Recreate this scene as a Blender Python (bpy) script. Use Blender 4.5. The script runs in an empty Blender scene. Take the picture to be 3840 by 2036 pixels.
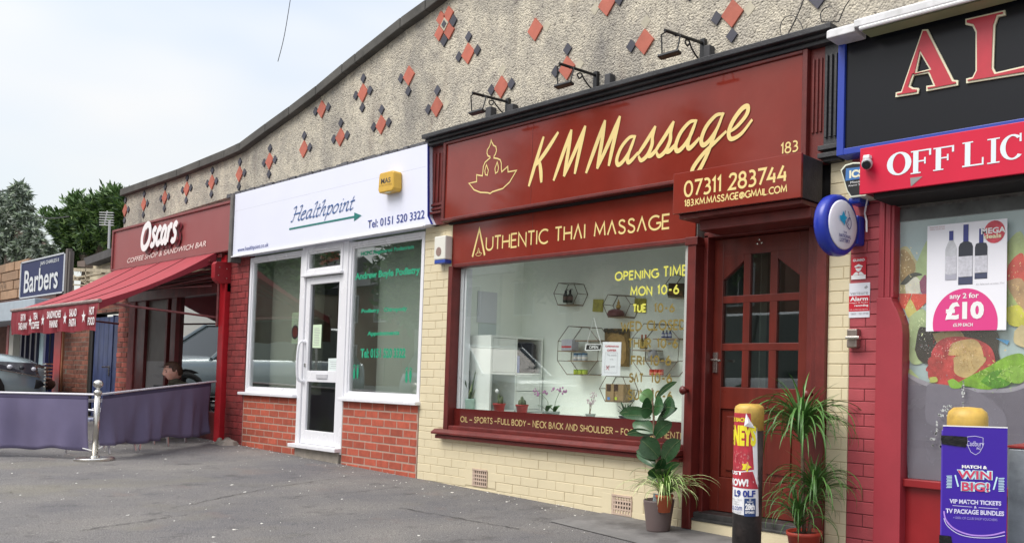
import bpy, bmesh, math, random
from mathutils import Vector, Matrix, Quaternion
R_ = math.radians
rnd = random.Random(7)
scene = bpy.context.scene
# ------------------------------------------------------------------ camera
FOC, PCX, PCY = 3174.0, 2919.0, 1312.4
PHI, PIT, ROL = 0.632, 0.03556, 0.02066
CAM = Vector((0.0, -4.52, 1.01))
Fv = Vector((-math.sin(PHI)*math.cos(PIT), math.cos(PHI)*math.cos(PIT), math.sin(PIT)))
R0 = Vector((math.cos(PHI), math.sin(PHI), 0)); U0 = R0.cross(Fv)
Rv = math.cos(ROL)*R0 + math.sin(ROL)*U0; Uv = -math.sin(ROL)*R0 + math.cos(ROL)*U0
cd = bpy.data.cameras.new('camera'); cam = bpy.data.objects.new('camera', cd)
scene.collection.objects.link(cam); scene.camera = cam
m = Matrix.Identity(4)
for i in range(3):
    m[i][0] = Rv[i]; m[i][1] = Uv[i]; m[i][2] = -Fv[i]; m[i][3] = CAM[i]
cam.matrix_world = m
cd.sensor_width = 36; cd.sensor_fit = 'HORIZONTAL'
cd.lens = 36*FOC/3840
cd.shift_x = -(PCX-1920)/3840; cd.shift_y = (PCY-1018)/3840
cd.clip_start = .05; cd.clip_end = 600
# ------------------------------------------------------------------ world
SUN_EL, SUN_AZ = 52, 200      # sun stands over the street, a little to the left
w = bpy.data.worlds.new('World'); scene.world = w; w.use_nodes = True
nt = w.node_tree; nt.nodes.clear()
N = nt.nodes.new; Lk = nt.links.new
out = N('ShaderNodeOutputWorld'); bg = N('ShaderNodeBackground'); bg.inputs[1].default_value = .10
sky = N('ShaderNodeTexSky'); sky.sky_type = 'NISHITA'; sky.sun_disc = False
sky.sun_elevation = R_(SUN_EL); sky.sun_rotation = R_(SUN_AZ); sky.air_density = 1.2; sky.dust_density = 2.0
tc = N('ShaderNodeTexCoord'); mp = N('ShaderNodeMapping'); mp.inputs['Scale'].default_value = (1, 1, 2.2)
mp.inputs['Rotation'].default_value = (0, 0, .5); mp.inputs['Location'].default_value = (.7, .4, 1.3)
nz = N('ShaderNodeTexNoise'); nz.inputs['Scale'].default_value = 1.25; nz.inputs['Detail'].default_value = 4; nz.inputs['Roughness'].default_value = .5
rp = N('ShaderNodeValToRGB'); rp.color_ramp.elements[0].position = .34; rp.color_ramp.elements[1].position = .56
rp.color_ramp.elements[0].color = (.3, .3, .3, 1)
cl = N('ShaderNodeMixRGB'); cl.inputs[2].default_value = (5.35, 5.33, 5.30, 1)
Lk(tc.outputs['Generated'], mp.inputs[0]); Lk(mp.outputs[0], nz.inputs[0]); Lk(nz.outputs[0], rp.inputs[0])
# an overcast dome is about three times brighter overhead than at the horizon
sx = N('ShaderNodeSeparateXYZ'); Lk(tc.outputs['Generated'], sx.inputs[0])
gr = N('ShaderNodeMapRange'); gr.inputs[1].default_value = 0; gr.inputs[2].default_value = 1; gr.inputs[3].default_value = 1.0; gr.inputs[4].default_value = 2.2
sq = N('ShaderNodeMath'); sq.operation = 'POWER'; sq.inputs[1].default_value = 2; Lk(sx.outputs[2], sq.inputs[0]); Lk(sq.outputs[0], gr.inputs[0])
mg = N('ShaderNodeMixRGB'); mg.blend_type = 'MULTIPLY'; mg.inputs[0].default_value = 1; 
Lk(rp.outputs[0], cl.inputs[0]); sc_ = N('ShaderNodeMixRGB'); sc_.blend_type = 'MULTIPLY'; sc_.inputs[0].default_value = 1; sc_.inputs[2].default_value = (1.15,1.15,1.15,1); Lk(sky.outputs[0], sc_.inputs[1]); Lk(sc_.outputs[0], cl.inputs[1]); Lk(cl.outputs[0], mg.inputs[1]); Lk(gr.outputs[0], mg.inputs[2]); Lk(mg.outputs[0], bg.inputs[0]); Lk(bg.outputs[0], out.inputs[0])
sl = bpy.data.lights.new('sun', 'SUN'); sl.energy = 1.5; sl.angle = R_(34); sl.color = (1, .96, .9)
so = bpy.data.objects.new('sun', sl); scene.collection.objects.link(so)
# direction to the sun: street side (-Y), slightly left
sd = Vector((-.30*math.cos(R_(SUN_EL)), -.95*math.cos(R_(SUN_EL)), math.sin(R_(SUN_EL))))
so.rotation_euler = sd.to_track_quat('Z', 'Y').to_euler(); so.location = (0, -20, 30)
vs = scene.view_settings; vs.view_transform = 'Standard'; vs.look = 'None'; vs.exposure = .80; vs.gamma = 1; vs.use_curve_mapping = False
scene.cycles.max_bounces = 7; scene.cycles.transparent_max_bounces = 12

# ------------------------------------------------------------------ helpers
def W(px, py, Y=0.0):
    """world X, Z of a point measured in the photograph that lies on the upright plane at depth Y"""
    r = Fv + Rv*((px-PCX)/FOC) - Uv*((py-PCY)/FOC)
    t = (Y-CAM.y)/r.y
    return CAM.x + r.x*t, CAM.z + r.z*t
def XP(px, py, X):
    r = Fv + Rv*((px-PCX)/FOC) - Uv*((py-PCY)/FOC)
    t = (X-CAM.x)/r.x
    return CAM.y + r.y*t, CAM.z + r.z*t
def gz(x): return -.0193*(max(min(x, 4), -22)+7.2)
ORG = {}
def org(p): return ORG.get(p.name, Vector((0, 0, 0))) if p else Vector((0, 0, 0))
def thing(name, label, cat, loc=(0, 0, 0), group=None):
    o = bpy.data.objects.new(name, None); scene.collection.objects.link(o)
    o.empty_display_size = .1; o.location = loc; o['label'] = label; o['category'] = cat
    if group: o['group'] = group
    ORG[o.name] = Vector(loc); return o
def tag(o, label, cat, group=None, kind=None):
    if label: o['label'] = label
    if cat: o['category'] = cat
    if group: o['group'] = group
    if kind: o['kind'] = kind
    return o
def link_part(o, parent):
    scene.collection.objects.link(o)
    if parent:
        o.parent = parent; ORG[o.name] = org(parent)
    return o
class MB:
    def __init__(s): s.v = []; s.f = []; s.mi = []; s.cur = 0
    def add(s, vs, fs, mi=None):
        b = len(s.v); s.v += [Vector(v) for v in vs]
        for f in fs: s.f.append([i+b for i in f]); s.mi.append(s.cur if mi is None else mi)
        return s
    def box(s, x0, x1, y0, y1, z0, z1):
        if x0 > x1: x0, x1 = x1, x0
        if y0 > y1: y0, y1 = y1, y0
        if z0 > z1: z0, z1 = z1, z0
        return s.add([(x0,y0,z0),(x1,y0,z0),(x1,y1,z0),(x0,y1,z0),(x0,y0,z1),(x1,y0,z1),(x1,y1,z1),(x0,y1,z1)],
              [(0,3,2,1),(4,5,6,7),(0,1,5,4),(1,2,6,5),(2,3,7,6),(3,0,4,7)])
    def obox(s, c, ax, ay, az, hx, hy, hz):
        c = Vector(c); P = []
        for k in (-1, 1):
            for a, b in ((-1,-1),(1,-1),(1,1),(-1,1)): P.append(c+ax*hx*a+ay*hy*b+az*hz*k)
        return s.add(P, [(0,3,2,1),(4,5,6,7),(0,1,5,4),(1,2,6,5),(2,3,7,6),(3,0,4,7)])
    def prism(s, pts, y0, y1):            # pts: (x,z) ring seen from the street, counter-clockwise
        n = len(pts); vs = [(x, y0, z) for x, z in pts]+[(x, y1, z) for x, z in pts]
        fs = [list(range(n)), list(range(2*n-1, n-1, -1))]
        for i in range(n): j = (i+1) % n; fs.append((j, i, i+n, j+n))
        return s.add(vs, fs)
    def prismx(s, pts, x0, x1):           # pts: (y,z)
        n = len(pts); vs = [(x0, y, z) for y, z in pts]+[(x1, y, z) for y, z in pts]
        fs = [list(range(n)), list(range(2*n-1, n-1, -1))]
        for i in range(n): j = (i+1) % n; fs.append((j, i, i+n, j+n))
        return s.add(vs, fs)
    def flat(s, pts, y):                  # one face looking at the street
        return s.add([(x, y, z) for x, z in pts], [list(range(len(pts)))])
    def tube(s, pts, r, n=8, caps=True):
        pts = [Vector(p) for p in pts]; rs = r if isinstance(r, (list, tuple)) else [r]*len(pts)
        b = len(s.v); prev = None
        for i, p in enumerate(pts):
            d = (pts[min(i+1, len(pts)-1)]-pts[max(i-1, 0)]).normalized()
            if prev is None: a = d.orthogonal().normalized()
            else: a = (prev-d*prev.dot(d)); a = a.normalized() if a.length > 1e-6 else d.orthogonal().normalized()
            prev = a; c = d.cross(a)
            for k in range(n):
                t = 2*math.pi*k/n; s.v.append(p+(a*math.cos(t)+c*math.sin(t))*rs[i])
        for i in range(len(pts)-1):
            for k in range(n):
                k2 = (k+1) % n; s.f.append([b+i*n+k, b+i*n+k2, b+(i+1)*n+k2, b+(i+1)*n+k]); s.mi.append(s.cur)
        if caps:
            s.f.append([b+k for k in range(n-1, -1, -1)]); s.mi.append(s.cur)
            e = b+(len(pts)-1)*n; s.f.append([e+k for k in range(n)]); s.mi.append(s.cur)
        return s
    def lathe(s, c, prof, n=20, axis=Vector((0,0,1))):   # prof: (r,h)
        c = Vector(c); a = axis.orthogonal().normalized() if abs(axis.z) < .99 else Vector((1,0,0)); b2 = axis.cross(a)
        b = len(s.v)
        for r, h in prof:
            for k in range(n):
                t = 2*math.pi*k/n; s.v.append(c+axis*h+(a*math.cos(t)+b2*math.sin(t))*r)
        for i in range(len(prof)-1):
            for k in range(n):
                k2 = (k+1) % n; s.f.append([b+i*n+k, b+i*n+k2, b+(i+1)*n+k2, b+(i+1)*n+k]); s.mi.append(s.cur)
        if prof[0][0] > 1e-4: s.f.append([b+k for k in range(n-1, -1, -1)]); s.mi.append(s.cur)
        e = b+(len(prof)-1)*n
        if prof[-1][0] > 1e-4: s.f.append([e+k for k in range(n)]); s.mi.append(s.cur)
        return s
    def sphere(s, c, r, nu=12, nv=8, sc=(1,1,1)):
        c = Vector(c); b = len(s.v)
        for i in range(nv+1):
            ph = math.pi*i/nv
            for k in range(nu):
                t = 2*math.pi*k/nu
                s.v.append(c+Vector((r*sc[0]*math.sin(ph)*math.cos(t), r*sc[1]*math.sin(ph)*math.sin(t), r*sc[2]*math.cos(ph))))
        for i in range(nv):
            for k in range(nu):
                k2 = (k+1) % nu; s.f.append([b+i*nu+k, b+(i+1)*nu+k, b+(i+1)*nu+k2, b+i*nu+k2]); s.mi.append(s.cur)
        return s
    def build(s, name, mats, parent=None, bevel=0, smooth=False, seg=2):
        o0 = org(parent); me = bpy.data.meshes.new(name)
        me.from_pydata([tuple(v-o0) for v in s.v], [], s.f)
        for mm in (mats if isinstance(mats, (list, tuple)) else [mats]): me.materials.append(mm)
        if isinstance(mats, (list, tuple)) and len(mats) > 1: me.polygons.foreach_set('material_index', s.mi)
        if smooth: me.polygons.foreach_set('use_smooth', [True]*len(me.polygons))
        me.validate(); me.update()
        o = bpy.data.objects.new(name, me); link_part(o, parent)
        if bevel:
            md = o.modifiers.new('bevel', 'BEVEL'); md.width = bevel; md.segments = seg; md.limit_method = 'ANGLE'; md.angle_limit = R_(40)
        return o
def each(q, name, mt, parent, **k):
    """every box of q becomes a part of its own"""
    for i in range(0, len(q.v), 8): r = MB(); r.add(q.v[i:i+8], [(0,3,2,1),(4,5,6,7),(0,1,5,4),(1,2,6,5),(2,3,7,6),(3,0,4,7)]); r.build(name, mt, parent, **k)
# ------------------------------------------------------------------ materials
MC = {}
def mat(name, col, rough=.6, metal=0., var=.0, vscale=8., bump=.0, bscale=60., dirt=0., dscale=1.5, spec=.5, coat=0., dirtcol=None, emis=None, grain=0., obj_var=0.):
    if name in MC: return MC[name]
    mm = bpy.data.materials.new(name); mm.use_nodes = True; nt = mm.node_tree; n = nt.nodes; p = n['Principled BSDF']; L = nt.links.new
    p.inputs['Roughness'].default_value = rough; p.inputs['Metallic'].default_value = metal
    p.inputs['Specular IOR Level'].default_value = spec
    if coat: p.inputs['Coat Weight'].default_value = coat; p.inputs['Coat Roughness'].default_value = .03
    c = (*col, 1); p.inputs['Base Color'].default_value = c
    tcn = n.new('ShaderNodeNewGeometry').outputs['Position']
    last = None
    def mixc(fac, a, b, blend='MIX'):
        mx = n.new('ShaderNodeMixRGB'); mx.blend_type = blend
        for i, v in ((0, fac), (1, a), (2, b)):
            if hasattr(v, 'is_linked'): L(v, mx.inputs[i])
            else: mx.inputs[i].default_value = v
        return mx.outputs[0]
    cur = c
    def noise(sc, det=4, ro=.55, stretch=None):
        t = n.new('ShaderNodeTexNoise'); t.inputs['Scale'].default_value = sc; t.inputs['Detail'].default_value = det; t.inputs['Roughness'].default_value = ro
        if stretch:
            mpn = n.new('ShaderNodeMapping'); mpn.inputs['Scale'].default_value = stretch; L(tcn, mpn.inputs[0]); L(mpn.outputs[0], t.inputs[0])
        else: L(tcn, t.inputs[0])
        return t.outputs[0]
    def ramp(src, a, b, ca=(0,0,0,1), cb=(1,1,1,1)):
        r = n.new('ShaderNodeValToRGB'); r.color_ramp.elements[0].position = a; r.color_ramp.elements[1].position = b
        r.color_ramp.elements[0].color = ca; r.color_ramp.elements[1].color = cb; L(src, r.inputs[0]); return r.outputs[0]
    if obj_var:
        oi = n.new('ShaderNodeObjectInfo'); k = 1-obj_var
        f = ramp(oi.outputs['Random'], 0, 1); cur = mixc(f, (*[x*k for x in col], 1), (*[min(1, x*(1+obj_var)) for x in col], 1))
    if var:
        f = ramp(noise(vscale), .3, .7); dk = (1-var, 1-var, 1-var, 1); up = (1+var*.6,)*3+(1,)
        v2 = mixc(f, dk, up); cur = mixc(1., cur, v2, 'MULTIPLY')
    if grain:
        f = ramp(noise(vscale*2, 3, .6, (1, 1, .06)), .35, .65); v2 = mixc(f, (1-grain,)*3+(1,), (1,1,1,1)); cur = mixc(1., cur, v2, 'MULTIPLY')
    if dirt:
        f = ramp(noise(dscale, 6, .65), .45, .75); 
        mu = n.new('ShaderNodeMath'); mu.operation = 'MULTIPLY'; L(f, mu.inputs[0]); mu.inputs[1].default_value = dirt
        cur = mixc(mu.outputs[0], cur, (*(dirtcol or [x*.35 for x in col]), 1))
    if hasattr(cur, 'is_linked'): L(cur, p.inputs['Base Color'])
    if bump:
        bn = n.new('ShaderNodeBump'); bn.inputs['Strength'].default_value = min(bump, 1); bn.inputs['Distance'].default_value = .004*max(1, bump)
        L(noise(bscale, 3), bn.inputs['Height']); L(bn.outputs[0], p.inputs['Normal'])
    if rough and var:
        rr = n.new('ShaderNodeMapRange'); rr.inputs[3].default_value = max(0, rough-.08); rr.inputs[4].default_value = min(1, rough+.1)
        L(noise(vscale*.7), rr.inputs[0]); L(rr.outputs[0], p.inputs['Roughness'])
    if emis: p.inputs['Emission Color'].default_value = (*emis[:3], 1); p.inputs['Emission Strength'].default_value = emis[3]
    MC[name] = mm; return mm
def glass_mat(name, tint=(1,1,1), k=1.9, rough=0.0, ior=1.5):
    if name in MC: return MC[name]
    mm = bpy.data.materials.new(name); mm.use_nodes = True; nt = mm.node_tree; n = nt.nodes; n.clear(); L = nt.links.new
    o = n.new('ShaderNodeOutputMaterial'); mx = n.new('ShaderNodeMixShader'); tr = n.new('ShaderNodeBsdfTransparent'); gl = n.new('ShaderNodeBsdfGlossy')
    tr.inputs[0].default_value = (*tint, 1); gl.inputs['Roughness'].default_value = rough
    lw = n.new('ShaderNodeLayerWeight'); lw.inputs['Blend'].default_value = .5
    pw = n.new('ShaderNodeMath'); pw.operation = 'POWER'; pw.inputs[1].default_value = 5; L(lw.outputs['Facing'], pw.inputs[0])
    fr = n.new('ShaderNodeMath'); fr.operation = 'MULTIPLY_ADD'; fr.inputs[1].default_value = .96; fr.inputs[2].default_value = .04; L(pw.outputs[0], fr.inputs[0])
    mu = n.new('ShaderNodeMath'); mu.operation = 'MULTIPLY'; mu.use_clamp = True; mu.inputs[1].default_value = k
    bn = n.new('ShaderNodeBump'); bn.inputs['Strength'].default_value = .03; bn.inputs['Distance'].default_value = .01
    nn = n.new('ShaderNodeTexNoise'); nn.inputs['Scale'].default_value = 1.6; nn.inputs['Detail'].default_value = 1
    gp = n.new('ShaderNodeNewGeometry'); L(gp.outputs['Position'], nn.inputs[0]); L(nn.outputs[0], bn.inputs['Height']); L(bn.outputs[0], gl.inputs['Normal'])
    L(fr.outputs[0], mu.inputs[0]); L(mu.outputs[0], mx.inputs[0]); L(tr.outputs[0], mx.inputs[1]); L(gl.outputs[0], mx.inputs[2]); L(mx.outputs[0], o.inputs[0])
    MC[name] = mm; return mm
# ------------------------------------------------------------------ writing
def nib(poly, wd, closed=False, ang=None, y=0., dy=.0004, mb=None, taper=False):
    """a flat pen stroke through 2-D points; ang: broad-nib angle, else a round pen of width wd"""
    P = [Vector((p[0], p[1])) for p in poly]; n = len(P); mb = mb or MB(); b = len(mb.v)
    if closed: P.append(P[0]); n += 1
    for i, p in enumerate(P):
        a = P[i-1] if i > 0 else (P[-2] if closed else P[0]); c = P[i+1] if i < n-1 else (P[1] if closed else P[-1])
        if ang is not None: o = Vector((math.cos(ang), math.sin(ang)))*wd/2
        else:
            d1 = (p-a); d2 = (c-p)
            d1 = d1.normalized() if d1.length > 1e-9 else d2.normalized(); d2 = d2.normalized() if d2.length > 1e-9 else d1
            n1 = Vector((-d1.y, d1.x)); n2 = Vector((-d2.y, d2.x)); mm_ = n1+n2
            mm_ = mm_.normalized() if mm_.length > 1e-3 else n1
            k = min(1/max(mm_.dot(n1), .3), 2.2); ww = wd
            if taper: 
                t = i/(n-1); ww = wd*(.35+.65*math.sin(math.pi*min(max(t, .04), .96))**.5)
            o = mm_*ww/2*k
        yy = y-dy*i/n
        mb.v += [Vector((p.x+o.x, yy, p.y+o.y)), Vector((p.x-o.x, yy, p.y-o.y))]
    for i in range(n-1): mb.f.append([b+2*i, b+2*i+1, b+2*i+3, b+2*i+2]); mb.mi.append(mb.cur)
    return mb
def arc(cx, cy, rx, ry, a0, a1, n=10):
    return [(cx+rx*math.cos(R_(a0+(a1-a0)*i/n)), cy+ry*math.sin(R_(a0+(a1-a0)*i/n))) for i in range(n+1)]
def spl(pts, n=6):
    P = [pts[0]]+list(pts)+[pts[-1]]; o = []
    for i in range(1, len(P)-2):
        p0, p1, p2, p3 = P[i-1], P[i], P[i+1], P[i+2]
        for k in range(n):
            t = k/n; o.append(tuple(.5*((2*p1[j])+(-p0[j]+p2[j])*t+(2*p0[j]-5*p1[j]+4*p2[j]-p3[j])*t*t+(-p0[j]+3*p1[j]-3*p2[j]+p3[j])*t**3) for j in (0, 1)))
    o.append(tuple(pts[-1])); return o
S_ = spl([(.44,.84),(.36,.96),(.24,1),(.1,.95),(.05,.8),(.1,.64),(.26,.52),(.42,.4),(.47,.22),(.4,.06),(.25,0),(.1,.05),(.02,.18)], 4)
GF = {  # a geometric sans, A without a crossbar; width, strokes
'A': (.6, [[(0,0),(.3,1),(.6,0)]]), 'B': (.5, [[(0,0),(0,1)], [(0,1)]+arc(.22,.76,.2,.24,90,-90)+[(0,.52)], [(0,.52)]+arc(.24,.26,.24,.26,90,-90)+[(0,0)]]),
'C': (.62, [arc(.42,.5,.42,.5,50,310,16)]), 'D': (.62, [[(0,0),(0,1)]+arc(.14,.5,.48,.5,90,-90,14)+[(0,0)]]), 'E': (.45, [[(.45,1),(0,1),(0,0),(.45,0)], [(0,.52),(.4,.52)]]),
'F': (.45, [[(.45,1),(0,1),(0,0)], [(0,.5),(.38,.5)]]), 'G': (.72, [arc(.42,.5,.42,.5,50,330,16)+[(.8,.46)], [(.5,.46),(.82,.46)]]), 'H': (.58, [[(0,0),(0,1)], [(.58,0),(.58,1)], [(0,.5),(.58,.5)]]),
'I': (.05, [[(.02,0),(.02,1)]]), 'K': (.52, [[(0,0),(0,1)], [(.5,1),(0,.45)], [(.1,.55),(.52,0)]]), 'L': (.4, [[(0,1),(0,0),(.4,0)]]), 'M': (.8, [[(0,0),(.08,1),(.4,.2),(.72,1),(.8,0)]]),
'N': (.6, [[(0,0),(0,1),(.6,0),(.6,1)]]), 'O': (.82, [arc(.41,.5,.41,.5,90,450,22)]), 'P': (.46, [[(0,0),(0,1)]+arc(.18,.74,.28,.26,90,-90)+[(0,.48)]]),
'R': (.5, [[(0,0),(0,1)]+arc(.18,.74,.28,.26,90,-90)+[(0,.48)], [(.2,.48),(.5,0)]]), 'S': (.48, [S_]), 'T': (.52, [[(0,1),(.52,1)], [(.26,1),(.26,0)]]),
'U': (.58, [[(0,1)]+arc(.29,.3,.29,.3,180,360)+[(.58,1)]]), 'V': (.6, [[(0,1),(.3,0),(.6,1)]]), 'W': (.9, [[(0,1),(.24,0),(.45,.75),(.66,0),(.9,1)]]), 'Y': (.6, [[(0,1),(.3,.5),(.6,1)], [(.3,.5),(.3,0)]]),
'0': (.6, [arc(.3,.5,.28,.5,90,450,18)]), '1': (.22, [[(0,.8),(.16,1),(.16,0)]]), '2': (.5, [spl([(.02,.78),(.1,.95),(.25,1),(.42,.93),(.46,.74),(.36,.5),(0,0)], 4)+[(.5,0)]]),
'3': (.48, [arc(.2,.76,.22,.24,130,-80,10)+arc(.2,.27,.27,.27,80,-130,12)]), '4': (.52, [[(.3,1),(0,.3),(.5,.3)], [(.4,.62),(.4,0)]]), '5': (.5, [[(.44,1),(.1,1),(.06,.58)]+arc(.2,.3,.27,.3,110,-120,12)]),
'6': (.52, [spl([(.36,1),(.14,.66),(.03,.4)], 4)+arc(.27,.29,.25,.29,160,510,16)]), '7': (.5, [[(0,1),(.5,1),(.14,0)]]), '8': (.5, [arc(.25,.76,.2,.24,-90,270,16), arc(.25,.27,.25,.27,90,450,18)]),
'9': (.52, [arc(.25,.71,.25,.29,-20,330,16)+spl([(.49,.6),(.38,.34),(.16,0)], 4)]), '.': (.06, [[(.02,.0),(.02,.08)]]), '-': (.36, [[(.03,.45),(.33,.45)]]), '@': (.8, [arc(.4,.45,.17,.22,0,360,12), arc(.4,.45,.38,.45,-50,290,18)]), ' ': (.3, []),
"'": (.1, [[(.05,1),(.03,.8)]]), '&': (.6, [spl([(.6,.1),(.15,.75),(.25,1),(.42,.8),(.05,.3),(.2,0),(.45,.1),(.6,.45)], 4)]), ':': (.08, [[(.03,.1),(.03,.2)], [(.03,.6),(.03,.7)]]), '!': (.08, [[(.03,1),(.03,.3)], [(.03,.1),(.03,0)]])}
def gtext(s, x0, x1, z0, z1, y, wd, gap=.17, z1r=None, mb=None, slope=0.):
    tot = sum(GF[c][0] for c in s)+gap*(len(s)-1); mb = mb or MB(); k = (x1-x0)/tot; h = z1-z0; x = 0
    for c in s:
        for st in GF[c][1]:
            nib([(x0+(x+p[0])*k, z0+p[1]*h+slope*(x+p[0])*k) for p in st], wd, y=y-rnd.random()*.0004, mb=mb)
        x += GF[c][0]+gap
    return mb
def gquad(s, pa, pb, ph, Y, wd, **k):
    """lettering from pa (left, foot) to pb (right, foot), ph = left top"""
    xa, za = W(*pa, Y); xb, zb = W(*pb, Y); xh, zh = W(*ph, Y)
    return gtext(s, xa, xb, za, za+(zh-za), Y, wd, slope=(zb-za)/(xb-xa), **k)
_dg = None
def ftext(s, name, mt, parent, x0, x1, z0, z1, y, shear=0., bold=0., ext=.0012, slope=0., depth_ax=None, xf=None):
    cu = bpy.data.curves.new(name, 'FONT'); cu.body = s; cu.size = 1; cu.shear = shear; cu.offset = bold; cu.extrude = .0; cu.resolution_u = 3
    cu.align_x = 'CENTER'; cu.space_line = .95
    t = bpy.data.objects.new(name, cu); scene.collection.objects.link(t)
    bpy.context.view_layer.update()
    me = bpy.data.meshes.new_from_object(t.evaluated_get(bpy.context.evaluated_depsgraph_get()))
    bpy.data.objects.remove(t); bpy.data.curves.remove(cu)
    xs = [v.co.x for v in me.vertices]; ys = [v.co.y for v in me.vertices]
    if not xs: return None
    a, b, c, d = min(xs), max(xs), min(ys), max(ys); o0 = org(parent)
    for v in me.vertices:
        u = (v.co.x-a)/(b-a); h = (v.co.y-c)/max(d-c, 1e-6)
        q = Vector((x0+(x1-x0)*u, y, z0+(z1-z0)*h+slope*(x1-x0)*u))
        if xf: q = xf(u, h)
        v.co = q-o0
    me.materials.clear(); me.materials.append(mt); me.update()
    o = bpy.data.objects.new(name, me); link_part(o, parent); return o
def fquad(s, mt, parent, pa, pb, ph, Y, name='lettering', **k):
    xa, za = W(*pa, Y); xb, zb = W(*pb, Y); xh, zh = W(*ph, Y)
    return ftext(s, name, mt, parent, xa, xb, za, zh, Y, slope=(zb-za)/(xb-xa), **k)
BRK = {}
def bricks(parent, mt, x0, x1, z0, z1, y, L=.225, H=.0765, j=.010, th=.05, off=0, skip=None, jit=.0015, zmin=None, ragged=None):
    """courses of single bricks; every brick a part"""
    n = 0; zt = z1; row = off; o0 = org(parent)
    while zt > z0+.012:
        zb = max(zt-H, z0); x = x0-(L/2 if row % 2 else 0)
        while x < x1-.012:
            a = max(x, x0); b = min(x+L, x1)
            if b-a > .02 and not (skip and skip((a+b)/2, (zb+zt)/2)):
                w_ = round(b-a-j, 3); h_ = round(zt-zb-j, 3)
                if w_ > .01 and h_ > .01:
                    key = (w_, h_, mt.name)
                    if key not in BRK:
                        me = bpy.data.meshes.new('brick'); q = MB().box(-w_/2, w_/2, 0, th, -h_/2, h_/2)
                        c = .003
                        q = MB(); q.add([(-w_/2+c,0,-h_/2+c),(w_/2-c,0,-h_/2+c),(w_/2-c,0,h_/2-c),(-w_/2+c,0,h_/2-c),(-w_/2,c,-h_/2),(w_/2,c,-h_/2),(w_/2,c,h_/2),(-w_/2,c,h_/2),(-w_/2,th,-h_/2),(w_/2,th,-h_/2),(w_/2,th,h_/2),(-w_/2,th,h_/2)],
                          [(0,1,2,3),(0,4,5,1),(1,5,6,2),(2,6,7,3),(3,7,4,0),(4,8,9,5),(5,9,10,6),(6,10,11,7),(7,11,8,4)])
                        me.from_pydata([tuple(v) for v in q.v], [], q.f); me.materials.append(mt); me.update(); BRK[key] = me
                    o = bpy.data.objects.new('brick', BRK[key]); scene.collection.objects.link(o); o.parent = parent
                    o.location = Vector(((a+b)/2, y+rnd.uniform(-jit, jit), (zb+zt)/2))-o0
                    o.rotation_euler = (rnd.uniform(-.006,.006), rnd.uniform(-.004,.004), rnd.uniform(-.006,.006)); n += 1
            x += L
        zt -= H; row += 1
    return n
# ------------------------------------------------------------------ palette
M_cream = mat('cream_masonry_paint', (.71,.62,.42), .55, var=.06, vscale=5, bump=.5, bscale=120, dirt=.18, dscale=2.5, dirtcol=(.42,.34,.22))
M_brick = mat('orange_red_brick', (.41,.085,.047), .8, var=.2, vscale=14, bump=.9, bscale=150, obj_var=.22)
M_mortar = mat('pale_mortar', (.42,.29,.23), .9, var=.15, vscale=20, bump=.5, bscale=200)
M_redp = mat('red_painted_brick', (.42,.07,.085), .5, var=.12, vscale=6, bump=.6, bscale=110, dirt=.3, dscale=4, dirtcol=(.16,.03,.03))
M_redpier = mat('weathered_red_paint', (.26,.035,.035), .6, var=.3, vscale=9, bump=.9, bscale=110, dirt=.6, dscale=3, dirtcol=(.10,.03,.025), obj_var=.2)
M_oldbrick = mat('old_brown_brick', (.19,.06,.035), .85, var=.35, vscale=12, bump=1, bscale=130, obj_var=.35)
M_oldmortar = mat('old_mortar', (.16,.13,.10), .95, var=.2, bump=.6)
M_maroon = mat('maroon_gloss_panel', (.225,.030,.020), .07, var=.10, vscale=3, spec=.4, dirt=.2, dscale=1.8, dirtcol=(.27,.09,.07))
M_dark = mat('dark_maroon_wood', (.15,.02,.016), .38, var=.25, vscale=7, bump=.3, bscale=60, grain=.2)
M_door = mat('stained_door_wood', (.15,.020,.012), .3, var=.15, vscale=5, grain=.35)
M_black = mat('black_gutter_paint', (.018,.018,.022), .45, var=.3, vscale=9, bump=.6, dirt=.5, dirtcol=(.08,.08,.08))
M_blk = mat('black_plastic', (.012,.012,.014), .35)
M_void = mat('painted_recess_dark', (.01,.008,.008), .9)  # near-black colour stands in for the dark of gaps and recesses
M_gold = mat('pale_gold_vinyl', (.80,.62,.25), .4)
M_yel = mat('yellow_gold_window_vinyl', (.66,.64,.10), .45)
M_ochre = mat('ochre_window_vinyl', (.20,.145,.025), .45)
M_white = mat('white_pvc', (.80,.80,.83), .25, var=.03, vscale=4)
M_sign = mat('white_sign_acrylic', (.76,.78,.90), .35, var=.02, vscale=1.5)
M_blue = mat('navy_print', (.02,.04,.26), .4); M_teal = mat('teal_print', (.0,.17,.15), .4); M_lilac = mat('faded_lilac_print', (.24,.25,.5), .5)
M_green = mat('green_window_vinyl', (.01,.30,.16), .5); M_green2 = mat('dark_green_shadow_vinyl', (.02,.17,.11), .5)
M_red = mat('post_box_red_paint', (.42,.012,.02), .4, spec=.3, var=.12, vscale=6, dirt=.25, dscale=5)
M_conc = mat('rough_concrete', (.33,.29,.25), .9, var=.25, vscale=10, bump=1, bscale=80, dirt=.5, dirtcol=(.12,.12,.07))
M_steel = mat('brushed_steel', (.62,.60,.56), .25, metal=1., var=.1)
M_alu = mat('aluminium_tube', (.7,.7,.72), .3, metal=1.)
M_text_w = mat('white_print', (.82,.82,.82), .4)
M_print_dk = mat('dark_print', (.05,.05,.06), .5)
M_paper = mat('white_paper', (.80,.80,.78), .7); M_papg = mat('pale_green_paper', (.60,.74,.52), .7)
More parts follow.
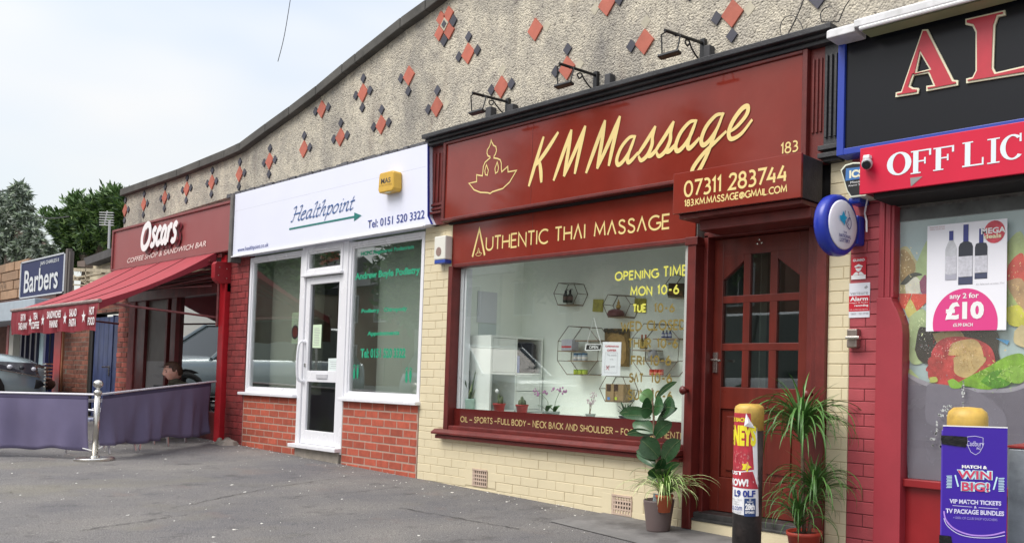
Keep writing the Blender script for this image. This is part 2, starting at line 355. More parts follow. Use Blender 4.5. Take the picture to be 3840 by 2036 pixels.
# pebbledash with exposed stones and weather stains
def pebble():
    mm = bpy.data.materials.new('pebbledash_render'); mm.use_nodes = True; nt = mm.node_tree; n = nt.nodes; L = nt.links.new; p = n['Principled BSDF']
    p.inputs['Roughness'].default_value = .95; g = n.new('ShaderNodeNewGeometry').outputs['Position']
    vo = n.new('ShaderNodeTexVoronoi'); vo.inputs['Scale'].default_value = 66; L(g, vo.inputs['Vector'])
    v2 = n.new('ShaderNodeTexVoronoi'); v2.inputs['Scale'].default_value = 75; L(g, v2.inputs['Vector'])
    r = n.new('ShaderNodeValToRGB'); L(vo.outputs['Color'], r.inputs[0]); e = r.color_ramp.elements
    e[0].position = .15; e[0].color = (.22,.20,.175,1); e[1].position = .85; e[1].color = (.70,.65,.55,1)
    k = r.color_ramp.elements.new(.45); k.color = (.47,.435,.375,1)
    def nse(sc, d=5, st=None):
        t = n.new('ShaderNodeTexNoise'); t.inputs['Scale'].default_value = sc; t.inputs['Detail'].default_value = d; t.inputs['Roughness'].default_value = .62
        mp = n.new('ShaderNodeMapping'); mp.inputs['Scale'].default_value = st or (1,1,1); L(g, mp.inputs[0]); L(mp.outputs[0], t.inputs[0]); return t.outputs[0]
    def rmp(s, a, b):
        t = n.new('ShaderNodeMapRange'); t.inputs[1].default_value = a; t.inputs[2].default_value = b; L(s, t.inputs[0]); return t.outputs[0]
    def mix(f, a, b, bl='MIX'):
        t = n.new('ShaderNodeMixRGB'); t.blend_type = bl
        for i, v in ((0,f),(1,a),(2,b)):
            if hasattr(v, 'is_linked'): L(v, t.inputs[i])
            else: t.inputs[i].default_value = v
        return t.outputs[0]
    c = mix(rmp(nse(28, 3), .35, .6), r.outputs[0], (.56,.52,.44,1))
    c = mix(1, c, mix(rmp(nse(5), .38, .62), (.80,.79,.78,1), (1.1,1.08,1.02,1)), 'MULTIPLY')
    # soot streaks, heavier towards the coping and on old repairs
    st = rmp(nse(1.1, 6, (1,1,.45)), .48, .70)
    c = mix(st, c, mix(.5, c, (.10,.10,.11,1)))
    st2 = rmp(nse(2.3, 6, (2.2,1,.3)), .56, .74); c = mix(st2, c, mix(.5, c, (.16,.12,.10,1)))
    L(c, p.inputs['Base Color'])
    b = n.new('ShaderNodeBump'); b.inputs['Strength'].default_value = 1; b.inputs['Distance'].default_value = .010
    iv = n.new('ShaderNodeMath'); iv.operation = 'SUBTRACT'; iv.inputs[0].default_value = 1; L(vo.outputs['Distance'], iv.inputs[1]); L(iv.outputs[0], b.inputs['Height']); 
    b2 = n.new('ShaderNodeBump'); b2.inputs['Strength'].default_value = .6; b2.inputs['Distance'].default_value = .006; L(v2.outputs['Distance'], b2.inputs['Height']); L(b.outputs[0], b2.inputs['Normal']); L(b2.outputs[0], p.inputs['Normal'])
    return mm
M_peb = pebble()
# asphalt with aggregate, patches and stains
def asphalt():
    mm = bpy.data.materials.new('worn_asphalt'); mm.use_nodes = True; nt = mm.node_tree; n = nt.nodes; L = nt.links.new; p = n['Principled BSDF']
    g = n.new('ShaderNodeNewGeometry').outputs['Position']
    def nse(sc, d=5, st=None, ro=.6):
        t = n.new('ShaderNodeTexNoise'); t.inputs['Scale'].default_value = sc; t.inputs['Detail'].default_value = d; t.inputs['Roughness'].default_value = ro
        mp = n.new('ShaderNodeMapping'); mp.inputs['Scale'].default_value = st or (1,1,1); L(g, mp.inputs[0]); L(mp.outputs[0], t.inputs[0]); return t.outputs[0]
    def rmp(s, a, b, c=0, d=1):
        t = n.new('ShaderNodeMapRange'); t.inputs[1].default_value = a; t.inputs[2].default_value = b; t.inputs[3].default_value = c; t.inputs[4].default_value = d; L(s, t.inputs[0]); return t.outputs[0]
    def mix(f, a, b, bl='MIX'):
        t = n.new('ShaderNodeMixRGB'); t.blend_type = bl
        for i, v in ((0,f),(1,a),(2,b)):
            if hasattr(v, 'is_linked'): L(v, t.inputs[i])
            else: t.inputs[i].default_value = v
        return t.outputs[0]
    c = mix(rmp(nse(150, 3), .32, .68), (.055,.055,.057,1), (.275,.265,.26,1))
    c = mix(1, c, mix(rmp(nse(.9, 6), .35, .65), (.76,.76,.80,1), (1.2,1.17,1.10,1)), 'MULTIPLY')
    c = mix(rmp(nse(3.2, 6, None, .7), .56, .70, 0, .65), c, (.055,.05,.05,1))
    c = mix(rmp(nse(9, 6, (1,.5,1), .7), .58, .72, 0, .5), c, (.20,.185,.17,1))
    c = mix(rmp(nse(.55, 4), .56, .66, 0, .30), c, (.19,.175,.11,1))
    c = mix(rmp(nse(1.3, 5, (1,2.2,1)), .6, .7, 0, .35), c, (.20,.15,.13,1))
    vo = n.new('ShaderNodeTexVoronoi'); vo.inputs['Scale'].default_value = 5.5; vo.feature = 'F1'; L(g, vo.inputs['Vector'])
    c = mix(rmp(vo.outputs['Distance'], .035, .05, .35, 0), c, (.03,.03,.03,1))
    L(c, p.inputs['Base Color']); p.inputs['Roughness'].default_value = .88
    b = n.new('ShaderNodeBump'); b.inputs['Strength'].default_value = .9; b.inputs['Distance'].default_value = .009; L(nse(120, 4), b.inputs['Height']); L(b.outputs[0], p.inputs['Normal'])
    return mm
M_asph = asphalt()
G1 = glass_mat('shop_window_glass', (.97,.99,.98), 1.5)
G2 = glass_mat('door_glass', (.85,.9,.88), 3.0)
G3 = glass_mat('cafe_window_glass', (.35,.4,.38), 3.0)
# ------------------------------------------------------------------ ground
def sheet(name, mt, xs, y0, y1, dz=0., parent=None, ny=6):
    q = MB(); ny = max(1, ny)
    for i in range(len(xs)-1):
        for k in range(ny):
            a = y0+(y1-y0)*k/ny; b = y0+(y1-y0)*(k+1)/ny
            q.add([(xs[i],a,gz(xs[i])+dz),(xs[i+1],a,gz(xs[i+1])+dz),(xs[i+1],b,gz(xs[i+1])+dz),(xs[i],b,gz(xs[i])+dz)], [(0,1,2,3)])
    return q.build(name, mt, parent)
XS = [-400,-60,-30,-22,-18,-14,-11.5,-9,-7,-5,-3,-1,1,4,20,400]
tag(sheet('ground', M_asph, XS, -300, 300, 0, None, 4), None, None, kind='structure')
M_slab = mat('pale_concrete_apron', (.195,.188,.182), .9, var=.2, vscale=5, bump=.6, bscale=120, dirt=.9, dscale=2.6, dirtcol=(.05,.045,.045))
q = MB()
for a, b in ((-4.95,-4.35),(-4.35,-3.75),(-3.75,-3.1),(-3.1,-2.4)):
    y0 = -.50-(a+4.95)*.10-rnd.uniform(0,.06)
    q.add([(a,y0,gz(a)+.006),(b,y0-.05,gz(b)+.006),(b,.06,gz(b)+.008),(a,.06,gz(a)+.008)], [(0,1,2,3)])
tag(q.build('pavement', M_slab), None, None, kind='structure')
# far carriageway with kerb and line
M_road = mat('road_asphalt', (.075,.075,.08), .85, var=.2, vscale=3, bump=.4, bscale=150)
tag(sheet('road', M_road, XS, -16, -8, .004, None, 1), None, None, kind='structure')
M_kerb = mat('kerb_stone', (.30,.29,.27), .9, var=.2)
tag(MB().box(-60, 20, -8, -7.86, -.12, .1).build('kerb', M_kerb), None, None, kind='structure')
M_line = mat('road_paint', (.7,.7,.68), .7, dirt=.3)
q = MB()
for i in range(-12, 4): q.box(i*4, i*4+2, -12.06, -11.94, gz(i*4)+.008, gz(i*4)+.0095)
tag(q.build('road_markings', M_line), None, None, kind='structure')
def gpt(px, py, dz=0.):
    r = Fv + Rv*((px-PCX)/FOC) - Uv*((py-PCY)/FOC); t = -(CAM.z+.0193*7.2)/(r.z+.0193*r.x); return Vector((CAM.x+r.x*t, CAM.y+r.y*t, CAM.z+r.z*t+dz))
M_crk = mat('tar_crack', (.02,.02,.02), .9)
q = MB()
for a, b in (((640,1905),(1010,1830)),((1010,1830),(1310,1786)),((1060,1866),(1430,1836)),((300,1990),(700,1930)),((1500,1905),(1950,1985))):
    A, B_ = gpt(*a, .005), gpt(*b, .005); n_ = 26; d_ = (B_-A).normalized(); s_ = Vector((-d_.y, d_.x, 0)); P_ = [A+(B_-A)*(i/n_)+s_*rnd.uniform(-.012,.012) for i in range(n_+1)]; w_ = [rnd.uniform(.0008,.006) for _ in P_]
    for i in range(n_): q.add([P_[i]-s_*w_[i], P_[i]+s_*w_[i], P_[i+1]+s_*w_[i+1], P_[i+1]-s_*w_[i+1]], [(0,1,2,3)])
o = tag(q.build('ground_cracks', M_crk), None, None, kind='structure')
# litter flecks, gravel
M_fleck = mat('pale_litter', (.75,.73,.68), .8, obj_var=.2); q = MB()
for i in range(900):
    x = rnd.uniform(-14, -2.5); y = -rnd.random()**1.3*4.2 if i % 4 else -rnd.random()**2*.25-.01; s = rnd.choice([.004,.005,.007,.009,.014]) * rnd.uniform(.6, 1.5)
    a = rnd.random()*3; dx, dy = math.cos(a)*s, math.sin(a)*s*rnd.uniform(.3, 1); z = gz(x)+.003
    q.add([(x-dx,y-dy,z),(x+dy,y-dx,z+.002),(x+dx,y+dy,z+.004),(x-dy*.5,y+dx*.6,z+.001)], [(0,1,2,3)])
tag(q.build('litter_specks', M_fleck), 'pale flecks of litter and grit scattered over the grey asphalt forecourt', 'litter', kind='stuff')
# ------------------------------------------------------------------ parapet wall
PW = thing('parapet_wall', 'pebbledashed parapet wall with stepped sloping top and red and black diamond tiles above the shops', 'wall', (-9, 0, 3.2))
top = [(-15.85,3.705),(-13.6,3.72),(-12.05,3.765),(-11.6,3.79),(-10.9,3.915),(-10.3,4.015),(-9.67,4.135),(-9.1,4.265),(-8.83,4.32),(-7.97,4.495),(-7.53,4.565),(-6.5,4.77),(-5.3,5.02),(-3.0,5.02),(1.5,5.02)]
bot = [(1.5,3.12),(-2.8,3.12),(-7.40,3.12),(-7.41,3.18)]
e = []
x = -7.6
while x > -11.9: e.append((x, 3.205+rnd.uniform(-.012,.018))); x -= .22
bot += e+[(-11.93,3.2),(-15.85,3.12)]
ring = [(-15.85,3.12)]+[p for p in bot[::-1] if p[0] > -15.84]+top[::-1][:-1]+[top[0]]
q = MB(); q.prism(ring, -.03, .26); q.build('render_face', M_peb, PW)
# the crumbling bottom edge under the render
M_edge = mat('broken_render_edge', (.11,.11,.12), .95, var=.5, vscale=18, bump=1, bscale=70)
q = MB(); x = -7.45
while x > -11.9:
    l = rnd.uniform(.05, .16); h = rnd.uniform(.012, .034)
    q.box(x-l, x, -.05-rnd.uniform(0,.03), .05, 3.205-h, 3.215+rnd.uniform(0,.012)); x -= l
q.build('broken_edge', M_edge, PW)
M_cope = mat('mossy_dark_coping', (.10,.095,.085), .9, var=.4, vscale=6, bump=1, bscale=60, dirt=.6, dirtcol=(.03,.03,.03), dscale=3)
for i in range(len(top)-1):
    (xa, za), (xb, zb) = top[i], top[i+1]; n = max(1, round(math.hypot(xb-xa, zb-za)/.95))
    for k in range(n):
        a, b = k/n, (k+1)/n; xa2, xb2 = xa+(xb-xa)*a, xa+(xb-xa)*b; za2, zb2 = za+(zb-za)*a, za+(zb-za)*b
        q = MB(); g = .004; q.prism([(xa2+g,za2-.075),(xb2-g,zb2-.075),(xb2-g,zb2+.03),(xa2+g,za2+.03)], -.10, .33)
        q.build('coping_stone', M_cope, PW, bevel=.008)
M_tr = mat('terracotta_tile', (.46,.12,.075), .6, var=.15, vscale=9, bump=.3, obj_var=.12, dirt=.3, dirtcol=(.25,.09,.07))
M_td = mat('blue_black_tile', (.055,.055,.075), .55, var=.2, vscale=12, obj_var=.2)
M_scar = mat('pale_tile_scar', (.50,.46,.36), .9, var=.2, bump=.5)
DM = {}
def diamond(x, z, r, mt, y=-.043, nm='wall_tile', rot=0.):
    k = (round(r,3), mt.name)
    if k not in DM:
        t = .016; q = MB(); q.prism([(-r,0),(0,-r),(r,0),(0,r)], 0, t); me = bpy.data.meshes.new(nm); me.from_pydata([tuple(v) for v in q.v], [], q.f); me.materials.append(mt); me.update(); DM[k] = me
    o = bpy.data.objects.new(nm, DM[k]); scene.collection.objects.link(o); o.parent = PW; o.location = Vector((x, y, z))-org(PW); o.rotation_euler = (0, rot+rnd.uniform(-.05,.05), 0)
RB, RS = .100, .052; DX = (RB+RS)*.80+.012
def motif(x, z, which, sc=1.):
    diamond(x, z, RB*sc, M_tr)
    for c, dx, dz in (('t',0,1),('b',0,-1),('l',-1,0),('r',1,0)):
        d = (RB+RS)*sc+.004
        if c in which: diamond(x+dx*d*.92, z+dz*d, RS*sc, M_td)
        elif c.upper() in which: diamond(x+dx*d*.92, z+dz*d, RS*sc*1.05, M_scar, y=-.033, nm='tile_scar')
for x, z, wq in [(-15.80,3.41,'tbr'),(-15.01,3.42,'tbr'),(-14.19,3.43,'tblr'),(-13.40,3.46,'tblr'),(-12.56,3.45,'tblr'),(-11.72,3.45,'tbr'),(-10.89,3.50,'tblr'),(-10.03,3.52,'tr'),(-9.20,3.53,'tlr'),(-8.37,3.53,'tlrB'),
                 (-7.37,3.54,'tlR'),(-6.37,3.54,'lrT'),(-5.49,3.53,'tlR'),(-4.60,3.55,'lT'),(-3.74,3.56,'lbR'),(-9.64,3.91,'lrT'),(-8.76,3.93,'tblr'),(-7.88,3.94,'lb'),(-6.89,3.95,'tlr'),(-5.92,3.95,'R'),(-5.03,3.95,'rL'),(-4.15,3.96,'tblr')]:
    motif(x, z, wq)
diamond(-3.02, 3.50, .085, M_td)
# the framed diamond group near the slope
for x, z, r, mt_ in ((-7.352,4.387,.075,M_tr),(-7.225,4.398,.080,M_tr),(-7.145,4.315,.062,M_td),(-7.205,4.235,.085,M_tr),(-7.285,4.160,.062,M_td),(-7.372,4.248,.078,M_tr)): diamond(x, z, r, mt_)
diamond(-7.280, 4.312, .040, M_td, y=-.052); diamond(-7.280, 4.312, .066, M_scar, y=-.048, nm='tile_scar')
# black cable clipped over the render at the right, and loops
def cable(pts, r, nm, label, mt=None, group=None):
    q = MB().tube(pts, r, 6); o = q.build(nm, mt or M_blk); return tag(o, label, 'cable', group)
def wpt(px, py, Y): x, z = W(px, py, Y); return Vector((x, Y, z))
def smooth(P, n=6):
    P = [Vector(p) for p in P]; Q = [P[0]]+P+[P[-1]]; o = []
    for i in range(1, len(Q)-2):
        a, b, c, d = Q[i-1:i+3]
        for k in range(n):
            t = k/n; o.append(.5*((2*b)+(-a+c)*t+(2*a-5*b+4*c-d)*t*t+(-a+3*b-3*c+d)*t**3))
    return o+[P[-1]]
cable(smooth([wpt(x/2.277+2300, y/2.277, -.07) for x, y in ((1640,-40),(1590,90),(1530,220),(1490,300),(1480,340),(1600,360),(1690,372))]), .004, 'wall_cable', 'thin black cable running down the pebbledash to the massage sign corner')
cable(smooth([wpt(x/2.277+2300, y/2.277, -.08) for x, y in ((1440,330),(1425,230),(1460,160),(1520,135),(1580,170),(1620,260),(1600,330),(1540,320))]), .003, 'wall_cable', 'thin cable coiled in a loop above the right end of the massage sign')
cable(smooth([wpt(x/2.277+2300, y/2.277, -.08) for x, y in ((2040,-30),(1980,60),(1940,150),(1925,190))])+smooth([wpt(x/2.277+2300, y/2.277, -.08) for x, y in ((1780,190),(1770,120),(1810,70),(1870,62))]), .0035, 'wall_cable', 'thin black cable looping beside the dark tile above the white strip light')
# ------------------------------------------------------------------ massage shop
KM = thing('massage_shop', 'dark maroon framed massage shop front with panelled door above cream painted brick', 'shop', (-5.2, 0, 0))
q = MB().box(-7.40, -2.84, -.13, .02, 3.180, 3.205).box(-7.40, -2.84, -.165, .02, 3.205, 3.245).box(-7.40,-2.84,-.10,.02,3.150,3.180)
q.build('cornice', M_black, KM, bevel=.006)
# interior block: no see-through walls
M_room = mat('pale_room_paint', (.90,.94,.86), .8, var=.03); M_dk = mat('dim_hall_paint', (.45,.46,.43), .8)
q = MB().box(-7.32, -7.06, .09, .78, .1, 2.5); q.build('side_wall', M_room, KM)
q = MB().box(-7.32, -4.06, .78, .86, .1, 2.6); q.build('back_wall', M_room, KM)  # display room has no ceiling, left open so daylight falls in
q = MB().box(-7.06, -4.1, .09, .78, .60, .655); q.build('window_deck', mat('white_window_deck', (.78,.80,.76), .5), KM)
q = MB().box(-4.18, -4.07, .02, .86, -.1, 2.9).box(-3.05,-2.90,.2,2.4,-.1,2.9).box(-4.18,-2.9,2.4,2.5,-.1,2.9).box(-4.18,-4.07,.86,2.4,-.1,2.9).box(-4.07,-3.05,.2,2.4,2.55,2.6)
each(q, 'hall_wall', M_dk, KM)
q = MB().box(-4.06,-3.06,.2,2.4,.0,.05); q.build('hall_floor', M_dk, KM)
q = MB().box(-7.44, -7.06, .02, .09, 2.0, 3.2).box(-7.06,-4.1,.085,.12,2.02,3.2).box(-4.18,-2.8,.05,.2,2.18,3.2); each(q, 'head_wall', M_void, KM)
# big window
q = MB().box(-7.10, -7.035, -.03, .07, .50, 2.0).box(-7.035, -4.11, -.02, .07, 1.985, 2.02).box(-7.035,-4.11,-.02,.07,.50,.535); q.build('window_frame', M_dark, KM, bevel=.006)
WIN = MB().box(-7.035, -4.11, .045, .05, .535, 1.985).build('window_pane', G1, KM)
q = MB().box(-7.035, -4.11, .038, .042, .535, .692); q.build('vinyl_band', mat('maroon_vinyl_band', (.10,.012,.010), .12, coat=.3), KM)
q = MB().box(-7.035, -6.985, .06, .10, .66, 1.985).box(-6.965,-6.94,.06,.12,.66,1.985); q.build('inner_mullion', M_white, KM, bevel=.004)
q = MB().prismx([(-.095,.455),(-.095,.475),(-.06,.50),(.05,.505),(.05,.455)], -7.19, -4.11); q.box(-7.16,-4.11,-.07,.04,.415,.45); q.build('window_sill', M_dark, KM, bevel=.005)
# posts and door
q = MB().box(-4.11, -4.03, -.035, .16, -.05, 2.02).box(-4.13,-4.01,-.045,.02,1.96,2.02); q.build('door_post', M_dark, KM, bevel=.006)
q = MB().box(-3.07, -3.0, .03, .16, -.05, 2.1).box(-3.0,-2.925,-.03,.16,-.07,2.1); q.build('door_post', M_dark, KM, bevel=.006)
q = MB().box(-4.03, -3.99, .05, .19, .04, 2.04).box(-3.12,-3.07,.05,.19,.04,2.04).box(-4.03,-3.07,.05,.19,2.02,2.06).box(-4.03,-3.07,.05,.19,2.14,2.2); q.build('door_frame', M_dark, KM, bevel=.004)
q = MB().box(-4.03,-3.07,.12,.125,2.06,2.14); q.build('transom_pane', G2, KM)
q = MB().box(-4.03, -3.07, .0, .2, .025, .07).box(-4.05,-3.05,-.02,.16,.012,.03); q.build('threshold', mat('worn_black_stone', (.035,.034,.033), .4, var=.4, vscale=12, dirt=.4, dirtcol=(.2,.2,.2)), KM, bevel=.004)
q = MB().box(-4.04, -3.0, -.012, .2, -.13, .012); q.build('door_step', M_cream, KM, bevel=.006)
# door leaf
Y0, Y1 = .125, .165; colx = [(-3.905,-3.722),(-3.662,-3.488),(-3.425,-3.238)]; rowz = [(.955,1.212),(1.265,1.550),(1.603,1.892)]
q = MB(); q.box(-3.99, -3.905, Y0, Y1, .075, 2.015).box(-3.238, -3.12, Y0, Y1, .075, 2.015)
q.box(-3.722,-3.662,Y0+.004,Y1,.955,1.90).box(-3.488,-3.425,Y0+.004,Y1,.955,1.90)
q.box(-3.905,-3.238,Y0+.002,Y1,1.212,1.265).box(-3.905,-3.238,Y0+.002,Y1,1.550,1.603).box(-3.905,-3.238,Y0,Y1,.80,.955).box(-3.905,-3.238,Y0,Y1,1.892,2.015).box(-3.905,-3.238,Y0,Y1,.075,.315)
q.prism([(-3.905,1.72),(-3.90,1.72),(-3.722,1.845),(-3.722,1.895),(-3.905,1.895)], Y0+.001, Y1).prism([(-3.238,1.895),(-3.425,1.895),(-3.425,1.845),(-3.243,1.72),(-3.238,1.72)], Y0+.001, Y1)
DR = q.build('door', M_door, KM, bevel=.005)
for a, b in colx:
    for c, d in rowz: MB().box(a, b, Y0+.02, Y0+.026, c, d).build('door_pane', G2, DR)
for a, b in ((-3.905,-3.60),(-3.545,-3.238)):
    q = MB().box(a, b, Y0+.018, Y0+.03, .315, .80).box(a+.05, b-.05, Y0+.006, Y0+.02, .365, .75); q.build('door_panel', M_door, DR, bevel=.008)
MB().box(-3.60,-3.545,Y0,Y1,.316,.80).build('door_rail', M_door, DR, bevel=.004)
q = MB().box(-3.975,-3.935,.112,.125,1.055,1.20).tube([(-3.955,.11,1.145),(-3.955,.075,1.145),(-3.87,.07,1.14)], .009); q.build('door_handle', M_steel, DR, bevel=.003)
for x, z in ((-3.582,1.985),(-3.600,1.957),(-3.562,1.960)): MB().lathe((x,.126,z), [(.0,.008),(.008,.007),(.010,.0)], 10, Vector((0,-1,0))).build('door_stud', M_steel, DR)
for x in (-4.075, -3.02):
    q = MB().lathe((x,-.045,.925), [(.012,-.02),(.012,.02),(.028,.03),(.032,.045),(.02,.06),(0,.062)], 14, Vector((0,-1,0))); q.build('round_knob', M_dark, KM, smooth=True)
# stall wall bricks
CW = thing('cream_brick_wall', 'cream painted brick wall below and beside the massage window', 'wall', (-5.8, 0, 0))
q = MB().box(-7.55, -4.06, .004, .09, -.12, .46).box(-7.55, -7.10, .004, .09, .46, 2.42).box(-2.925,-2.765,.004,.09,-.12,2.42); each(q, 'joint_bed', mat('cream_joint', (.54,.46,.30), .7, var=.1), CW)
AB = [W(1808,1800,0), W(2327,1862,0)]
abx = [(-6.66,.02),(-4.86,-.035)]
def skp(x, z): return any(abs(x-a-.11) < .19 and b-.0 < z < b+.15 for a, b in abx)
bricks(CW, M_cream, -7.55, -4.06, -.12, .46, .0, j=.0035, th=.05, jit=.0012, skip=skp)
bricks(CW, M_cream, -7.55, -7.10, .46, 2.42, .0, j=.0045, th=.05, jit=.0012)
bricks(CW, M_cream, -2.925, -2.765, -.12, 2.42, .0, j=.0045, th=.05, jit=.0012)
M_vent = mat('pale_vent_clay', (.55,.42,.33), .7, var=.15)
for a, b in abx:
    q = MB().box(a-.115, a-.005, .0, .05, b-.002, b+.152).box(a+.225,a+.335,.0,.05,b-.002,b+.152); q.build('brick', M_cream, CW, bevel=.003)
    q = MB(); w_, h_ = .215, .140
    q.box(a+.002, a+.218, -.005, .003, b, b+.012).box(a+.002,a+.218,-.008,.003,b+.138,b+.152)
    nx, nz_ = 7, 4
    for i in range(nx+1): x = a+.002+i*(.216-.012)/nx; q.box(x, x+(.022 if i in (0,) else .012), -.004, .0025, b+.0125, b+.1375)
    for k in range(1, nz_): z = b+.012+k*(.126)/nz_-.006; q.box(a+.004, a+.216, -.0035, .0024, z, z+.012)
    v = q.build('air_brick', M_vent, CW)
    MB().box(a+.005,a+.215,.0030,.0038,b+.01,b+.14).build('painted_vent_shade', M_void, v)  # thin black plate paints in the shade inside the vent holes
# ------------------------------------------------------------------ massage signs
SG = thing('massage_fascia_sign', 'large glossy maroon fascia sign lettered KM Massage in gold script', 'sign', (-5.2, -.08, 2.8))
q = MB().box(-7.115, -3.10, -.075, .0, 2.435, 3.15); q.build('sign_panel', M_maroon, SG)
MB().box(-5.86,-5.857,-.0762,-.075,2.436,3.149).build('panel_seam', M_dark, SG)
q = MB().box(-7.155,-7.115,-.09,0,2.41,3.15).box(-3.10,-3.06,-.09,0,2.41,3.15).box(-7.115,-3.10,-.09,0,3.125,3.15).box(-7.155,-3.06,-.095,.0,2.408,2.436); q.build('sign_frame', M_dark, SG, bevel=.006)
MB().box(-7.12,-4.1,-.03,.03,2.39,2.408).build('painted_shadow_strip', M_void, SG)  # black strip painted in as the shadow under the upper sign
YS = -.0765
def lotus(mb, p0, p1, ptop, Y, wd):
    xa, za = W(*p0, Y); xb, zb = W(*p1, Y); xt, zt = W(*ptop, Y)
    def T(u, v): return (xa+(xb-xa)*u, (za+(zb-za)*u)*(1)+(zt-(za+(zb-za)*.46))*v)
    body = [(.455,1),(.47,.95),(.49,.92),(.505,.88),(.56,.84),(.575,.76),(.555,.69),(.53,.66),(.525,.62),(.60,.59),(.66,.55),(.685,.48),(.69,.36),(.70,.30),(.82,.38),(.83,.27),(1.0,.26),(.87,.06),(.73,-.04),(.52,-.06),(.47,-.085),(.42,-.06),(.26,-.02),(.12,.06),(0,.22),(.17,.22),(.165,.36),(.29,.31),(.30,.40),(.305,.5),(.34,.575),(.40,.615),(.445,.64),(.44,.67),(.40,.69),(.375,.75),(.38,.82),(.42,.87),(.44,.92)]
    nib([T(u, v) for u, v in body], wd, closed=True, y=Y-.001, mb=mb)
    for s, ux in ((1,.37),(-1,.60)):
        nib([T(ux+du*s, v) for du, v in ((0,.52),(-.03,.40),(-.015,.32),(.03,.30),(.045,.40))], wd*.9, closed=True, y=Y-.001, mb=mb)
    return mb
P5 = lambda x, y: (x/1.952+1600, y/1.952+400)
q = lotus(MB(), P5(308,640), P5(655,565), P5(465,248), YS, .012); q.build('buddha_lotus_emblem', M_gold, SG)
# script: KM Massage. unit: x 0..., x-height .5, cap 1; slanted by hand
sh = .32
def sc(pts, n=7): return spl(pts, n)
script = []
def addL(x0, strokes):
    for st in strokes: script.append([(x0+p[0]+sh*(p[1]), p[1]) for p in st])
addL(0, [sc([(.04,1.02),(.0,.5),(-.03,-.02)]), sc([(.46,1.03),(.24,.68),(.03,.42)]), sc([(.10,.50),(.22,.28),(.34,.0)])])
def Mx(x): addL(x, [sc([(-.02,-.02),(.05,.5),(.12,1.0)]), sc([(.12,1.0),(.20,.5),(.26,.02)]), sc([(.26,.02),(.40,.55),(.50,1.0)]), sc([(.50,1.0),(.52,.5),(.56,.02)])])
Mx(.72); Mx(1.62)
def a_(x): addL(x, [sc([(.30,.50),(.16,.50),(.02,.34),(-.01,.12),(.07,0),(.18,.06),(.28,.26),(.31,.52)]), sc([(.31,.52),(.27,.25),(.27,.08),(.33,.0),(.42,.06),(.50,.16)])])
def s_(x): addL(x, [sc([(-.06,.10),(.08,.34),(.20,.60)]), sc([(.20,.60),(.20,.40),(.24,.24),(.20,.06),(.08,-.02),(-.02,.08)]), sc([(.20,.04),(.30,.04),(.42,.16)])])
def g_(x): addL(x, [sc([(.30,.50),(.16,.50),(.02,.34),(-.01,.12),(.07,0),(.18,.06),(.28,.26),(.31,.52)]), sc([(.32,.52),(.27,.2),(.22,-.2),(.13,-.50),(.03,-.53),(-.01,-.40),(.12,-.18),(.34,.02),(.50,.16)])])
def e_(x): addL(x, [sc([(-.02,.12),(.14,.20),(.27,.38),(.24,.52),(.13,.50),(.02,.32),(.0,.12),(.10,-.01),(.28,.05),(.42,.26)])])
a_(2.36); s_(2.92); s_(3.34); a_(3.76); g_(4.32); e_(4.88)
xs_ = [p[0] for s in script for p in s]; xm, xM = min(xs_), max(xs_)
PA, PB = (1984,674), (2818,500)     # foot of the K, right end of the last letter
xa, za = W(1984, 668, YS); xb, zb = W(2822, 470, YS); 
kx = (xb-xa)/(xM-xm); hz = .375
q = MB()
for i, st in enumerate(script):
    wd = .042 if i < 11 else .036
    rise = lambda p: (p[0]-xm)*.012
    nib([(xa+(p[0]-xm)*kx, 2.600+p[1]*hz*(1.0)+rise(p)) for p in st], wd, y=YS-.0008-i*.00015, mb=q, taper=True)
q.build('script_lettering', M_gold, SG)
gquad('183', (2929,578), (2991,566), (2926,541), YS-.001, .011).build('number', M_gold, SG)
# cornice blocks / pilasters at both ends
q = MB().box(-7.395,-7.155,-.05,.02,2.40,3.15)
for x in (-7.33,-7.27,-7.21): q.box(x-.010,x+.006,-.062,-.045,2.62,3.08)
for z in (2.50,2.54,2.58): q.box(-7.38,-7.17,-.065-(.02 if z < 2.52 else 0),-.04,z,z+.02)
q.build('fluted_pilaster', M_dark, KM, bevel=.003)
q = MB().box(-3.06,-2.945,-.05,.02,2.40,3.15)
for x in (-3.03,-3.0,-2.97): q.box(x-.010,x+.006,-.062,-.045,2.6,3.08)
q.build('fluted_pilaster', M_dark, KM, bevel=.003)
q = MB().box(-2.945,-2.82,-.06,.02,2.40,3.15)
for x in (-2.92,-2.885,-2.85): q.box(x-.010,x+.008,-.08,-.055,2.55,3.08)
for z in (2.42,2.47): q.box(-2.97,-2.80,-.09,-.05,z,z+.03)
q.build('fluted_pilaster', M_black, KM, bevel=.003)
# lower sign
S2 = thing('thai_massage_sign', 'lower maroon sign reading Authentic Thai Massage in thin gold capitals', 'sign', (-5.6, 0, 2.2))
q = MB().box(-7.10, -4.075, .005, .04, 2.005, 2.405); q.build('sign_panel', M_maroon, S2)
MB().box(-5.93,-5.927,.0035,.005,2.006,2.40).build('panel_seam', M_dark, S2)
q = gquad('UTHENTIC', P5(435,1052), P5(880,998), P5(438,958), .0035, .016, gap=.16)
gquad('THAI', P5(940,985), P5(1158,962), P5(935,888), .0035, .016, gap=.2, mb=q); gquad('MASSAGE', P5(1228,950), P5(1775,888), P5(1224,858), .0035, .016, gap=.2, mb=q)
gquad('A', P5(335,1100), P5(425,1088), P5(338,905), .0035, .024, mb=q)
lotus(q, P5(357,1092), P5(404,1086), P5(380,1035), .0035, .004)
q.build('lettering', M_gold, S2)
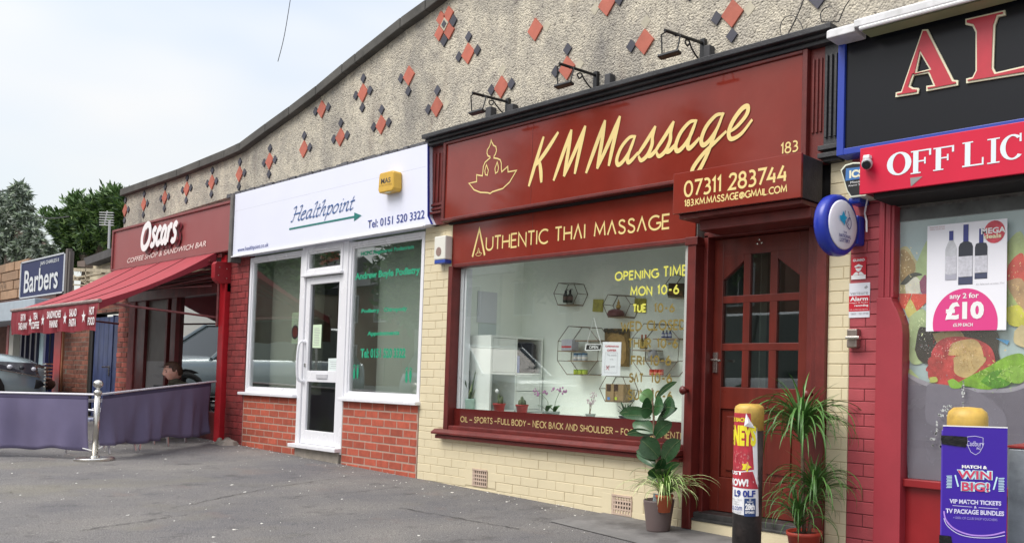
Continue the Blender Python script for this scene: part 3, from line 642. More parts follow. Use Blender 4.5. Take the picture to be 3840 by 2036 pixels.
# shutter-box sign over the door
S3 = thing('door_box_sign', 'projecting maroon box sign over the door with gold phone number and email', 'sign', (-3.5, -.16, 2.3))
xl, zl = W(2523, 805, -.32); xr, zr = W(3003, 739, -.32); zt = W(3006, 571, -.32)[1]
zl = (zl+zr)/2
q = MB().box(xl, xr, -.322, -.3, zl, zt); q.build('sign_panel', M_maroon, S3, bevel=.003)
q = MB().box(xl+.003, xr-.004, -.30, -.077, zl+.004, zt-.004); q.build('box_body', mat('weathered_black_paint', (.022,.018,.024), .5, var=.5, vscale=15, bump=.8, dirt=.3, dirtcol=(.12,.10,.09)), S3, bevel=.004)
q = MB().box(xl+.02, xr-.02, -.28, .05, zl-.03, zl+.002).box(xl+.12, xr-.02, -.18, .10, zl-.10, zl-.03); q.build('box_soffit', M_dark, S3, bevel=.006)
P3 = lambda x, y: (x/5.152+2540, y/5.152+560)
Yb = -.3235
q = gquad('07311', P3(135,915), P3(840,812), P3(132,640), Yb, .017, gap=.16); gquad('283744', P3(1000,775), P3(2110,608), P3(1000,490), Yb, .017, gap=.16, mb=q)
gquad('183.KM.MASSAGE@GMAIL.COM', P3(140,1105), P3(2110,820), P3(137,992), Yb, .0085, gap=.17, mb=q); q.build('lettering', M_gold, S3)
# gooseneck floodlights on the sign ledge
def lamp(px, py, ptip, label):
    x, z = W(px, py, -.05); zb = W(px, py+35, -.05)[1]
    t = thing('sign_floodlight', label, 'lamp', (x, -.05, 3.245), 'black floodlights above the massage sign')
    yt = XP(*ptip, x)[0]; zt_ = XP(*ptip, x)[1]; ztop = z
    q = MB().box(x-.022, x+.022, -.06, -.03, 3.246, ztop+.03).box(x-.028,x+.028,-.10,-.03,3.246,3.26); q.build('wall_bracket', M_blk, t, bevel=.003)
    MB().tube([(x,-.04,ztop),(x,yt,zt_)], .012, 8).build('arm', M_blk, t)
    pts = smooth([(x,-.06,3.26),(x,-.12,3.29),(x,-.17,3.33),(x,-.20,ztop-.03),(x,-.235,ztop-.05),(x,-.215,ztop-.075),(x,-.19,ztop-.05)], 4)
    MB().tube(pts, .006, 6).build('scroll_brace', M_blk, t)
    hb = zt_-.15
    q = MB().tube([(x-.05,yt+.02,zt_-.01),(x-.06,yt+.04,hb+.01)], .005, 6).tube([(x+.05,yt+.10,zt_-.01),(x+.06,yt+.06,hb+.01)], .005, 6).tube([(x-.05,yt+.02,zt_-.01),(x,yt+.02,zt_)], .005, 6).tube([(x+.05,yt+.10,zt_-.01),(x,yt+.10,zt_-.005)], .005, 6)
    q.build('yoke', M_blk, t)
    h = thing_part = MB(); h.obox((x, yt+.05, hb), Vector((1,0,0)), Vector((0,.96,-.28)), Vector((0,.28,.96)), .095, .022, .010); h.build('lamp_head', M_blk, t, bevel=.004)
    return t
P6 = lambda x, y: (x/2.277+1500, y/2.277); P7 = lambda x, y: (x/2.277+2300, y/2.277)
lamp(*P6(918,872), P6(618,795), 'black floodlight on scrolled arm nearest the white Healthpoint sign')
lamp(*P6(1672,645), P6(1360,545), 'middle black floodlight on scrolled arm in front of a red diamond tile')
lamp(*P7(765,370), P7(440,262), 'black floodlight on scrolled arm nearest the off licence')
def jbox(a, b, c, label):
    x0, z0 = W(*a, -.05); x1, z1 = W(*b, -.05); zt = W(*c, -.05)[1]
    q = MB().box(x0, x0+(x1-x0)*.75, -.09, -.03, 3.246, zt); o = q.build('junction_box', mat('dark_grey_plastic', (.05,.05,.055), .6, var=.3), None, bevel=.008); tag(o, label, 'box', 'small boxes on the sign ledge')
jbox(P6(758,1000), P6(822,985), P6(760,930), 'dark box on the ledge left of the first floodlight')
jbox(P6(945,945), P6(1010,930), P6(950,905), 'dark box on the ledge right of the first floodlight')
jbox(P6(1775,715), P6(1840,690), P6(1790,645), 'dark box on the ledge right of the middle floodlight')
jbox(P7(800,460), P7(870,440), P7(802,408), 'dark box on the ledge right of the last floodlight')
# ------------------------------------------------------------------ lettering on the massage window
WT = KM
P8 = lambda x, y: (x/2.439+2050, y/2.439+1000)
Yg = .0445
def wtext(s, pa, pb, ph, mt, wd=.014):
    q = gquad(s, pa, pb, ph, Yg, wd, gap=.22); q.build('window_lettering', mt, KM)
wtext('OPENING', P8(628,125), P8(1018,95), P8(628,55), M_yel); wtext('TIMES', P8(1068,90), P8(1345,70), P8(1066,5), M_yel)
wtext('MON', P8(770,262), P8(960,255), P8(770,190), M_yel); wtext('10-6', P8(1015,250), P8(1205,243), P8(1012,175), M_yel)
wtext('TUE', P8(790,412), P8(905,408), P8(790,350), M_yel); wtext('10-6', P8(985,412), P8(1165,410), P8(985,342), M_ochre)
wtext('WED', P8(680,582), P8(865,580), P8(675,508), M_ochre); wtext('CLOSED', P8(920,578), P8(1265,570), P8(918,498), M_ochre)
wtext('THUR', P8(748,738), P8(950,736), P8(742,664), M_ochre); wtext('10-6', P8(1010,736), P8(1195,738), P8(1010,662), M_ochre)
wtext('FRI', P8(775,894), P8(890,897), P8(772,820), M_ochre); wtext('10-6', P8(945,898), P8(1132,895), P8(945,818), M_ochre)
wtext('SAT', P8(758,1050), P8(880,1054), P8(758,978), M_ochre); wtext('10-6', P8(955,1056), P8(1140,1060), P8(955,978), M_ochre)
wtext('SUN', P8(745,1210), P8(905,1212), P8(745,1128), M_ochre); wtext('10-6', P8(960,1215), P8(1145,1224), P8(960,1135), M_ochre)
P9 = lambda x, y: (x/1.707+1600, y/1.707+1000)
Yg = .037
M_gold2 = mat('dull_gold_vinyl', (.50,.38,.16), .4)
def btext(s, a, b, h): gquad(s, P9(*a), P9(*b), P9(*h), Yg, .0085, gap=.2).build('window_lettering', M_gold2, KM)
btext('OIL', (217,990), (262,993), (218,957)); btext('-', (272,995), (292,996), (272,960)); btext('SPORTS', (304,996), (420,1003), (305,962)); btext('-', (432,1004), (450,1005), (432,968))
btext('FULL', (456,1005), (532,1010), (457,970)); btext('BODY', (545,1012), (634,1020), (546,977)); btext('-', (645,1020), (664,1022), (645,985))
btext('NECK', (680,1024), (765,1032), (681,985)); btext('BACK', (783,1033), (873,1040), (784,995)); btext('AND', (890,1042), (963,1048), (893,1005)); btext('SHOULDER', (983,1050), (1190,1068), (985,1012))
btext('-', (1205,1070), (1228,1072), (1205,1030)); btext('FOOT', (1245,1072), (1350,1082), (1246,1035)); btext('-', (1365,1085), (1385,1087), (1365,1046)); btext('AUTHENTIC', (1410,1088), (1662,1105), (1412,1048))
# hanging open sign and offer notice behind the glass
YN = .09
t = thing('open_sign', 'small black and white OPEN sign hanging on a white cord in the window', 'sign', (-5.5, YN, 1.2))
def quad(px, Y): return [W(a, b, Y) for a, b in px]
q = MB().prism(quad([P8(348,768),P8(496,763),P8(506,706),P8(358,707)], YN), YN-.002, YN+.004); q.build('board', M_text_w, t)
MB().flat(quad([P8(358,758),P8(490,754),P8(498,713),P8(366,714)], YN-.003), YN-.003).build('black_face', M_blk, t)
fquad('OPEN', M_text_w, t, P8(388,750), P8(470,748), P8(390,722), YN-.005, bold=.02)
a, b, c = [Vector((*[W(*p, YN)[0]], YN, W(*p, YN)[1])) for p in (P8(368,706), P8(432,468), P8(497,706))]
MB().tube([a, b, c], .003, 5).build('cord', M_text_w, t)
t = thing('offer_notice', 'white OPENING OFFER notice taped inside the massage window', 'notice', (-5.2, YN, 1.1))
q = MB().prism(quad([P8(502,995),P8(672,998),P8(684,688),P8(514,686)], YN-.01), YN-.011, YN-.009); q.build('paper', mat('bright_paper', (.86,.86,.90), .6), t)
M_prred = mat('red_print', (.55,.03,.05), .5)
fquad('OPENING', M_prred, t, P8(535,734), P8(658,736), P8(536,718), YN-.013, bold=.02); fquad('OFFER', M_prred, t, P8(553,774), P8(638,775), P8(554,754), YN-.013, bold=.02)
M_grpr = mat('grey_print', (.35,.35,.37), .6)
for s, a, b, c in (('This month', (550,815),(637,816),(551,797)), ('only', (577,855),(610,855),(577,838)), ('£40', (586,922),(622,922),(587,905))): fquad(s, M_grpr, t, P8(*a), P8(*b), P8(*c), YN-.013)
fquad('£45', M_grpr, t, P8(542,924), P8(575,924), P8(543,904), YN-.013)
q = MB(); 
for st in ([(541,942),(575,900)], [(545,902),(570,945)]): nib([W(*P8(*p), YN-.014) for p in st], .004, y=YN-.014, mb=q)
q.build('red_cross', M_prred, t)
q = MB(); nib([W(*P8(*p), YN-.012) for p in ((528,966),(642,970),(648,786),(537,784))], .002, closed=True, y=YN-.012, mb=q); q.build('border', M_grpr, t)
# ------------------------------------------------------------------ hexagon shelves
YW = .74; M_wire = mat('bronze_wire', (.16,.12,.08), .4, metal=.6); M_shelf = mat('thin_wood_shelf', (.30,.20,.12), .5)
def hexshelf(px, label, poly, shelves, dep=.12):
    t = thing('wire_shelf', label, 'shelf', (*[W(*px, YW)[0]], YW, W(*px, YW)[1]), 'wire shelves on the massage shop wall')
    yb, yf = YW+.035, YW-dep+.035
    pb = [Vector((W(*p, yf)[0], yf, W(*p, yf)[1])) for p in poly]
    q = MB(); n = len(pb); back = [p+Vector((0, dep, 0)) for p in pb]
    for i in range(n):
        q.tube([pb[i], pb[(i+1) % n]], .0032, 5).tube([back[i], back[(i+1) % n]], .0032, 5).tube([pb[i], back[i]], .0032, 5)
    q.build('wire_frame', M_wire, t)
    for a, b in shelves:
        xa, za = W(*a, yf); xb, zb = W(*b, yf); MB().box(xa, xb, yf, yf+dep, (za+zb)/2-.004, (za+zb)/2+.003).build('shelf_board', M_shelf, t)
    return t, yf
_, yf = hexshelf(P8(175,250), 'hexagonal wire shelf holding two dark pump bottles, near the top left of the wall', [P8(*p) for p in ((100,345),(238,348),(283,245),(248,150),(108,150),(65,245))], [(P8(100,345),P8(238,348))])
hexshelf(P8(650,350), 'hexagonal wire shelf with the dark red incense holder', [P8(*p) for p in ((560,455),(712,460),(765,340),(715,262),(560,255),(515,345))], [(P8(560,455),P8(712,460))])
hexshelf(P8(1200,170), 'hexagonal wire shelf with a brown framed picture, at the top right behind the opening times', [P8(*p) for p in ((1112,275),(1255,278),(1300,150),(1260,70),(1150,70),(1085,165))], [(P8(1112,275),P8(1255,278))])
hexshelf(P8(610,1115), 'hexagonal wire shelf holding the brown paper packages below the notice', [P8(*p) for p in ((535,1232),(700,1235),(742,1125),(695,1005),(545,1000),(483,1112))], [(P8(535,1232),P8(700,1235))])
hexshelf(P8(285,760), 'large octagonal wire shelf with boxes and jars, left of the OPEN sign', [P8(*p) for p in ((185,985),(372,985),(465,858),(478,680),(380,552),(198,545),(105,680),(98,858))], [(P8(258,670),P8(478,678)),(P8(105,768),P8(240,772)),(P8(190,858),P8(350,860)),(P8(185,985),P8(372,985))], .16)
hexshelf(P8(990,760), 'large octagonal wire shelf with bottles, behind the weekday opening times', [P8(*p) for p in ((875,995),(1090,1000),(1200,860),(1212,662),(1095,525),(890,520),(785,650),(780,855))], [(P8(970,655),P8(1215,662)),(P8(780,760),P8(942,765)),(P8(890,860),P8(1085,862)),(P8(875,995),P8(1090,1000))], .16)
def at8(x, y, Y): a, b = W(*P8(x, y), Y); return a, b
def boxon(nm, label, cat, pa, pb, ph, col, Y=.66, dp=.06, group=None, band=None, n=1, lid=None):
    xa, za = at8(*pa, Y); xb, zb = at8(*pb, Y); zh = at8(*ph, Y)[1]
    t = thing(nm, label, cat, ((xa+xb)/2, Y, za), group)
    wd = (xb-xa)/n
    if nm in ('jar', 'bottle', 'pump_bottle'):
        r = (xb-xa)/2*.96; h = zh-za; c = ((xa+xb)/2, Y+r, za)
        pr = [(r*.95,0),(r,.01),(r,h*.7),(r*.9,h*.74)] if nm == 'jar' else [(r*.95,0),(r,.01),(r,h*.55),(r*.4,h*.72),(r*.35,h*.8)]
        MB().lathe(c, pr, 12).build('body', mat('c_'+nm+str(col), col, .35), t, smooth=False)
        lc = lid or (.02,.02,.02)
        MB().lathe(c, [(r*(.98 if nm == 'jar' else .42),h*.74),(r*(.98 if nm == 'jar' else .42),h*.98),(0,h)], 12).build('cap', mat('cap'+str(lc), lc, .4), t)
        if band: MB().lathe(c, [(r*1.01,h*.2),(r*1.01,h*.5)], 12).build('paper_label', mat('lab'+str(band), band, .6), t)
        if nm == 'pump_bottle': MB().tube([(c[0],c[1],c[2]+h*.9),(c[0],c[1],c[2]+h*1.05),(c[0]+r*1.1,c[1],c[2]+h*1.04)], r*.16, 6).build('pump', M_blk, t)
    else:
        MB().box(xa, xb, Y, Y+dp, za, zh).build('carton', mat('c_'+nm+str(col), col, .6, var=.1, vscale=30), t, bevel=.002)
        if band: MB().box(xa+.004, xb-.004, Y-.002, Y-.001, za+(zh-za)*.25, za+(zh-za)*.40).build('band', mat('bd'+str(band), band, .5), t)
    return t
for i, lb in enumerate(('left hand dark pump bottle on the hexagonal shelf', 'right hand dark pump bottle on the hexagonal shelf')):
    boxon('pump_bottle', lb, 'bottle', (136+i*40,328), (170+i*40,328), (140,215), (.03,.035,.025), .70, group='dark pump bottles', band=(.20,.12,.10))
boxon('carton_box', 'pale grey carton with a red stripe on the left octagonal shelf', 'box', (133,765), (228,768), (135,665), (.50,.50,.56), .62, .08, band=(.6,.04,.05))
for i, lb in enumerate(('left', 'middle', 'right')):
    boxon('jar', lb+' of three blue lidded white jars on the left octagonal shelf', 'jar', (230+i*40,856), (266+i*40,856), (230,788), (.40,.45,.50), .62, group='blue lidded jars', lid=(.02,.10,.2), band=(.7,.65,.6))
    boxon('jar', lb+' of three lime green jars on the bottom of the left octagonal shelf', 'jar', (232+i*40,982), (268+i*40,982), (232,937), (.45,.55,.05), .62, group='lime green jars', lid=(.25,.40,.03))
    boxon('bottle', lb+' of three small dark blue bottles on the right octagonal shelf', 'bottle', (1040+i*32,650), (1066+i*32,650), (1040,580), (.03,.05,.22), .62, group='small dark blue bottles', band=(.55,.55,.6))
    boxon('jar', lb+' of three red jars at the bottom of the right octagonal shelf', 'jar', (925+i*42,990), (963+i*42,990), (925,936), (.60,.05,.03), .62, group='red jars', lid=(.5,.04,.03), band=(.8,.3,.2))
for i, lb in enumerate(('left', 'right')):
    boxon('bottle', lb+' brown glass bottle on the right octagonal shelf', 'bottle', (840+i*33,750), (870+i*33,750), (842,618), (.16,.10,.03), .62, group='brown bottles', band=(.35,.28,.1), lid=(.35,.08,.04))
    t = boxon('paper_package', lb+' brown paper package on the lower hexagonal shelf', 'package', (535+i*84,1228), (612+i*88,1232), (537,1070), (.33,.22,.11), .66, .08, group='brown paper packages')
    MB().flat([at8(*p, .657) for p in ((548+i*66,1135),(584+i*66,1137),(586+i*66,1075),(550+i*66,1073))], .657).build('dark_window', mat('dark_brown_print', (.06,.03,.02), .5), t)
    MB().flat([at8(*p, .657) for p in ((555+i*66,1215),(578+i*66,1216),(578+i*66,1192),(555+i*66,1190))], .657).build('sticker', mat('st%d' % i, ((.1,.25,.6) if i == 0 else (.5,.6,.05)), .5), t)
t = thing('incense_holder', 'dark red incense holder with a small brass figure on the shelf', 'ornament', (at8(620,450,.68)[0], .68, at8(620,450,.68)[1]))
x, z = at8(617, 452, .68); MB().lathe((x,.70,z), [(.075,0),(.078,.02),(.065,.05),(.03,.065),(0,.066)], 16).build('bowl', mat('dark_red_lacquer', (.14,.03,.035), .35), t, smooth=True)
q = MB().sphere((x+.03,.70,z+.085), .022, 10, 6, (1,1,1.2)).sphere((x+.03,.70,z+.118), .013, 10, 6).lathe((x+.03,.70,z+.12), [(.008,0),(.003,.03),(0,.032)], 8); q.build('brass_figure', mat('brass', (.5,.33,.1), .35, metal=.8), t, smooth=True)
t = thing('stone_ornament', 'grey stone ornament on the middle of the right octagonal shelf', 'ornament', (at8(970,850,.66)[0], .66, at8(970,855,.66)[1]))
x, z = at8(970, 855, .66); MB().sphere((x,.66,z+.045), .05, 12, 8, (1,.8,.95)).build('stone', mat('stone', (.32,.32,.34), .7), t, smooth=True); MB().box(x-.04,x+.10,.62,.70,z-.002,z+.02).build('base', mat('stone_base', (.28,.26,.22), .7), t)
# pictures
t = thing('carved_picture', 'brown and gold carved face picture hanging on the wall behind the notice', 'picture', (at8(640,740,.76)[0], .76, at8(640,740,.76)[1]))
q = MB().prism([at8(*p, .74) for p in ((530,905),(736,914),(742,565),(530,566))], .74, .77); q.build('panel', mat('dark_gold_print', (.20,.12,.03), .4, var=.3, vscale=30), t)
q = MB().flat([at8(*p, .737) for p in ((545,880),(560,890),(700,890),(724,840),(728,720),(710,640),(660,608),(600,610),(555,650),(540,720))], .737); q.build('gold_oval', mat('gold_print', (.42,.26,.09), .4, var=.35, vscale=22), t)
q = MB()
for i in range(14): x, z = at8(535+i*15, 585+rnd.uniform(-8,14), .735); q.sphere((x,.735,z), rnd.uniform(.012,.022), 7, 5, (1,.4,1))
q.build('dark_leaves', mat('dark_leaf_print', (.04,.03,.015), .5), t)
for nm, c, pts, lb in (('gold_plaque', (.42,.37,.04), ((422,410),(502,414),(510,300),(430,298)), 'small yellow gold plaque left of the incense shelf'), ('gold_plaque', (.44,.38,.05), ((802,418),(898,422),(902,292),(808,290)), 'larger yellow gold plaque right of the incense shelf')):
    q = MB().prism([at8(*p, .76) for p in pts], .755, .775); o = q.build(nm, mat('gold_plaque_paint', c, .45, var=.35, vscale=30, bump=.8, bscale=80), None); tag(o, lb, 'plaque')
t = thing('framed_picture', 'dark brown framed picture standing on the top right hexagonal shelf', 'picture', (at8(1180,270,.68)[0], .68, at8(1180,270,.68)[1]))
MB().prism([at8(*p, .66) for p in ((1108,268),(1252,276),(1255,152),(1115,150))], .66, .68).build('frame', mat('brown_frame', (.07,.04,.02), .4), t)
MB().flat([at8(*p, .657) for p in ((1120,258),(1240,264),(1240,222),(1120,218))], .657).build('picture_face', mat('russet', (.20,.09,.04), .5, var=.4, vscale=40), t)
# white cube shelving against the side wall
PC = lambda x, y: (x/2.439+1700, y/2.439+1000)
CU = thing('cube_shelf_unit', 'white four cube shelf unit with black jumper in its top right cube', 'shelf unit', (-6.9, .4, .66))
xf = -6.70; M_unit = mat('white_melamine', (.82,.84,.80), .35); ua = .175; ub = XP(*PC(822,700), xf)[0]; um = XP(*PC(582,700), xf)[0]
zt = 1.37; zb = .66; zm = 1.02
ub = min(ub, .77)
q = MB().box(-7.055, xf, ua, ua+.02, zb, zt-.02).box(-7.055, xf, ub-.02, ub, zb, zt-.02).box(-7.055, xf, um-.008, um+.008, zb, zt-.02).box(-7.055, xf, ua, ub, zt-.02, zt).box(-7.055,xf,ua+.02,ub-.02,zm-.008,zm+.008).box(-7.055,xf,ua+.02,ub-.02,zb,zb+.02).box(-7.055,-7.045,ua+.02,ub-.02,zb+.02,zt-.02)
q.build('carcass', M_unit, CU, bevel=.002)
MB().box(xf-.02, xf-.002, ua+.024, um-.012, zm+.012, zt-.024).build('cube_door', M_unit, CU, bevel=.002)
MB().box(xf-.02, xf-.002, um+.012, ub-.024, zb+.20, zm-.012).build('drawer_front', M_unit, CU, bevel=.002); MB().box(xf-.02, xf-.002, um+.012, ub-.024, zb+.024, zb+.195).build('drawer_front', M_unit, CU, bevel=.002)
MB().box(xf-.2, xf-.02, um+.05, ub-.05, zm+.01, zt-.05).build('folded_towels', mat('dark_textile', (.02,.02,.03), .9, var=.4, vscale=15, bump=1, bscale=30), CU, bevel=.03)
MB().box(xf-.12, xf-.012, um+.012, um+.045, zm+.01, zm+.17).build('magazine', mat('blue_magazine', (.15,.2,.45), .5), CU)
t = thing('wall_poster', 'faded pale poster on the side wall above the cube shelf unit', 'poster', (-7.05, .4, 1.6))
ya, yb = XP(*PC(225,300), -7.05)[0], XP(*PC(402,300), -7.05)[0]
MB().box(-7.058, -7.052, ya, yb, 1.50, 1.80).build('sheet', mat('faded_sheet', (.68,.69,.72), .7), t); MB().box(-7.058, -7.052, ya+.02, yb, 1.28, 1.495).build('lower_sheet', mat('faded_sheet2', (.62,.68,.66), .7), t)
# ------------------------------------------------------------------ plants in the window
M_terra = mat('red_plastic_pot', (.42,.035,.03), .45); M_soil = mat('potting_soil', (.03,.02,.015), .95)
def pot(parent, c, r0, r1, h, mt, rim=True, n=24):
    pr = [(r0,0),(r1,h*.86),(r1*1.08,h*.87),(r1*1.08,h),(r1*.98,h),(r1*.94,h*.88),(0,h*.86)] if rim else [(r0,0),(r0*1.03,.01),(r1,h-.01),(r1,h),(r1*.93,h),(r1*.9,h*.9),(0,h*.88)]
    o = MB().lathe(c, pr, n).build('pot', mt, parent, smooth=False); o.data.polygons.foreach_set('use_smooth', [True]*len(o.data.polygons))
    MB().lathe((c[0],c[1],c[2]+h*.885), [(r1*.9,0),(0,.004)], n).build('soil', M_soil, parent); return o
def blade_mesh(L, w, droop, mt, fold=.3, n=7, curl=0., tip=.05, stripe=None, up=1.0):
    q = MB(); pts = []
    ang = up; x = z = 0; st = L/n
    for i in range(n+1):
        pts.append((x, z)); x += math.cos(ang)*st; z += math.sin(ang)*st; ang -= droop/n*(.5+i/n)
    for i, (x, z) in enumerate(pts):
        t = i/n; ww = w*(math.sin(math.pi*min(.98, (.12+.88*t)))**.6 if tip > .2 else (1-t)**.55*(.6+.9*min(t*4, .45)))
        q.v += [Vector((x, -ww/2, z+ww*fold)), Vector((x, 0, z)), Vector((x, ww/2, z+ww*fold))]
    for i in range(n):
        b = i*3; q.f += [[b,b+3,b+4,b+1],[b+1,b+4,b+5,b+2]]; q.mi += [0, 0]
    if stripe:
        for i in range(n+1):
            x, z = pts[i]; t = i/n; ww = w*.35*(1-t)**.6; q.v += [Vector((x,-ww/2,z+.0015+ww*fold)), Vector((x,ww/2,z+.0015+ww*fold))]
        b0 = 3*(n+1)
        for i in range(n): b = b0+2*i; q.f.append([b,b+2,b+3,b+1]); q.mi.append(1)
    me = bpy.data.meshes.new('leaf'); me.from_pydata([tuple(v) for v in q.v], [], q.f); me.materials.append(mt)
    if stripe: me.materials.append(stripe); me.polygons.foreach_set('material_index', q.mi)
    me.polygons.foreach_set('use_smooth', [True]*len(me.polygons)); me.update(); return me
def leafobj(me, parent, loc, az, tilt=0., sc=1., roll=0.):
    o = bpy.data.objects.new('leaf', me); scene.collection.objects.link(o); o.parent = parent
    o.location = Vector(loc)-org(parent); o.rotation_euler = (roll, tilt, az); o.scale = (sc,)*3; return o
def leafmat(nm, c, rough=.4, var=.25, tr=.25, ov=.25):
    mm = mat(nm, c, rough, var=var, vscale=25, obj_var=ov); p = mm.node_tree.nodes['Principled BSDF']; p.inputs['Subsurface Weight'].default_value = 0
    return mm
M_lf_dr = leafmat('dracaena_leaf', (.085,.20,.045)); M_lf_ru = leafmat('rubber_plant_leaf', (.03,.085,.03), .25, .2, ov=.3); M_lf_ru2 = leafmat('young_rubber_leaf', (.09,.19,.06), .3)
M_lf_sp = leafmat('spider_plant_leaf', (.20,.38,.08), .45); M_lf_cr = leafmat('cream_stripe_leaf', (.52,.58,.28), .5); M_lf_sn = leafmat('sansevieria_leaf', (.08,.13,.05), .4); M_stem = mat('plant_stem', (.20,.14,.09), .8, var=.3, vscale=40, bump=.6)
DZ = .656
def wx(x, y, Y): return W(*PC(x, y), Y)
sp = thing('snake_plant', 'upright striped snake plant in a pale green pot at the left of the window', 'plant', (wx(140,1250,.14)[0], .14, DZ))
x = wx(140,1250,.14)[0]; pot(sp, (x,.14,DZ), .050, .060, .125, mat('pale_green_ceramic', (.42,.58,.50), .4), False)
sb = [blade_mesh(.30, .035, .1, M_lf_sn, .25, 6, up=1.4, stripe=None), blade_mesh(.24, .035, .3, M_lf_sn, .3, 6, up=1.3), blade_mesh(.2, .03, .3, M_lf_cr, .3, 6, up=1.25)]
for i in range(11): leafobj(sb[i % 3], sp, (x+rnd.uniform(-.02,.02), .14+rnd.uniform(-.02,.02), DZ+.11), i*2.4+.3, 0, rnd.uniform(.7,1.05))
for i, (a, lb) in enumerate(((418,'red potted cactus with a white bloom beside the snake plant'),(628,'red potted cluster cactus in the middle left of the window'))):
    t = thing('potted_cactus', lb, 'cactus', (wx(a,1300,.16)[0], .16, DZ), 'potted cacti in the massage window'); x = wx(a,1300,.16)[0]; pot(t, (x,.16,DZ), .038, .052, .095, M_terra)
    mc = mat('cactus_skin', (.14,.17,.09), .7, var=.3, vscale=60, bump=1, bscale=200)
    for k in range(5 if i else 3): 
        a_ = k*1.3; h = rnd.uniform(.05,.10); MB().lathe((x+.02*math.cos(a_),.16+.02*math.sin(a_),DZ+.08), [(.012,0),(.016,h*.4),(.014,h*.85),(.006,h),(0,h+.003)], 10).build('cactus_stem', mc, t, smooth=True)
    if not i: MB().sphere((x-.012,.14,DZ+.205), .02, 10, 6, (1,.6,1)).build('bloom', M_text_w, t, smooth=True)
M_or = mat('mauve_petal', (.42,.20,.36), .5); M_or2 = mat('pale_pink_petal', (.62,.48,.52), .5)
for nm, xs_, top_, mt_, lb in (('orchid', ((745,1130),(770,1165),(850,1150)), (855,1330), M_or, 'mauve orchid nearest the cube shelf unit'), ('orchid', ((925,1130),(985,1125),(1020,1145)), (925,1340), M_or, 'mauve orchid with dark flowers in the middle of the window')):
    bx = wx(top_[0], 1300, .16)[0]; t = thing(nm, lb, 'orchid', (bx, .16, DZ), 'orchids in the massage window')
    pot(t, (bx,.16,DZ-.0), .035, .045, .05, mat('clear_grey_pot', (.4,.45,.42), .3))
    ends = [Vector((wx(*p,.16)[0], .16, wx(*p,.16)[1])) for p in xs_]
    MB().tube(smooth([(bx,.16,DZ+.04),(bx+.01,.16,DZ+.13),(sum(e.x for e in ends)/len(ends),.16,sum(e.z for e in ends)/len(ends))], 5), .0022, 5).build('stem', M_lf_ru2, t)
    for e in ends:
        q = MB()
        for _ in range(7): q.sphere(e+Vector((rnd.uniform(-.03,.03), rnd.uniform(-.015,.015), rnd.uniform(-.018,.018))), rnd.uniform(.008,.013), 6, 4, (1,.4,.9))
        q.build('blossom', mt_, t)
    me = blade_mesh(.11, .045, 1.0, M_lf_ru2, .2, 6, up=.9, tip=.5)
    for k in range(3): leafobj(me, t, (bx,.16,DZ+.045), k*2.2-.4, 0, .9)
bx = at8(400,1340,.16)[0]; t = thing('orchid', 'pale pink spray orchid between the mauve orchid and the brown packages', 'orchid', (bx, .16, DZ), 'orchids in the massage window')
pot(t, (bx,.16,DZ), .03, .04, .05, mat('clear_grey_pot', (.4,.45,.42), .3))
for k in range(5):
    e = Vector((bx+rnd.uniform(-.06,.05), .16, DZ+rnd.uniform(.13,.22))); MB().tube([(bx+rnd.uniform(-.015,.015),.16,DZ+.04), (bx+rnd.uniform(-.02,.02),.16,DZ+.1), e], .0018, 4).build('stem', M_stem, t)
    q = MB()
    for _ in range(8): q.sphere(e+Vector((rnd.uniform(-.025,.025), rnd.uniform(-.015,.015), rnd.uniform(-.02,.02))), rnd.uniform(.006,.009), 6, 4, (1,.4,.9))
    q.build('blossom', M_or2, t)
bx = at8(720,1360,.16)[0]; t = thing('succulent', 'spiky dark green succulent behind the rubber plant leaves', 'plant', (bx, .16, DZ)); pot(t, (bx,.16,DZ), .04, .05, .05, M_blk)
me = blade_mesh(.13, .022, .4, M_lf_ru, .4, 5, up=.9)
for k in range(20): leafobj(me, t, (bx+rnd.uniform(-.03,.03),.16,DZ+.04+rnd.uniform(0,.03)), k*2.4, rnd.uniform(-.3,.3), rnd.uniform(.6,1.1))
# ------------------------------------------------------------------ podiatry shop
HP = thing('podiatry_shop', 'white framed podiatry shop front with glazed door between two windows', 'shop', (-9.5, 0, 0))
M_blind = mat('grey_green_blind', (.38,.42,.35), .8, var=.08, vscale=3)
MB().box(-11.42,-7.5,.62,.7,-.1,3.1).build('blind_wall', M_blind, HP)
q = MB().box(-11.42,-11.36,.06,.62,-.1,3.1).box(-7.56,-7.50,.1,.62,-.1,3.1).box(-11.42,-7.5,.10,.62,2.42,2.5).box(-11.42,-7.5,.1,.62,.0,.04); each(q, 'inner_wall', M_blind, HP)
q = MB()
for i in range(28): x = -11.30+i*.045; q.obox((x,.26,1.55), Vector((.82,.57,0)), Vector((-.57,.82,0)), Vector((0,0,1)), .026, .001, .82)
q.build('vertical_blind', mat('blind_slat', (.46,.49,.40), .8), HP)
q = MB()
for i in range(32): x = -8.86+i*.042; q.obox((x,.30,1.55), Vector((.85,.53,0)), Vector((-.53,.85,0)), Vector((0,0,1)), .025, .001, .82)
q.build('vertical_blind', mat('blind_slat2', (.48,.54,.46), .8), HP)
WZ0, WZ1 = .735, 2.375
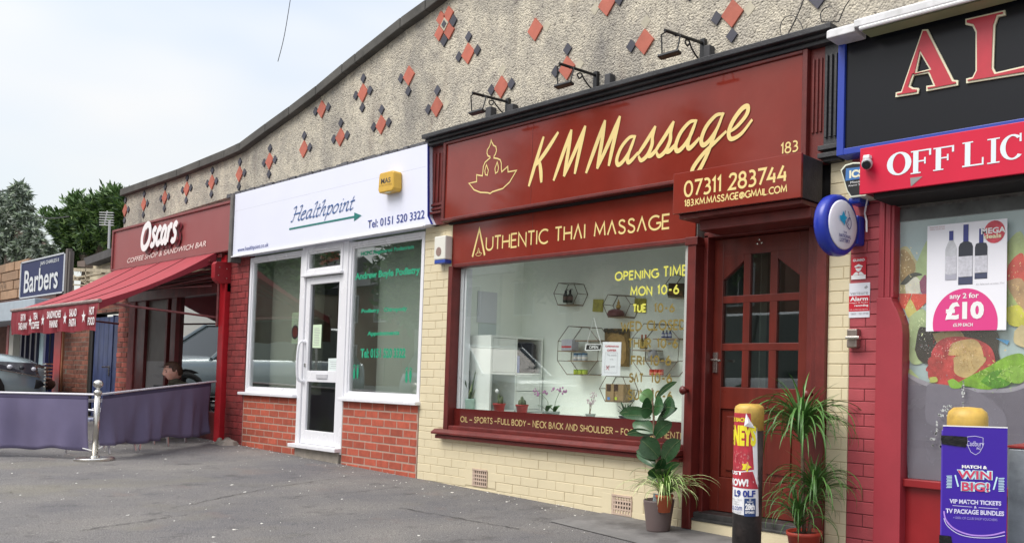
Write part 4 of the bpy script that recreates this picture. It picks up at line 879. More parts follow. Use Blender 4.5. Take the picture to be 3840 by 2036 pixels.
def upvc(x0, x1, z0, z1, fr, nm='window_frame', y0=.0, y1=.07, parent=HP, pane=glass_mat('podiatry_window_glass', (.97,.99,.98), 2.6), beads=True):
    q = MB().box(x0, x0+fr, y0, y1, z0, z1).box(x1-fr, x1, y0, y1, z0, z1).box(x0+fr, x1-fr, y0, y1, z1-fr, z1).box(x0+fr, x1-fr, y0, y1, z0, z0+fr)
    f = q.build(nm, M_white, parent, bevel=.006); q = MB(); b = .018; a0, a1, c0, c1 = x0+fr, x1-fr, z0+fr, z1-fr
    q.box(a0, a0+b, y0+.014, y0+.05, c0, c1).box(a1-b, a1, y0+.014, y0+.05, c0, c1).box(a0+b, a1-b, y0+.014, y0+.05, c1-b, c1).box(a0+b, a1-b, y0+.014, y0+.05, c0, c0+b); q.build('glazing_bead', M_white, f, bevel=.003)
    MB().box(a0+b, a1-b, y0+.03, y0+.036, c0+b, c1-b).build('pane', pane, f); return f
fl = upvc(-11.39, -10.02, WZ0, WZ1, .05); fr_ = upvc(-8.99, -7.56, WZ0, WZ1, .05)
MB().box(-10.02, -9.93, -.01, .08, .13, 2.40).build('door_jamb', M_white, HP, bevel=.006); MB().box(-9.09, -8.99, -.01, .08, .13, 2.40).build('door_jamb', M_white, HP, bevel=.006)
MB().box(-9.93, -9.09, -.01, .08, 2.375, 2.40).build('door_head', M_white, HP, bevel=.004)
fan = upvc(-9.93, -9.09, 2.085, 2.375, .045, 'fanlight_frame', -.02)
MB().box(-9.96,-9.07,-.045,.0,2.055,2.082).build('drip_bar', M_white, HP, bevel=.006)
q = MB(); D0, D1 = .005, .06
q.box(-9.925,-9.83,D0,D1,.20,2.05).box(-9.185,-9.095,D0,D1,.20,2.05).box(-9.83,-9.185,D0,D1,1.97,2.05).box(-9.83,-9.185,D0,D1,.20,.35).box(-9.83,-9.185,D0,D1,.885,1.01)
DR2 = q.build('door', M_white, HP, bevel=.006)
MB().box(-9.83,-9.185,.03,.036,1.01,1.97).build('door_pane', glass_mat('grey_door_glass', (.45,.47,.45), 1.6), DR2); MB().box(-9.83,-9.185,.03,.036,.35,.885).build('door_pane', glass_mat('grey_door_glass', (.45,.47,.45), 1.6), DR2)
MB().box(-9.60,-9.36,-.006,.005,.925,.975).build('letterbox', mat('letterbox_grey', (.55,.55,.58), .3), DR2, bevel=.004)
q = MB().tube(smooth([(-9.90,.0,1.33),(-9.90,-.05,1.32),(-9.90,-.07,1.22),(-9.90,-.07,1.0),(-9.90,-.05,.90),(-9.90,.0,.89)], 4), .013, 8).lathe((-9.90,.005,1.33), [(.022,0),(.022,.02)], 12, Vector((0,-1,0))).lathe((-9.90,.005,.89), [(.022,0),(.022,.02)], 12, Vector((0,-1,0)))
q.build('pull_handle', M_white, DR2, smooth=False)
MB().box(-9.83-.06,-9.83-.03,-.004,.005,1.05,1.09).build('lock', M_steel, DR2)
MB().box(-11.45,-10.02,-.06,.05,.70,.735).build('window_sill', M_white, HP, bevel=.006); MB().box(-9.0,-7.53,-.06,.05,.70,.735).build('window_sill', M_white, HP, bevel=.006)
MB().box(-10.05,-8.99,-.075,.07,.155,.197).build('door_sill', M_white, HP, bevel=.006)
MB().box(-10.0,-9.02,-.02,.07,-.1,.155).build('door_step', M_conc, HP, bevel=.012)
for a, b in ((-10.75,-10.45),(-8.35,-8.1)): MB().box(a,b,-.012,.0,2.352,2.366).build('trickle_vent', M_white, HP, bevel=.002)
MB().box(-9.70,-9.40,-.034,-.02,2.335,2.352).build('trickle_vent', M_white, HP, bevel=.002)
HW = thing('orange_brick_stall_riser', 'bright orange red brick panels with pale joints under the podiatry windows', 'wall', (-9.5, 0, 0))
q = MB().box(-11.41,-10.02,-.003,.1,-.12,.70).box(-8.99,-7.555,-.003,.1,-.12,.70); each(q, 'mortar_bed', M_mortar, HW)
bricks(HW, M_brick, -11.40, -10.02, -.1, .70, -.006, j=.015, H=.0805, L=.235); bricks(HW, M_brick, -8.985, -7.56, -.1, .70, -.006, j=.015, H=.0805, L=.235, off=1)
# painted pier to the left
PR = thing('red_painted_brick_pier', 'patchy red painted brick pier between the cafe post and the podiatry window', 'wall', (-11.65, 0, 0))
MB().box(-11.93,-11.41,.003,.2,-.1,2.45).build('mortar_bed', mat('dark_red_joint', (.14,.03,.03), .8), PR)
bricks(PR, M_redpier, -11.93, -11.41, .02, 2.45, -.004, j=.009, H=.0805, jit=.003)
# sign
HS = thing('healthpoint_sign', 'white Healthpoint fascia sign with blue italic name and teal arrow', 'sign', (-9.7, -.1, 2.8))
q = MB().prism([(-11.65,2.40),(-7.29,2.40),(-7.355,2.48),(-7.40,3.175),(-11.65,3.175)], -.10, .02); q.build('sign_panel', M_sign, HS, bevel=.003); MB().prism([(-7.290,2.40),(-7.282,2.40),(-7.347,2.48),(-7.392,3.175),(-7.40,3.175),(-7.355,2.48)], -.103, -.085).build('end_trim', mat('blue_trim', (.03,.04,.30), .3), HS)
MB().box(-11.65,-7.41,-.1006,-.10,2.96,2.9614).build('panel_seam', mat('seam_grey', (.45,.46,.52), .5), HS)
MB().box(-11.735,-11.65,-.12,.02,2.33,3.17).build('end_board', mat('weathered_grey_timber', (.17,.16,.15), .8, var=.3, grain=.4), HS, bevel=.004)
q = MB().box(-11.65,-7.40,-.12,-.09,2.385,2.40); q.build('bottom_trim', M_white, HS, bevel=.003)
YH = -.1025
PH = lambda x, y: (x/2.101+800, y/2.101+500)
# calligraphic name drawn with a broad nib
HG = {'H': (.85, [spl([(.02,.95),(.12,1.05),(.26,1.04),(.22,.5),(.14,.04),(-.02,.0)],5), [(.16,.52),(.72,.56)], spl([(.62,1.02),(.8,1.06),(.74,.6),(.64,.1),(.8,.0)],5)]),
'e': (.5, [spl([(.08,.34),(.36,.46),(.34,.62),(.16,.56),(.04,.3),(.08,.05),(.24,.0),(.42,.14)],5)]), 'a': (.55, [spl([(.42,.6),(.2,.6),(.04,.34),(.06,.05),(.2,.04),(.36,.3),(.44,.6)],5), spl([(.44,.6),(.36,.2),(.4,.02),(.54,.1)],5)]),
'l': (.3, [spl([(.06,.95),(.18,1.08),(.26,1.05),(.14,.4),(.12,.06),(.2,0),(.3,.1)],5)]), 't': (.36, [spl([(.22,.92),(.14,.5),(.10,.1),(.18,0),(.34,.12)],5), [(.02,.58),(.34,.62)]]),
'h': (.56, [spl([(.06,.95),(.18,1.08),(.26,1.05),(.14,.5),(.06,0)],5), spl([(.12,.3),(.3,.6),(.42,.58),(.38,.3),(.36,.06),(.44,0),(.56,.1)],5)]), 'p': (.56, [spl([(.06,.5),(.18,.6),(.12,.1),(.04,-.42)],5), spl([(.12,.34),(.34,.62),(.48,.5),(.44,.2),(.28,0),(.12,.08)],5)]),
'o': (.52, [spl([(.26,.6),(.08,.44),(.04,.14),(.18,0),(.36,.12),(.44,.42),(.34,.6),(.24,.6)],5)]), 'i': (.28, [spl([(.06,.5),(.16,.6),(.12,.2),(.12,.04),(.18,0),(.28,.1)],5), [(.2,.84),(.24,.9)]]),
'n': (.58, [spl([(.04,.5),(.14,.6),(.12,.3),(.06,0)],5), spl([(.1,.3),(.3,.6),(.42,.58),(.38,.3),(.38,.06),(.46,0),(.58,.1)],5)])}
def htext(s, x0, x1, z0, h, y, wd, slant=.22, mb=None, ang=.7):
    tot = sum(HG[c][0] for c in s); mb = mb or MB(); k = (x1-x0)/(tot+slant); x = 0
    for c in s:
        for st in HG[c][1]: nib([(x0+(x+p[0]+slant*p[1])*k, z0+p[1]*h) for p in st], wd, ang=ang, y=y-rnd.random()*.0005, mb=mb); nib([(x0+(x+p[0]+slant*p[1])*k, z0+p[1]*h) for p in st], wd*.35, y=y-.0006-rnd.random()*.0005, mb=mb)
        x += HG[c][0]
    return mb
xa, za = W(*PH(612,700), YH); xb, zb = W(*PH(1122,590), YH); ztp = W(*PH(650,565), YH)[1]
htext('Healthpoint', xa, xb, za+.005, (W(*PH(1115,480), YH)[1]-zb)*.98, YH-.001, .026).build('name_lettering', mat('healthpoint_blue', (.03,.10,.30), .4), HS)
a = W(*PH(598,757), YH); b = W(*PH(1110,655), YH); c = W(*PH(1168,645), YH); zc = (a[1]+c[1])/2
q = MB().flat([(a[0],zc-.010),(b[0],zc-.010),(b[0],zc+.010),(a[0],zc+.010)], YH-.001).flat([(b[0],zc-.045),(c[0],zc),(b[0],zc+.045)], YH-.0012); q.build('arrow', M_teal, HS)
fquad('Tel: 0151 520 3322', M_blue, HS, PH(1215,750), PH(1662,670), PH(1215,688), YH-.001, bold=.008); fquad('www.healthpoint.co.uk', M_blue, HS, PH(190,945), PH(432,903), PH(190,903), YH-.001)
# yellow alarm box
t = thing('yellow_alarm_box', 'yellow burglar alarm box lettered MAS on the white sign', 'alarm', (-8.1, -.15, 2.9))
ya = -.19
x0, z0 = W(*PH(1296,462), ya); x1, z1 = W(*PH(1418,446), ya); zt = (W(*PH(1292,330), ya)[1]+W(*PH(1450,302), ya)[1])/2; zbm = (z0+z1)/2-.01; zt += .02
MB().prism([(x0+.02,zbm),(x1-.02,zbm),(x1,zbm+.03),(x1-.01,zt-.02),(x1-.03,zt),(x0+.03,zt),(x0+.01,zt-.02),(x0,zbm+.03)], ya, -.10).build('case', mat('yellow_plastic', (.66,.40,.05), .4, var=.1), t, bevel=.012, seg=3)
fquad('MAS', M_print_dk, t, PH(1320,402), PH(1395,387), PH(1320,360), ya-.001, bold=.02); fquad('01704 873900', mat('brown_print', (.35,.2,.04), .5), t, PH(1304,424), PH(1406,405), PH(1304,412), ya-.001)
MB().sphere(((x0+x1)/2,ya+.03,zbm+.012), .060, 14, 8, (1,.5,.28)).build('strobe_lens', mat('pale_green_lens', (.55,.62,.35), .2), t, smooth=True)
# white alarm box on the cream pier
t = thing('white_alarm_box', 'white alarm box with blue base and round grille on the cream brick pier', 'alarm', (-7.3, -.05, 2.0))
yb_ = -.075; x0, z0 = W(*PH(1735,1000), yb_); x1, z1 = W(*PH(1822,1000), yb_); zt = W(*PH(1740,815), yb_)[1]
MB().box(x0, x1, yb_, .0, z0, zt).build('case', mat('ivory_plastic', (.72,.71,.64), .4), t, bevel=.01); MB().box(x0+.004, x1-.004, yb_+.004, 0, z0-.035, z0).build('blue_base', mat('blue_plastic', (.03,.07,.35), .35), t, bevel=.006)
MB().lathe(((x0+x1)/2-.01, yb_, z0+.075), [(.042,0),(.042,.003),(.0,.003)], 18, Vector((0,-1,0))).build('round_emblem', mat('grey_brown_emblem', (.30,.20,.17), .5, var=.5, vscale=90), t)
# window vinyl
PV = lambda x, y: (x/1.9525+1250, y/1.9514+850)
YV = .028
for s, a, b, c in (('HCPC Registered Podiatrists',(200,222),(590,172),(200,185)),('Andrew Boyle Podiatry',(158,405),(635,345),(158,340)),('Podiatry',(205,640),(338,635),(205,603)),('Chiropody',(368,632),(540,622),(368,592)),('Appointments',(248,807),(482,798),(248,765)),('Tel: 0151 520 3322',(198,960),(527,958),(198,890))):
    xa, za = W(*PV(*a), YV); xb, zb = W(*PV(*b), YV); zc = W(*PV(*c), YV)[1]
    zz = za+(zb-za)*0; sl = (zb-za)/(xb-xa) if abs(zb-za) > .03 else 0
    ftext(s, 'window_lettering', M_green, HP, xa, xb, za, zc, YV, bold=.045)
q = MB()
for cx, cy, sgn in ((165,1070,1),(550,1095,-1)):
    x, z = W(*PV(cx, cy), YV)
    for s in (-1, 1):
        q.prism([(x+s*.035+.02*math.cos(t_)*(1+.35*s*math.sin(t_)), z+.065*math.sin(t_)) for t_ in [k*math.pi/6 for k in range(12)]], YV-.001, YV)
        for k in range(4): q.prism([(x+s*(.02+.012*k)+.007*math.cos(t_), z+.085-abs(k-1)*.008+.008*math.sin(t_)) for t_ in [j*math.pi/3 for j in range(6)]], YV-.001, YV)
q.build('footprint_emblem', M_green, HP)
# notices taped to the door
def notice(px, Y, mt, nm, label, lines, parent=None):
    P = [W(*p, Y) for p in px]; x0 = sum(p[0] for p in P)/4; z0 = sum(p[1] for p in P)/4
    t = thing(nm, label, 'notice', (x0, Y, z0)); MB().prism(P, Y-.0015, Y).build('paper', mt, t)
    xa, xb = min(p[0] for p in P), max(p[0] for p in P); za, zb = min(p[1] for p in P), max(p[1] for p in P); q = MB()
    for i in range(lines):
        z = za+(zb-za)*(.12+.78*i/lines); a = xa+(xb-xa)*(.12+rnd.random()*.12); b = xb-(xb-xa)*(.12+rnd.random()*.15); q.box(a, b, Y-.0022, Y-.0016, z, z+(zb-za)*.022)
    q.build('printed_lines', M_grpr, t); return t
PD = lambda x, y: (x/2.1024+900, y/2.1015+900)
notice([PD(572,848),PD(638,850),PD(645,665),PD(578,668)], .024, M_papg, 'door_notice', 'tall pale green notice on the upper glass of the white door', 11)
notice([PD(695,1062),PD(782,1064),PD(788,930),PD(698,932)], .024, mat('pale_blue_paper', (.68,.76,.74), .7), 'door_notice', 'squarer pale notice at the lower right of the white door glass', 6)
notice([PD(408,690),PD(470,690),PD(478,568),PD(414,572)], .15, M_papg, 'window_notice', 'pale notice inside the left podiatry window beside the door', 7)
notice([PD(405,818),PD(470,816),PD(474,768),PD(410,768)], .15, M_papg, 'window_notice', 'small notice with handwriting low inside the left podiatry window', 2)
t = thing('no_entry_sticker', 'dark round sticker with red centre inside the left podiatry window', 'sticker', (W(*PD(435,725), .15)[0], .15, W(*PD(435,725), .15)[1]))
x, z = W(*PD(435,725), .15); MB().lathe((x,.15,z), [(.085,0),(.085,.002),(0,.002)], 20, Vector((0,-1,0))).build('black_disc', M_print_dk, t); MB().lathe((x,.1475,z), [(.06,0),(0,.001)], 20, Vector((0,-1,0))).build('red_centre', mat('dull_red', (.25,.06,.05), .5), t)
q = MB()
for i in range(9): a = rnd.random()*6.28; r = .05+rnd.random()*.14; h = rnd.uniform(.03,.07); q.lathe((-11.68+math.cos(a)*r, -.10+math.sin(a)*r*.5, gz(-11.6)-.02), [(r*.5+.03,0),(r*.45,h),(.02,h*1.4),(0,h*1.45)], 7)
tag(q.build('concrete_lump', M_conc), 'crumbled concrete lump at the foot of the red pier', 'rubble')
# ------------------------------------------------------------------ off licence
OL = thing('off_licence_shop', 'red framed off licence shop front with a vegetable picture filling its window', 'shop', (-2.2, 0, 0))
M_rw = mat('burgundy_red_timber', (.34,.035,.05), .42, var=.08, vscale=5, bump=.15)
M_rw2 = mat('darker_red_panel', (.27,.012,.016), .4, var=.15, vscale=4, dirt=.2)
RW = thing('red_brick_pier', 'crimson painted brick pier with security stickers beside the off licence window', 'wall', (-2.66, 0, 0))
q = MB().box(-2.765, -2.545, .004, .09, -.12, 2.42); each(q, 'joint_bed', mat('crimson_joint', (.12,.015,.02), .7), RW)
bricks(RW, M_redp, -2.765, -2.545, -.12, 2.42, .0, j=.005, L=.235, H=.0765)
q = MB().box(-2.545, -2.44, -.035, .09, 1.52, 2.2).box(-2.515,-2.50,-.045,-.035,1.52,2.2).box(-2.475,-2.46,-.045,-.035,1.52,2.2)
xl_, zl_ = -2.545, -.12
q.prism([(-2.545,-.12),(-2.365,-.12),(-2.365,1.30),(-2.372,1.36),(-2.40,1.43),(-2.44,1.50),(-2.445,1.52),(-2.545,1.52)], -.05, .09); q.build('frame_post', M_rw, OL, bevel=.004)
MB().box(-2.365,-.6,-.02,.09,.40,.445).build('window_sill', M_rw2, OL, bevel=.004); MB().box(-2.365,-.6,.02,.09,-.12,.40).build('riser_panel', M_rw2, OL)
MB().box(-2.7,2,.1,.3,-.12,5).build('backing_wall', M_dk, OL); MB().box(-2.50,-.6,.04,.09,2.06,2.3).build('shutter_guide', mat('dirty_grey_metal', (.20,.19,.18), .5, var=.5, vscale=15, grain=.4, metal=.3), OL)
for i in range(4): MB().box(-2.49,-.6,.0+.008*i,.05,2.075+.03*i,2.10+.03*i).build('shutter_slat', mat('shutter_metal', (.28,.27,.25), .45, var=.4, vscale=18, metal=.4), OL, bevel=.004)
MB().box(-2.44,-.6,.035,.05,1.985,2.06).build('head_rail', mat('grey_rail', (.13,.14,.14), .5, var=.4), OL)
# window picture, printed food shapes
VG = MB().box(-2.44, -.6, .045, .05, .445, 1.985).build('window_picture', mat('print_pale_sky', (.38,.50,.50), .25, var=.12, vscale=3), OL)
PO = lambda x, y: (x/2.2776+3350, y/2.2776+750)
PQ = lambda x, y: (x/1.992+3350, y/1.992+1350)
lay = [0]
def food(pts, col, f=PO, var=.25, vs=9, sm=True, rough=.25):
    lay[0] += 1; y = .0445-.0006*lay[0]
    P = [f(*p) for p in pts]
    if sm: P = spl(P+[P[0]], 5)[:-1]
    P = [W(*p, .045) for p in P]; P = [(max(-2.438, x), min(1.98, max(.447, z))) for x, z in P]
    MB().flat(P, y).build('printed_shape', mat('food_%02d%02d%02d' % tuple(int(c*99) for c in col), col, rough, var=var, vscale=vs), VG)
food([(40,420),(120,400),(200,520),(280,560),(280,700),(200,820),(60,900),(30,700)], (.50,.46,.22))
food([(40,440),(110,430),(190,560),(150,660),(60,690)], (.45,.30,.10), var=.4)
food([(190,560),(300,330),(400,330),(400,800),(230,700)], (.42,.55,.25))
food([(100,700),(190,655),(240,720),(220,800),(120,810)], (.72,.72,.60)); food([(60,720),(130,640),(200,620),(250,640),(180,660),(110,720)], (.05,.05,.03))
food([(225,700),(280,640),(290,800),(240,790)], (.25,.05,.12))
food([(40,800),(160,800),(100,935),(45,900)], (.62,.06,.03), sm=False); food([(165,800),(330,805),(280,880),(205,950),(150,850)], (.62,.06,.03), sm=False)
food([(100,935),(150,850),(205,950),(240,1000),(140,1010)], (.60,.55,.15))
food([(140,1000),(260,930),(330,1100),(280,1366),(140,1366)], (.40,.52,.26)); food([(960,380),(1116,300),(1140,1000),(960,1000)], (.40,.50,.18))
food([(985,560),(1050,480),(1116,470),(1140,690),(980,700)], (.66,.07,.04)); food([(980,690),(1116,690),(1140,1000),(1060,880),(990,760)], (.48,.30,.14)); food([(970,920),(1080,900),(1150,1010),(1140,1080),(990,1060)], (.62,.60,.06))
food([(190,1280),(220,1110),(270,1085),(420,1130),(500,1100),(640,1120),(880,1120),(900,1280),(860,1400),(300,1400)], (.025,.022,.02), var=.5)
food([(340,1140),(580,1120),(600,1260),(400,1230)], (.50,.38,.16), var=.3); food([(1040,1120),(1116,1070),(1150,1250),(1040,1220)], (.62,.52,.28)); food([(880,1180),(1000,1200),(980,1235)], (.08,.35,.65), sm=False)
food([(0,0),(60,20),(240,170),(330,120),(350,260),(300,420),(120,420)], (.30,.36,.12), PQ) ; food([(130,60),(250,180),(330,200),(420,170),(430,250),(120,220)], (.40,.50,.22), PQ)
food([(330,1390),(340,1290),(420,1190),(560,1165),(720,1190),(840,1260),(880,1380),(860,1470),(320,1470)], (.50,.05,.06), PO, var=.45, vs=18)
food([(480,1300),(520,1220),(700,1190),(770,1290),(760,1420),(560,1480),(480,1440)], (.60,.42,.17), PO, var=.3, vs=14)
food([(270,60),(280,150),(420,200),(520,200),(700,60),(620,-20),(300,-30)], (.45,.05,.05), PQ, var=.4, vs=18); food([(460,30),(470,100),(560,130),(660,50),(690,-20),(480,-30)], (.58,.42,.18), PQ, var=.3)
food([(120,95),(120,900),(260,1000),(860,1000),(1100,900),(1100,120),(900,210),(640,215),(350,190),(220,150)], (.16,.15,.18), PQ, var=.15, vs=4)
food([(118,95),(220,145),(350,185),(640,208),(900,203),(1100,120),(1100,150),(900,235),(640,240),(350,215),(220,180),(120,125)], (.30,.29,.33), PQ)
food([(260,190),(330,175),(640,240),(840,400),(838,560),(800,640),(330,500),(250,420)], (.19,.18,.215), PQ, var=.08, vs=3)
food([(470,180),(560,130),(700,60),(860,-30),(980,-40),(980,90),(880,110),(760,210),(660,215),(560,195)], (.20,.42,.03), PQ, var=.35, vs=20)
food([(660,160),(760,80),(900,90),(880,180),(760,210)], (.09,.30,.02), PQ, var=.3, vs=20); food([(790,120),(860,50),(980,60),(980,160),(900,170)], (.24,.46,.06), PQ, var=.3, vs=20)
food([(415,155),(460,140),(520,190),(500,210),(440,205)], (.22,.45,.05), PQ); food([(280,130),(330,125),(340,160),(290,165)], (.45,.50,.12), PQ)
rf = random.Random(4)
def specks(n, cx, cy, sx, sy, col, f, r0, r1, asp=1.):
    q = MB(); lay[0] += 1; y = .0445-.0006*lay[0]
    for _ in range(n):
        x, z = W(*f(cx+rf.gauss(0,1)*sx, cy+rf.gauss(0,1)*sy), .045); r = rf.uniform(r0, r1); a0 = rf.random()*3; y -= .00002
        if x < -2.43: continue
        q.flat([(x+r*math.cos(a)*rf.uniform(.6,1.2)*math.cos(a0)-r*asp*math.sin(a)*math.sin(a0), z+r*math.cos(a)*math.sin(a0)+r*asp*math.sin(a)*math.cos(a0)) for a in [k*1.05 for k in range(6)]], y)
    q.build('printed_highlights', mat('hl_%02d%02d%02d' % tuple(int(c*99) for c in col), col, .25), VG)
specks(90, 470, 1260, 90, 60, (.80,.55,.50), PO, .001, .004, .5); specks(60, 640, 1330, 70, 60, (.75,.62,.38), PO, .001, .004, .6); specks(60, 640, 1330, 70, 60, (.36,.22,.07), PO, .002, .007, .4)
specks(70, 430, 1300, 70, 70, (.30,.02,.02), PO, .002, .007, .3); specks(50, 280, 1230, 50, 60, (.45,.45,.48), PO, .001, .004, .4); specks(60, 800, 100, 110, 60, (.45,.66,.18), PQ, .003, .012, .2); specks(50, 760, 130, 110, 50, (.07,.20,.02), PQ, .003, .012, .2)
specks(40, 110, 640, 50, 120, (.75,.65,.35), PO, .002, .008, .4); specks(40, 220, 1000, 60, 100, (.70,.78,.45), PO, .002, .010, .3); specks(40, 1060, 800, 50, 150, (.70,.50,.22), PO, .002, .008, .5); specks(30, 160, 860, 60, 40, (.85,.25,.12), PO, .002, .007, .3)
specks(60, 500, 500, 160, 200, (.24,.24,.28), PQ, .002, .006, .5)
# peeled white scraps
M_scr = mat('peeled_white', (.55,.57,.55), .8); q = MB()
for c in ((520,200,4,40),(522,300,5,60),(380,370,30,8),(410,345,40,6),(370,410,40,5),(325,500,6,40),(320,540,5,14),(290,590,24,3),(295,636,3,3),(355,640,10,4)):
    for _ in range(9): x, z = W(*PQ(c[0]+rnd.uniform(-1,1)*c[2], c[1]+rnd.uniform(-1,1)*c[3]), .0); r = rnd.uniform(.002,.008); q.prism([(x+r*math.cos(a)*rnd.uniform(.4,1.2), z+r*1.3*math.sin(a)*rnd.uniform(.4,1.2)) for a in [k*1.05 for k in range(6)]], -.0015, -.0005)
q.build('peeled_scraps', M_scr, OL)['kind'] = 'stuff'
MB().box(-2.44,-.6,.0,.003,.447,1.98).build('window_pane', glass_mat('vinyl_glass', (1,1,1), .8), OL)
# wine poster
YP = -.012; PT = thing('wine_poster', 'white wine offer poster with three bottles and a pink any 2 for £10 disc', 'poster', (-2.0, YP, 1.6))
cor = [W(*PO(*p), YP) for p in ((270,1112),(960,1118),(975,165),(300,215))]
x0 = (cor[0][0]+cor[3][0])/2; x1 = (cor[1][0]+cor[2][0])/2; z0 = (cor[0][1]+cor[1][1])/2; z1 = (cor[2][1]+cor[3][1])/2
MB().box(x0, x1, YP, YP+.006, z0, z1).build('poster_sheet', mat('poster_white', (.84,.84,.90), .4, var=.03, vscale=3), PT)
def pu(u, v): return (x0+(x1-x0)*u, z0+(z1-z0)*v)
def pf(px, py): X, Z = W(*PO(px, py), YP); return X, Z
M_pink = mat('hot_pink_print', (.70,.05,.24), .4); cx, cz = pf(608, 1050)
rr_ = (pf(885,1050)[0]-pf(330,1050)[0])/2
q = MB(); ap = [(cx+rr_*math.cos(R_(a)), max(z0, cz+rr_*math.sin(R_(a)))) for a in range(-20, 201, 6)]; q.flat([(cx-rr_*.96, z0)]+ap[::-1]+[(cx+rr_*.96, z0)], YP-.001) ; q.build('pink_disc', M_pink, PT)
def pt(s, a, b, h, m_=M_text_w, nm='lettering', bold=.02, parent=PT, y=None): 
    (xa, za), (xb, zb), (xh, zh) = pf(*a), pf(*b), pf(*h); ftext(s, nm, m_, parent, xa, xb, (za+zb)/2, (za+zb)/2+(zh-za), (YP-.003) if y is None else y, bold=bold)
pt('any 2 for', (482,858), (732,848), (482,800)); pt('£10', (445,1022), (775,1018), (445,872), bold=.05); pt('£5.99 EACH', (512,1082), (680,1078), (512,1053))
pt('MEGA', (752,300), (962,272), (752,250), bold=.03, y=YP-.005); pt('deals', (778,330), (925,325), (778,292), mat('cream_print', (.8,.75,.5), .5), bold=.03, y=YP-.005)
x, z = pf(865, 272); MB().flat([(x+.062*math.cos(k*.314), z+.064*math.sin(k*.314)) for k in range(20)], YP-.002).build('red_burst', mat('print_red', (.62,.07,.10), .4, var=.3, vscale=20), PT)
pt('£2, Selected varieties, 75cl', (708,722), (948,720), (708,708), M_grpr, bold=0); pt('Selected stores', (312,240), (440,236), (312,226), mat('pinkgrey', (.5,.3,.3), .6), bold=0); pt('While stocks last', (312,258), (442,254), (312,246), mat('pinkgrey', (.5,.3,.3), .6), bold=0)
def bottle(cxp, top_, neck, sh_, lab, lab2, bot_, hw, nw, cg, cl_, foot):
    xc = pf(cxp, top_)[0]; q = MB(); hwm = pf(cxp+hw, top_)[0]-xc; nwm = pf(cxp+nw, top_)[0]-xc
    Z = lambda y: pf(cxp, y)[1]
    q.flat([(xc-hwm,Z(bot_)),(xc+hwm,Z(bot_)),(xc+hwm,Z(sh_)),(xc+hwm*.8,Z(sh_-30)),(xc+nwm,Z(neck)),(xc+nwm,Z(top_)),(xc-nwm,Z(top_)),(xc-nwm,Z(neck)),(xc-hwm*.8,Z(sh_-30)),(xc-hwm,Z(sh_))], YP-.0015)
    b = q.build('bottle_print', cg, PT)
    MB().flat([(xc-hwm*.98,Z(lab2)),(xc+hwm*.98,Z(lab2)),(xc+hwm*.98,Z(lab)),(xc-hwm*.98,Z(lab))], YP-.0025).build('label_print', cl_, b)
    MB().flat([(xc-nwm,Z(neck)),(xc+nwm,Z(neck)),(xc+nwm,Z(top_)),(xc-nwm,Z(top_))], YP-.0027).build('capsule_print', mat('blue_capsule', (.03,.04,.22), .3), b)
    MB().flat([(xc-hwm*.98,Z(bot_-4)),(xc+hwm*.98,Z(bot_-4)),(xc+hwm*.98,Z(foot)),(xc,Z(foot+12)),(xc-hwm*.98,Z(foot))], YP-.0029).build('foot_band', mat('slate_print', (.06,.07,.13), .4) if foot > 640 or cxp > 700 else mat('pale_slate', (.40,.40,.48), .4), b)
M_lab = mat('label_white', (.60,.60,.66), .5, var=.2, vscale=60)
bottle(497, 265, 345, 420, 480, 630, 685, 50, 18, mat('clear_glass_print', (.55,.56,.60), .3, var=.2, vscale=30), M_lab, 630)
bottle(622, 210, 355, 400, 480, 655, 722, 62, 22, mat('dark_glass_print', (.03,.035,.05), .3), M_lab, 652)
bottle(753, 245, 365, 400, 475, 620, 672, 54, 18, mat('dark_glass_print', (.03,.035,.05), .3), M_lab, 620)
# main sign
AS = thing('off_licence_fascia', 'large black fascia sign with red and cream serif letters A L in a blue frame', 'sign', (-2.2, -.12, 2.8))
YA = -.11
PA_ = lambda x, y: (x/1.9385+3060, y/1.9385)
PR3 = lambda x, y: (x/1.7071+3000, y/1.7071)
xa = W(*PR3(250,600), YA)[0]; zb = W(*PR3(275,1000), YA)[1]
MB().box(xa+.05, 1.2, YA, .0, zb+.04, 3.19).build('sign_panel', mat('gloss_black_panel', (.008,.009,.012), .25, spec=.3), AS)
M_bfr = mat('royal_blue_frame', (.02,.05,.36), .35); q = MB().box(xa, xa+.05, YA-.02, .0, zb, 3.2).box(xa+.05,1.2,YA-.02,0,zb,zb+.04); q.build('sign_frame', M_bfr, AS, bevel=.004)
def W3(x, y): return W(*PR3(x, y), YA)
Aout = [(618,628),(765,605),(768,570),(735,568),(712,555),(735,490),(828,475),(860,550),(815,556),(815,590),(1018,552),(1018,520),(990,518),(825,195),(790,197),(655,590),(620,598)]
Ain = [(752,470),(835,448),(778,350)]
Lout = [(1070,540),(1600,455),(1600,390),(1434,430),(1260,470),(1245,440),(1255,170),(1275,115),(1322,105),(1318,72),(1065,130),(1065,165),(1110,175),(1130,215),(1130,460),(1110,500),(1070,510)]
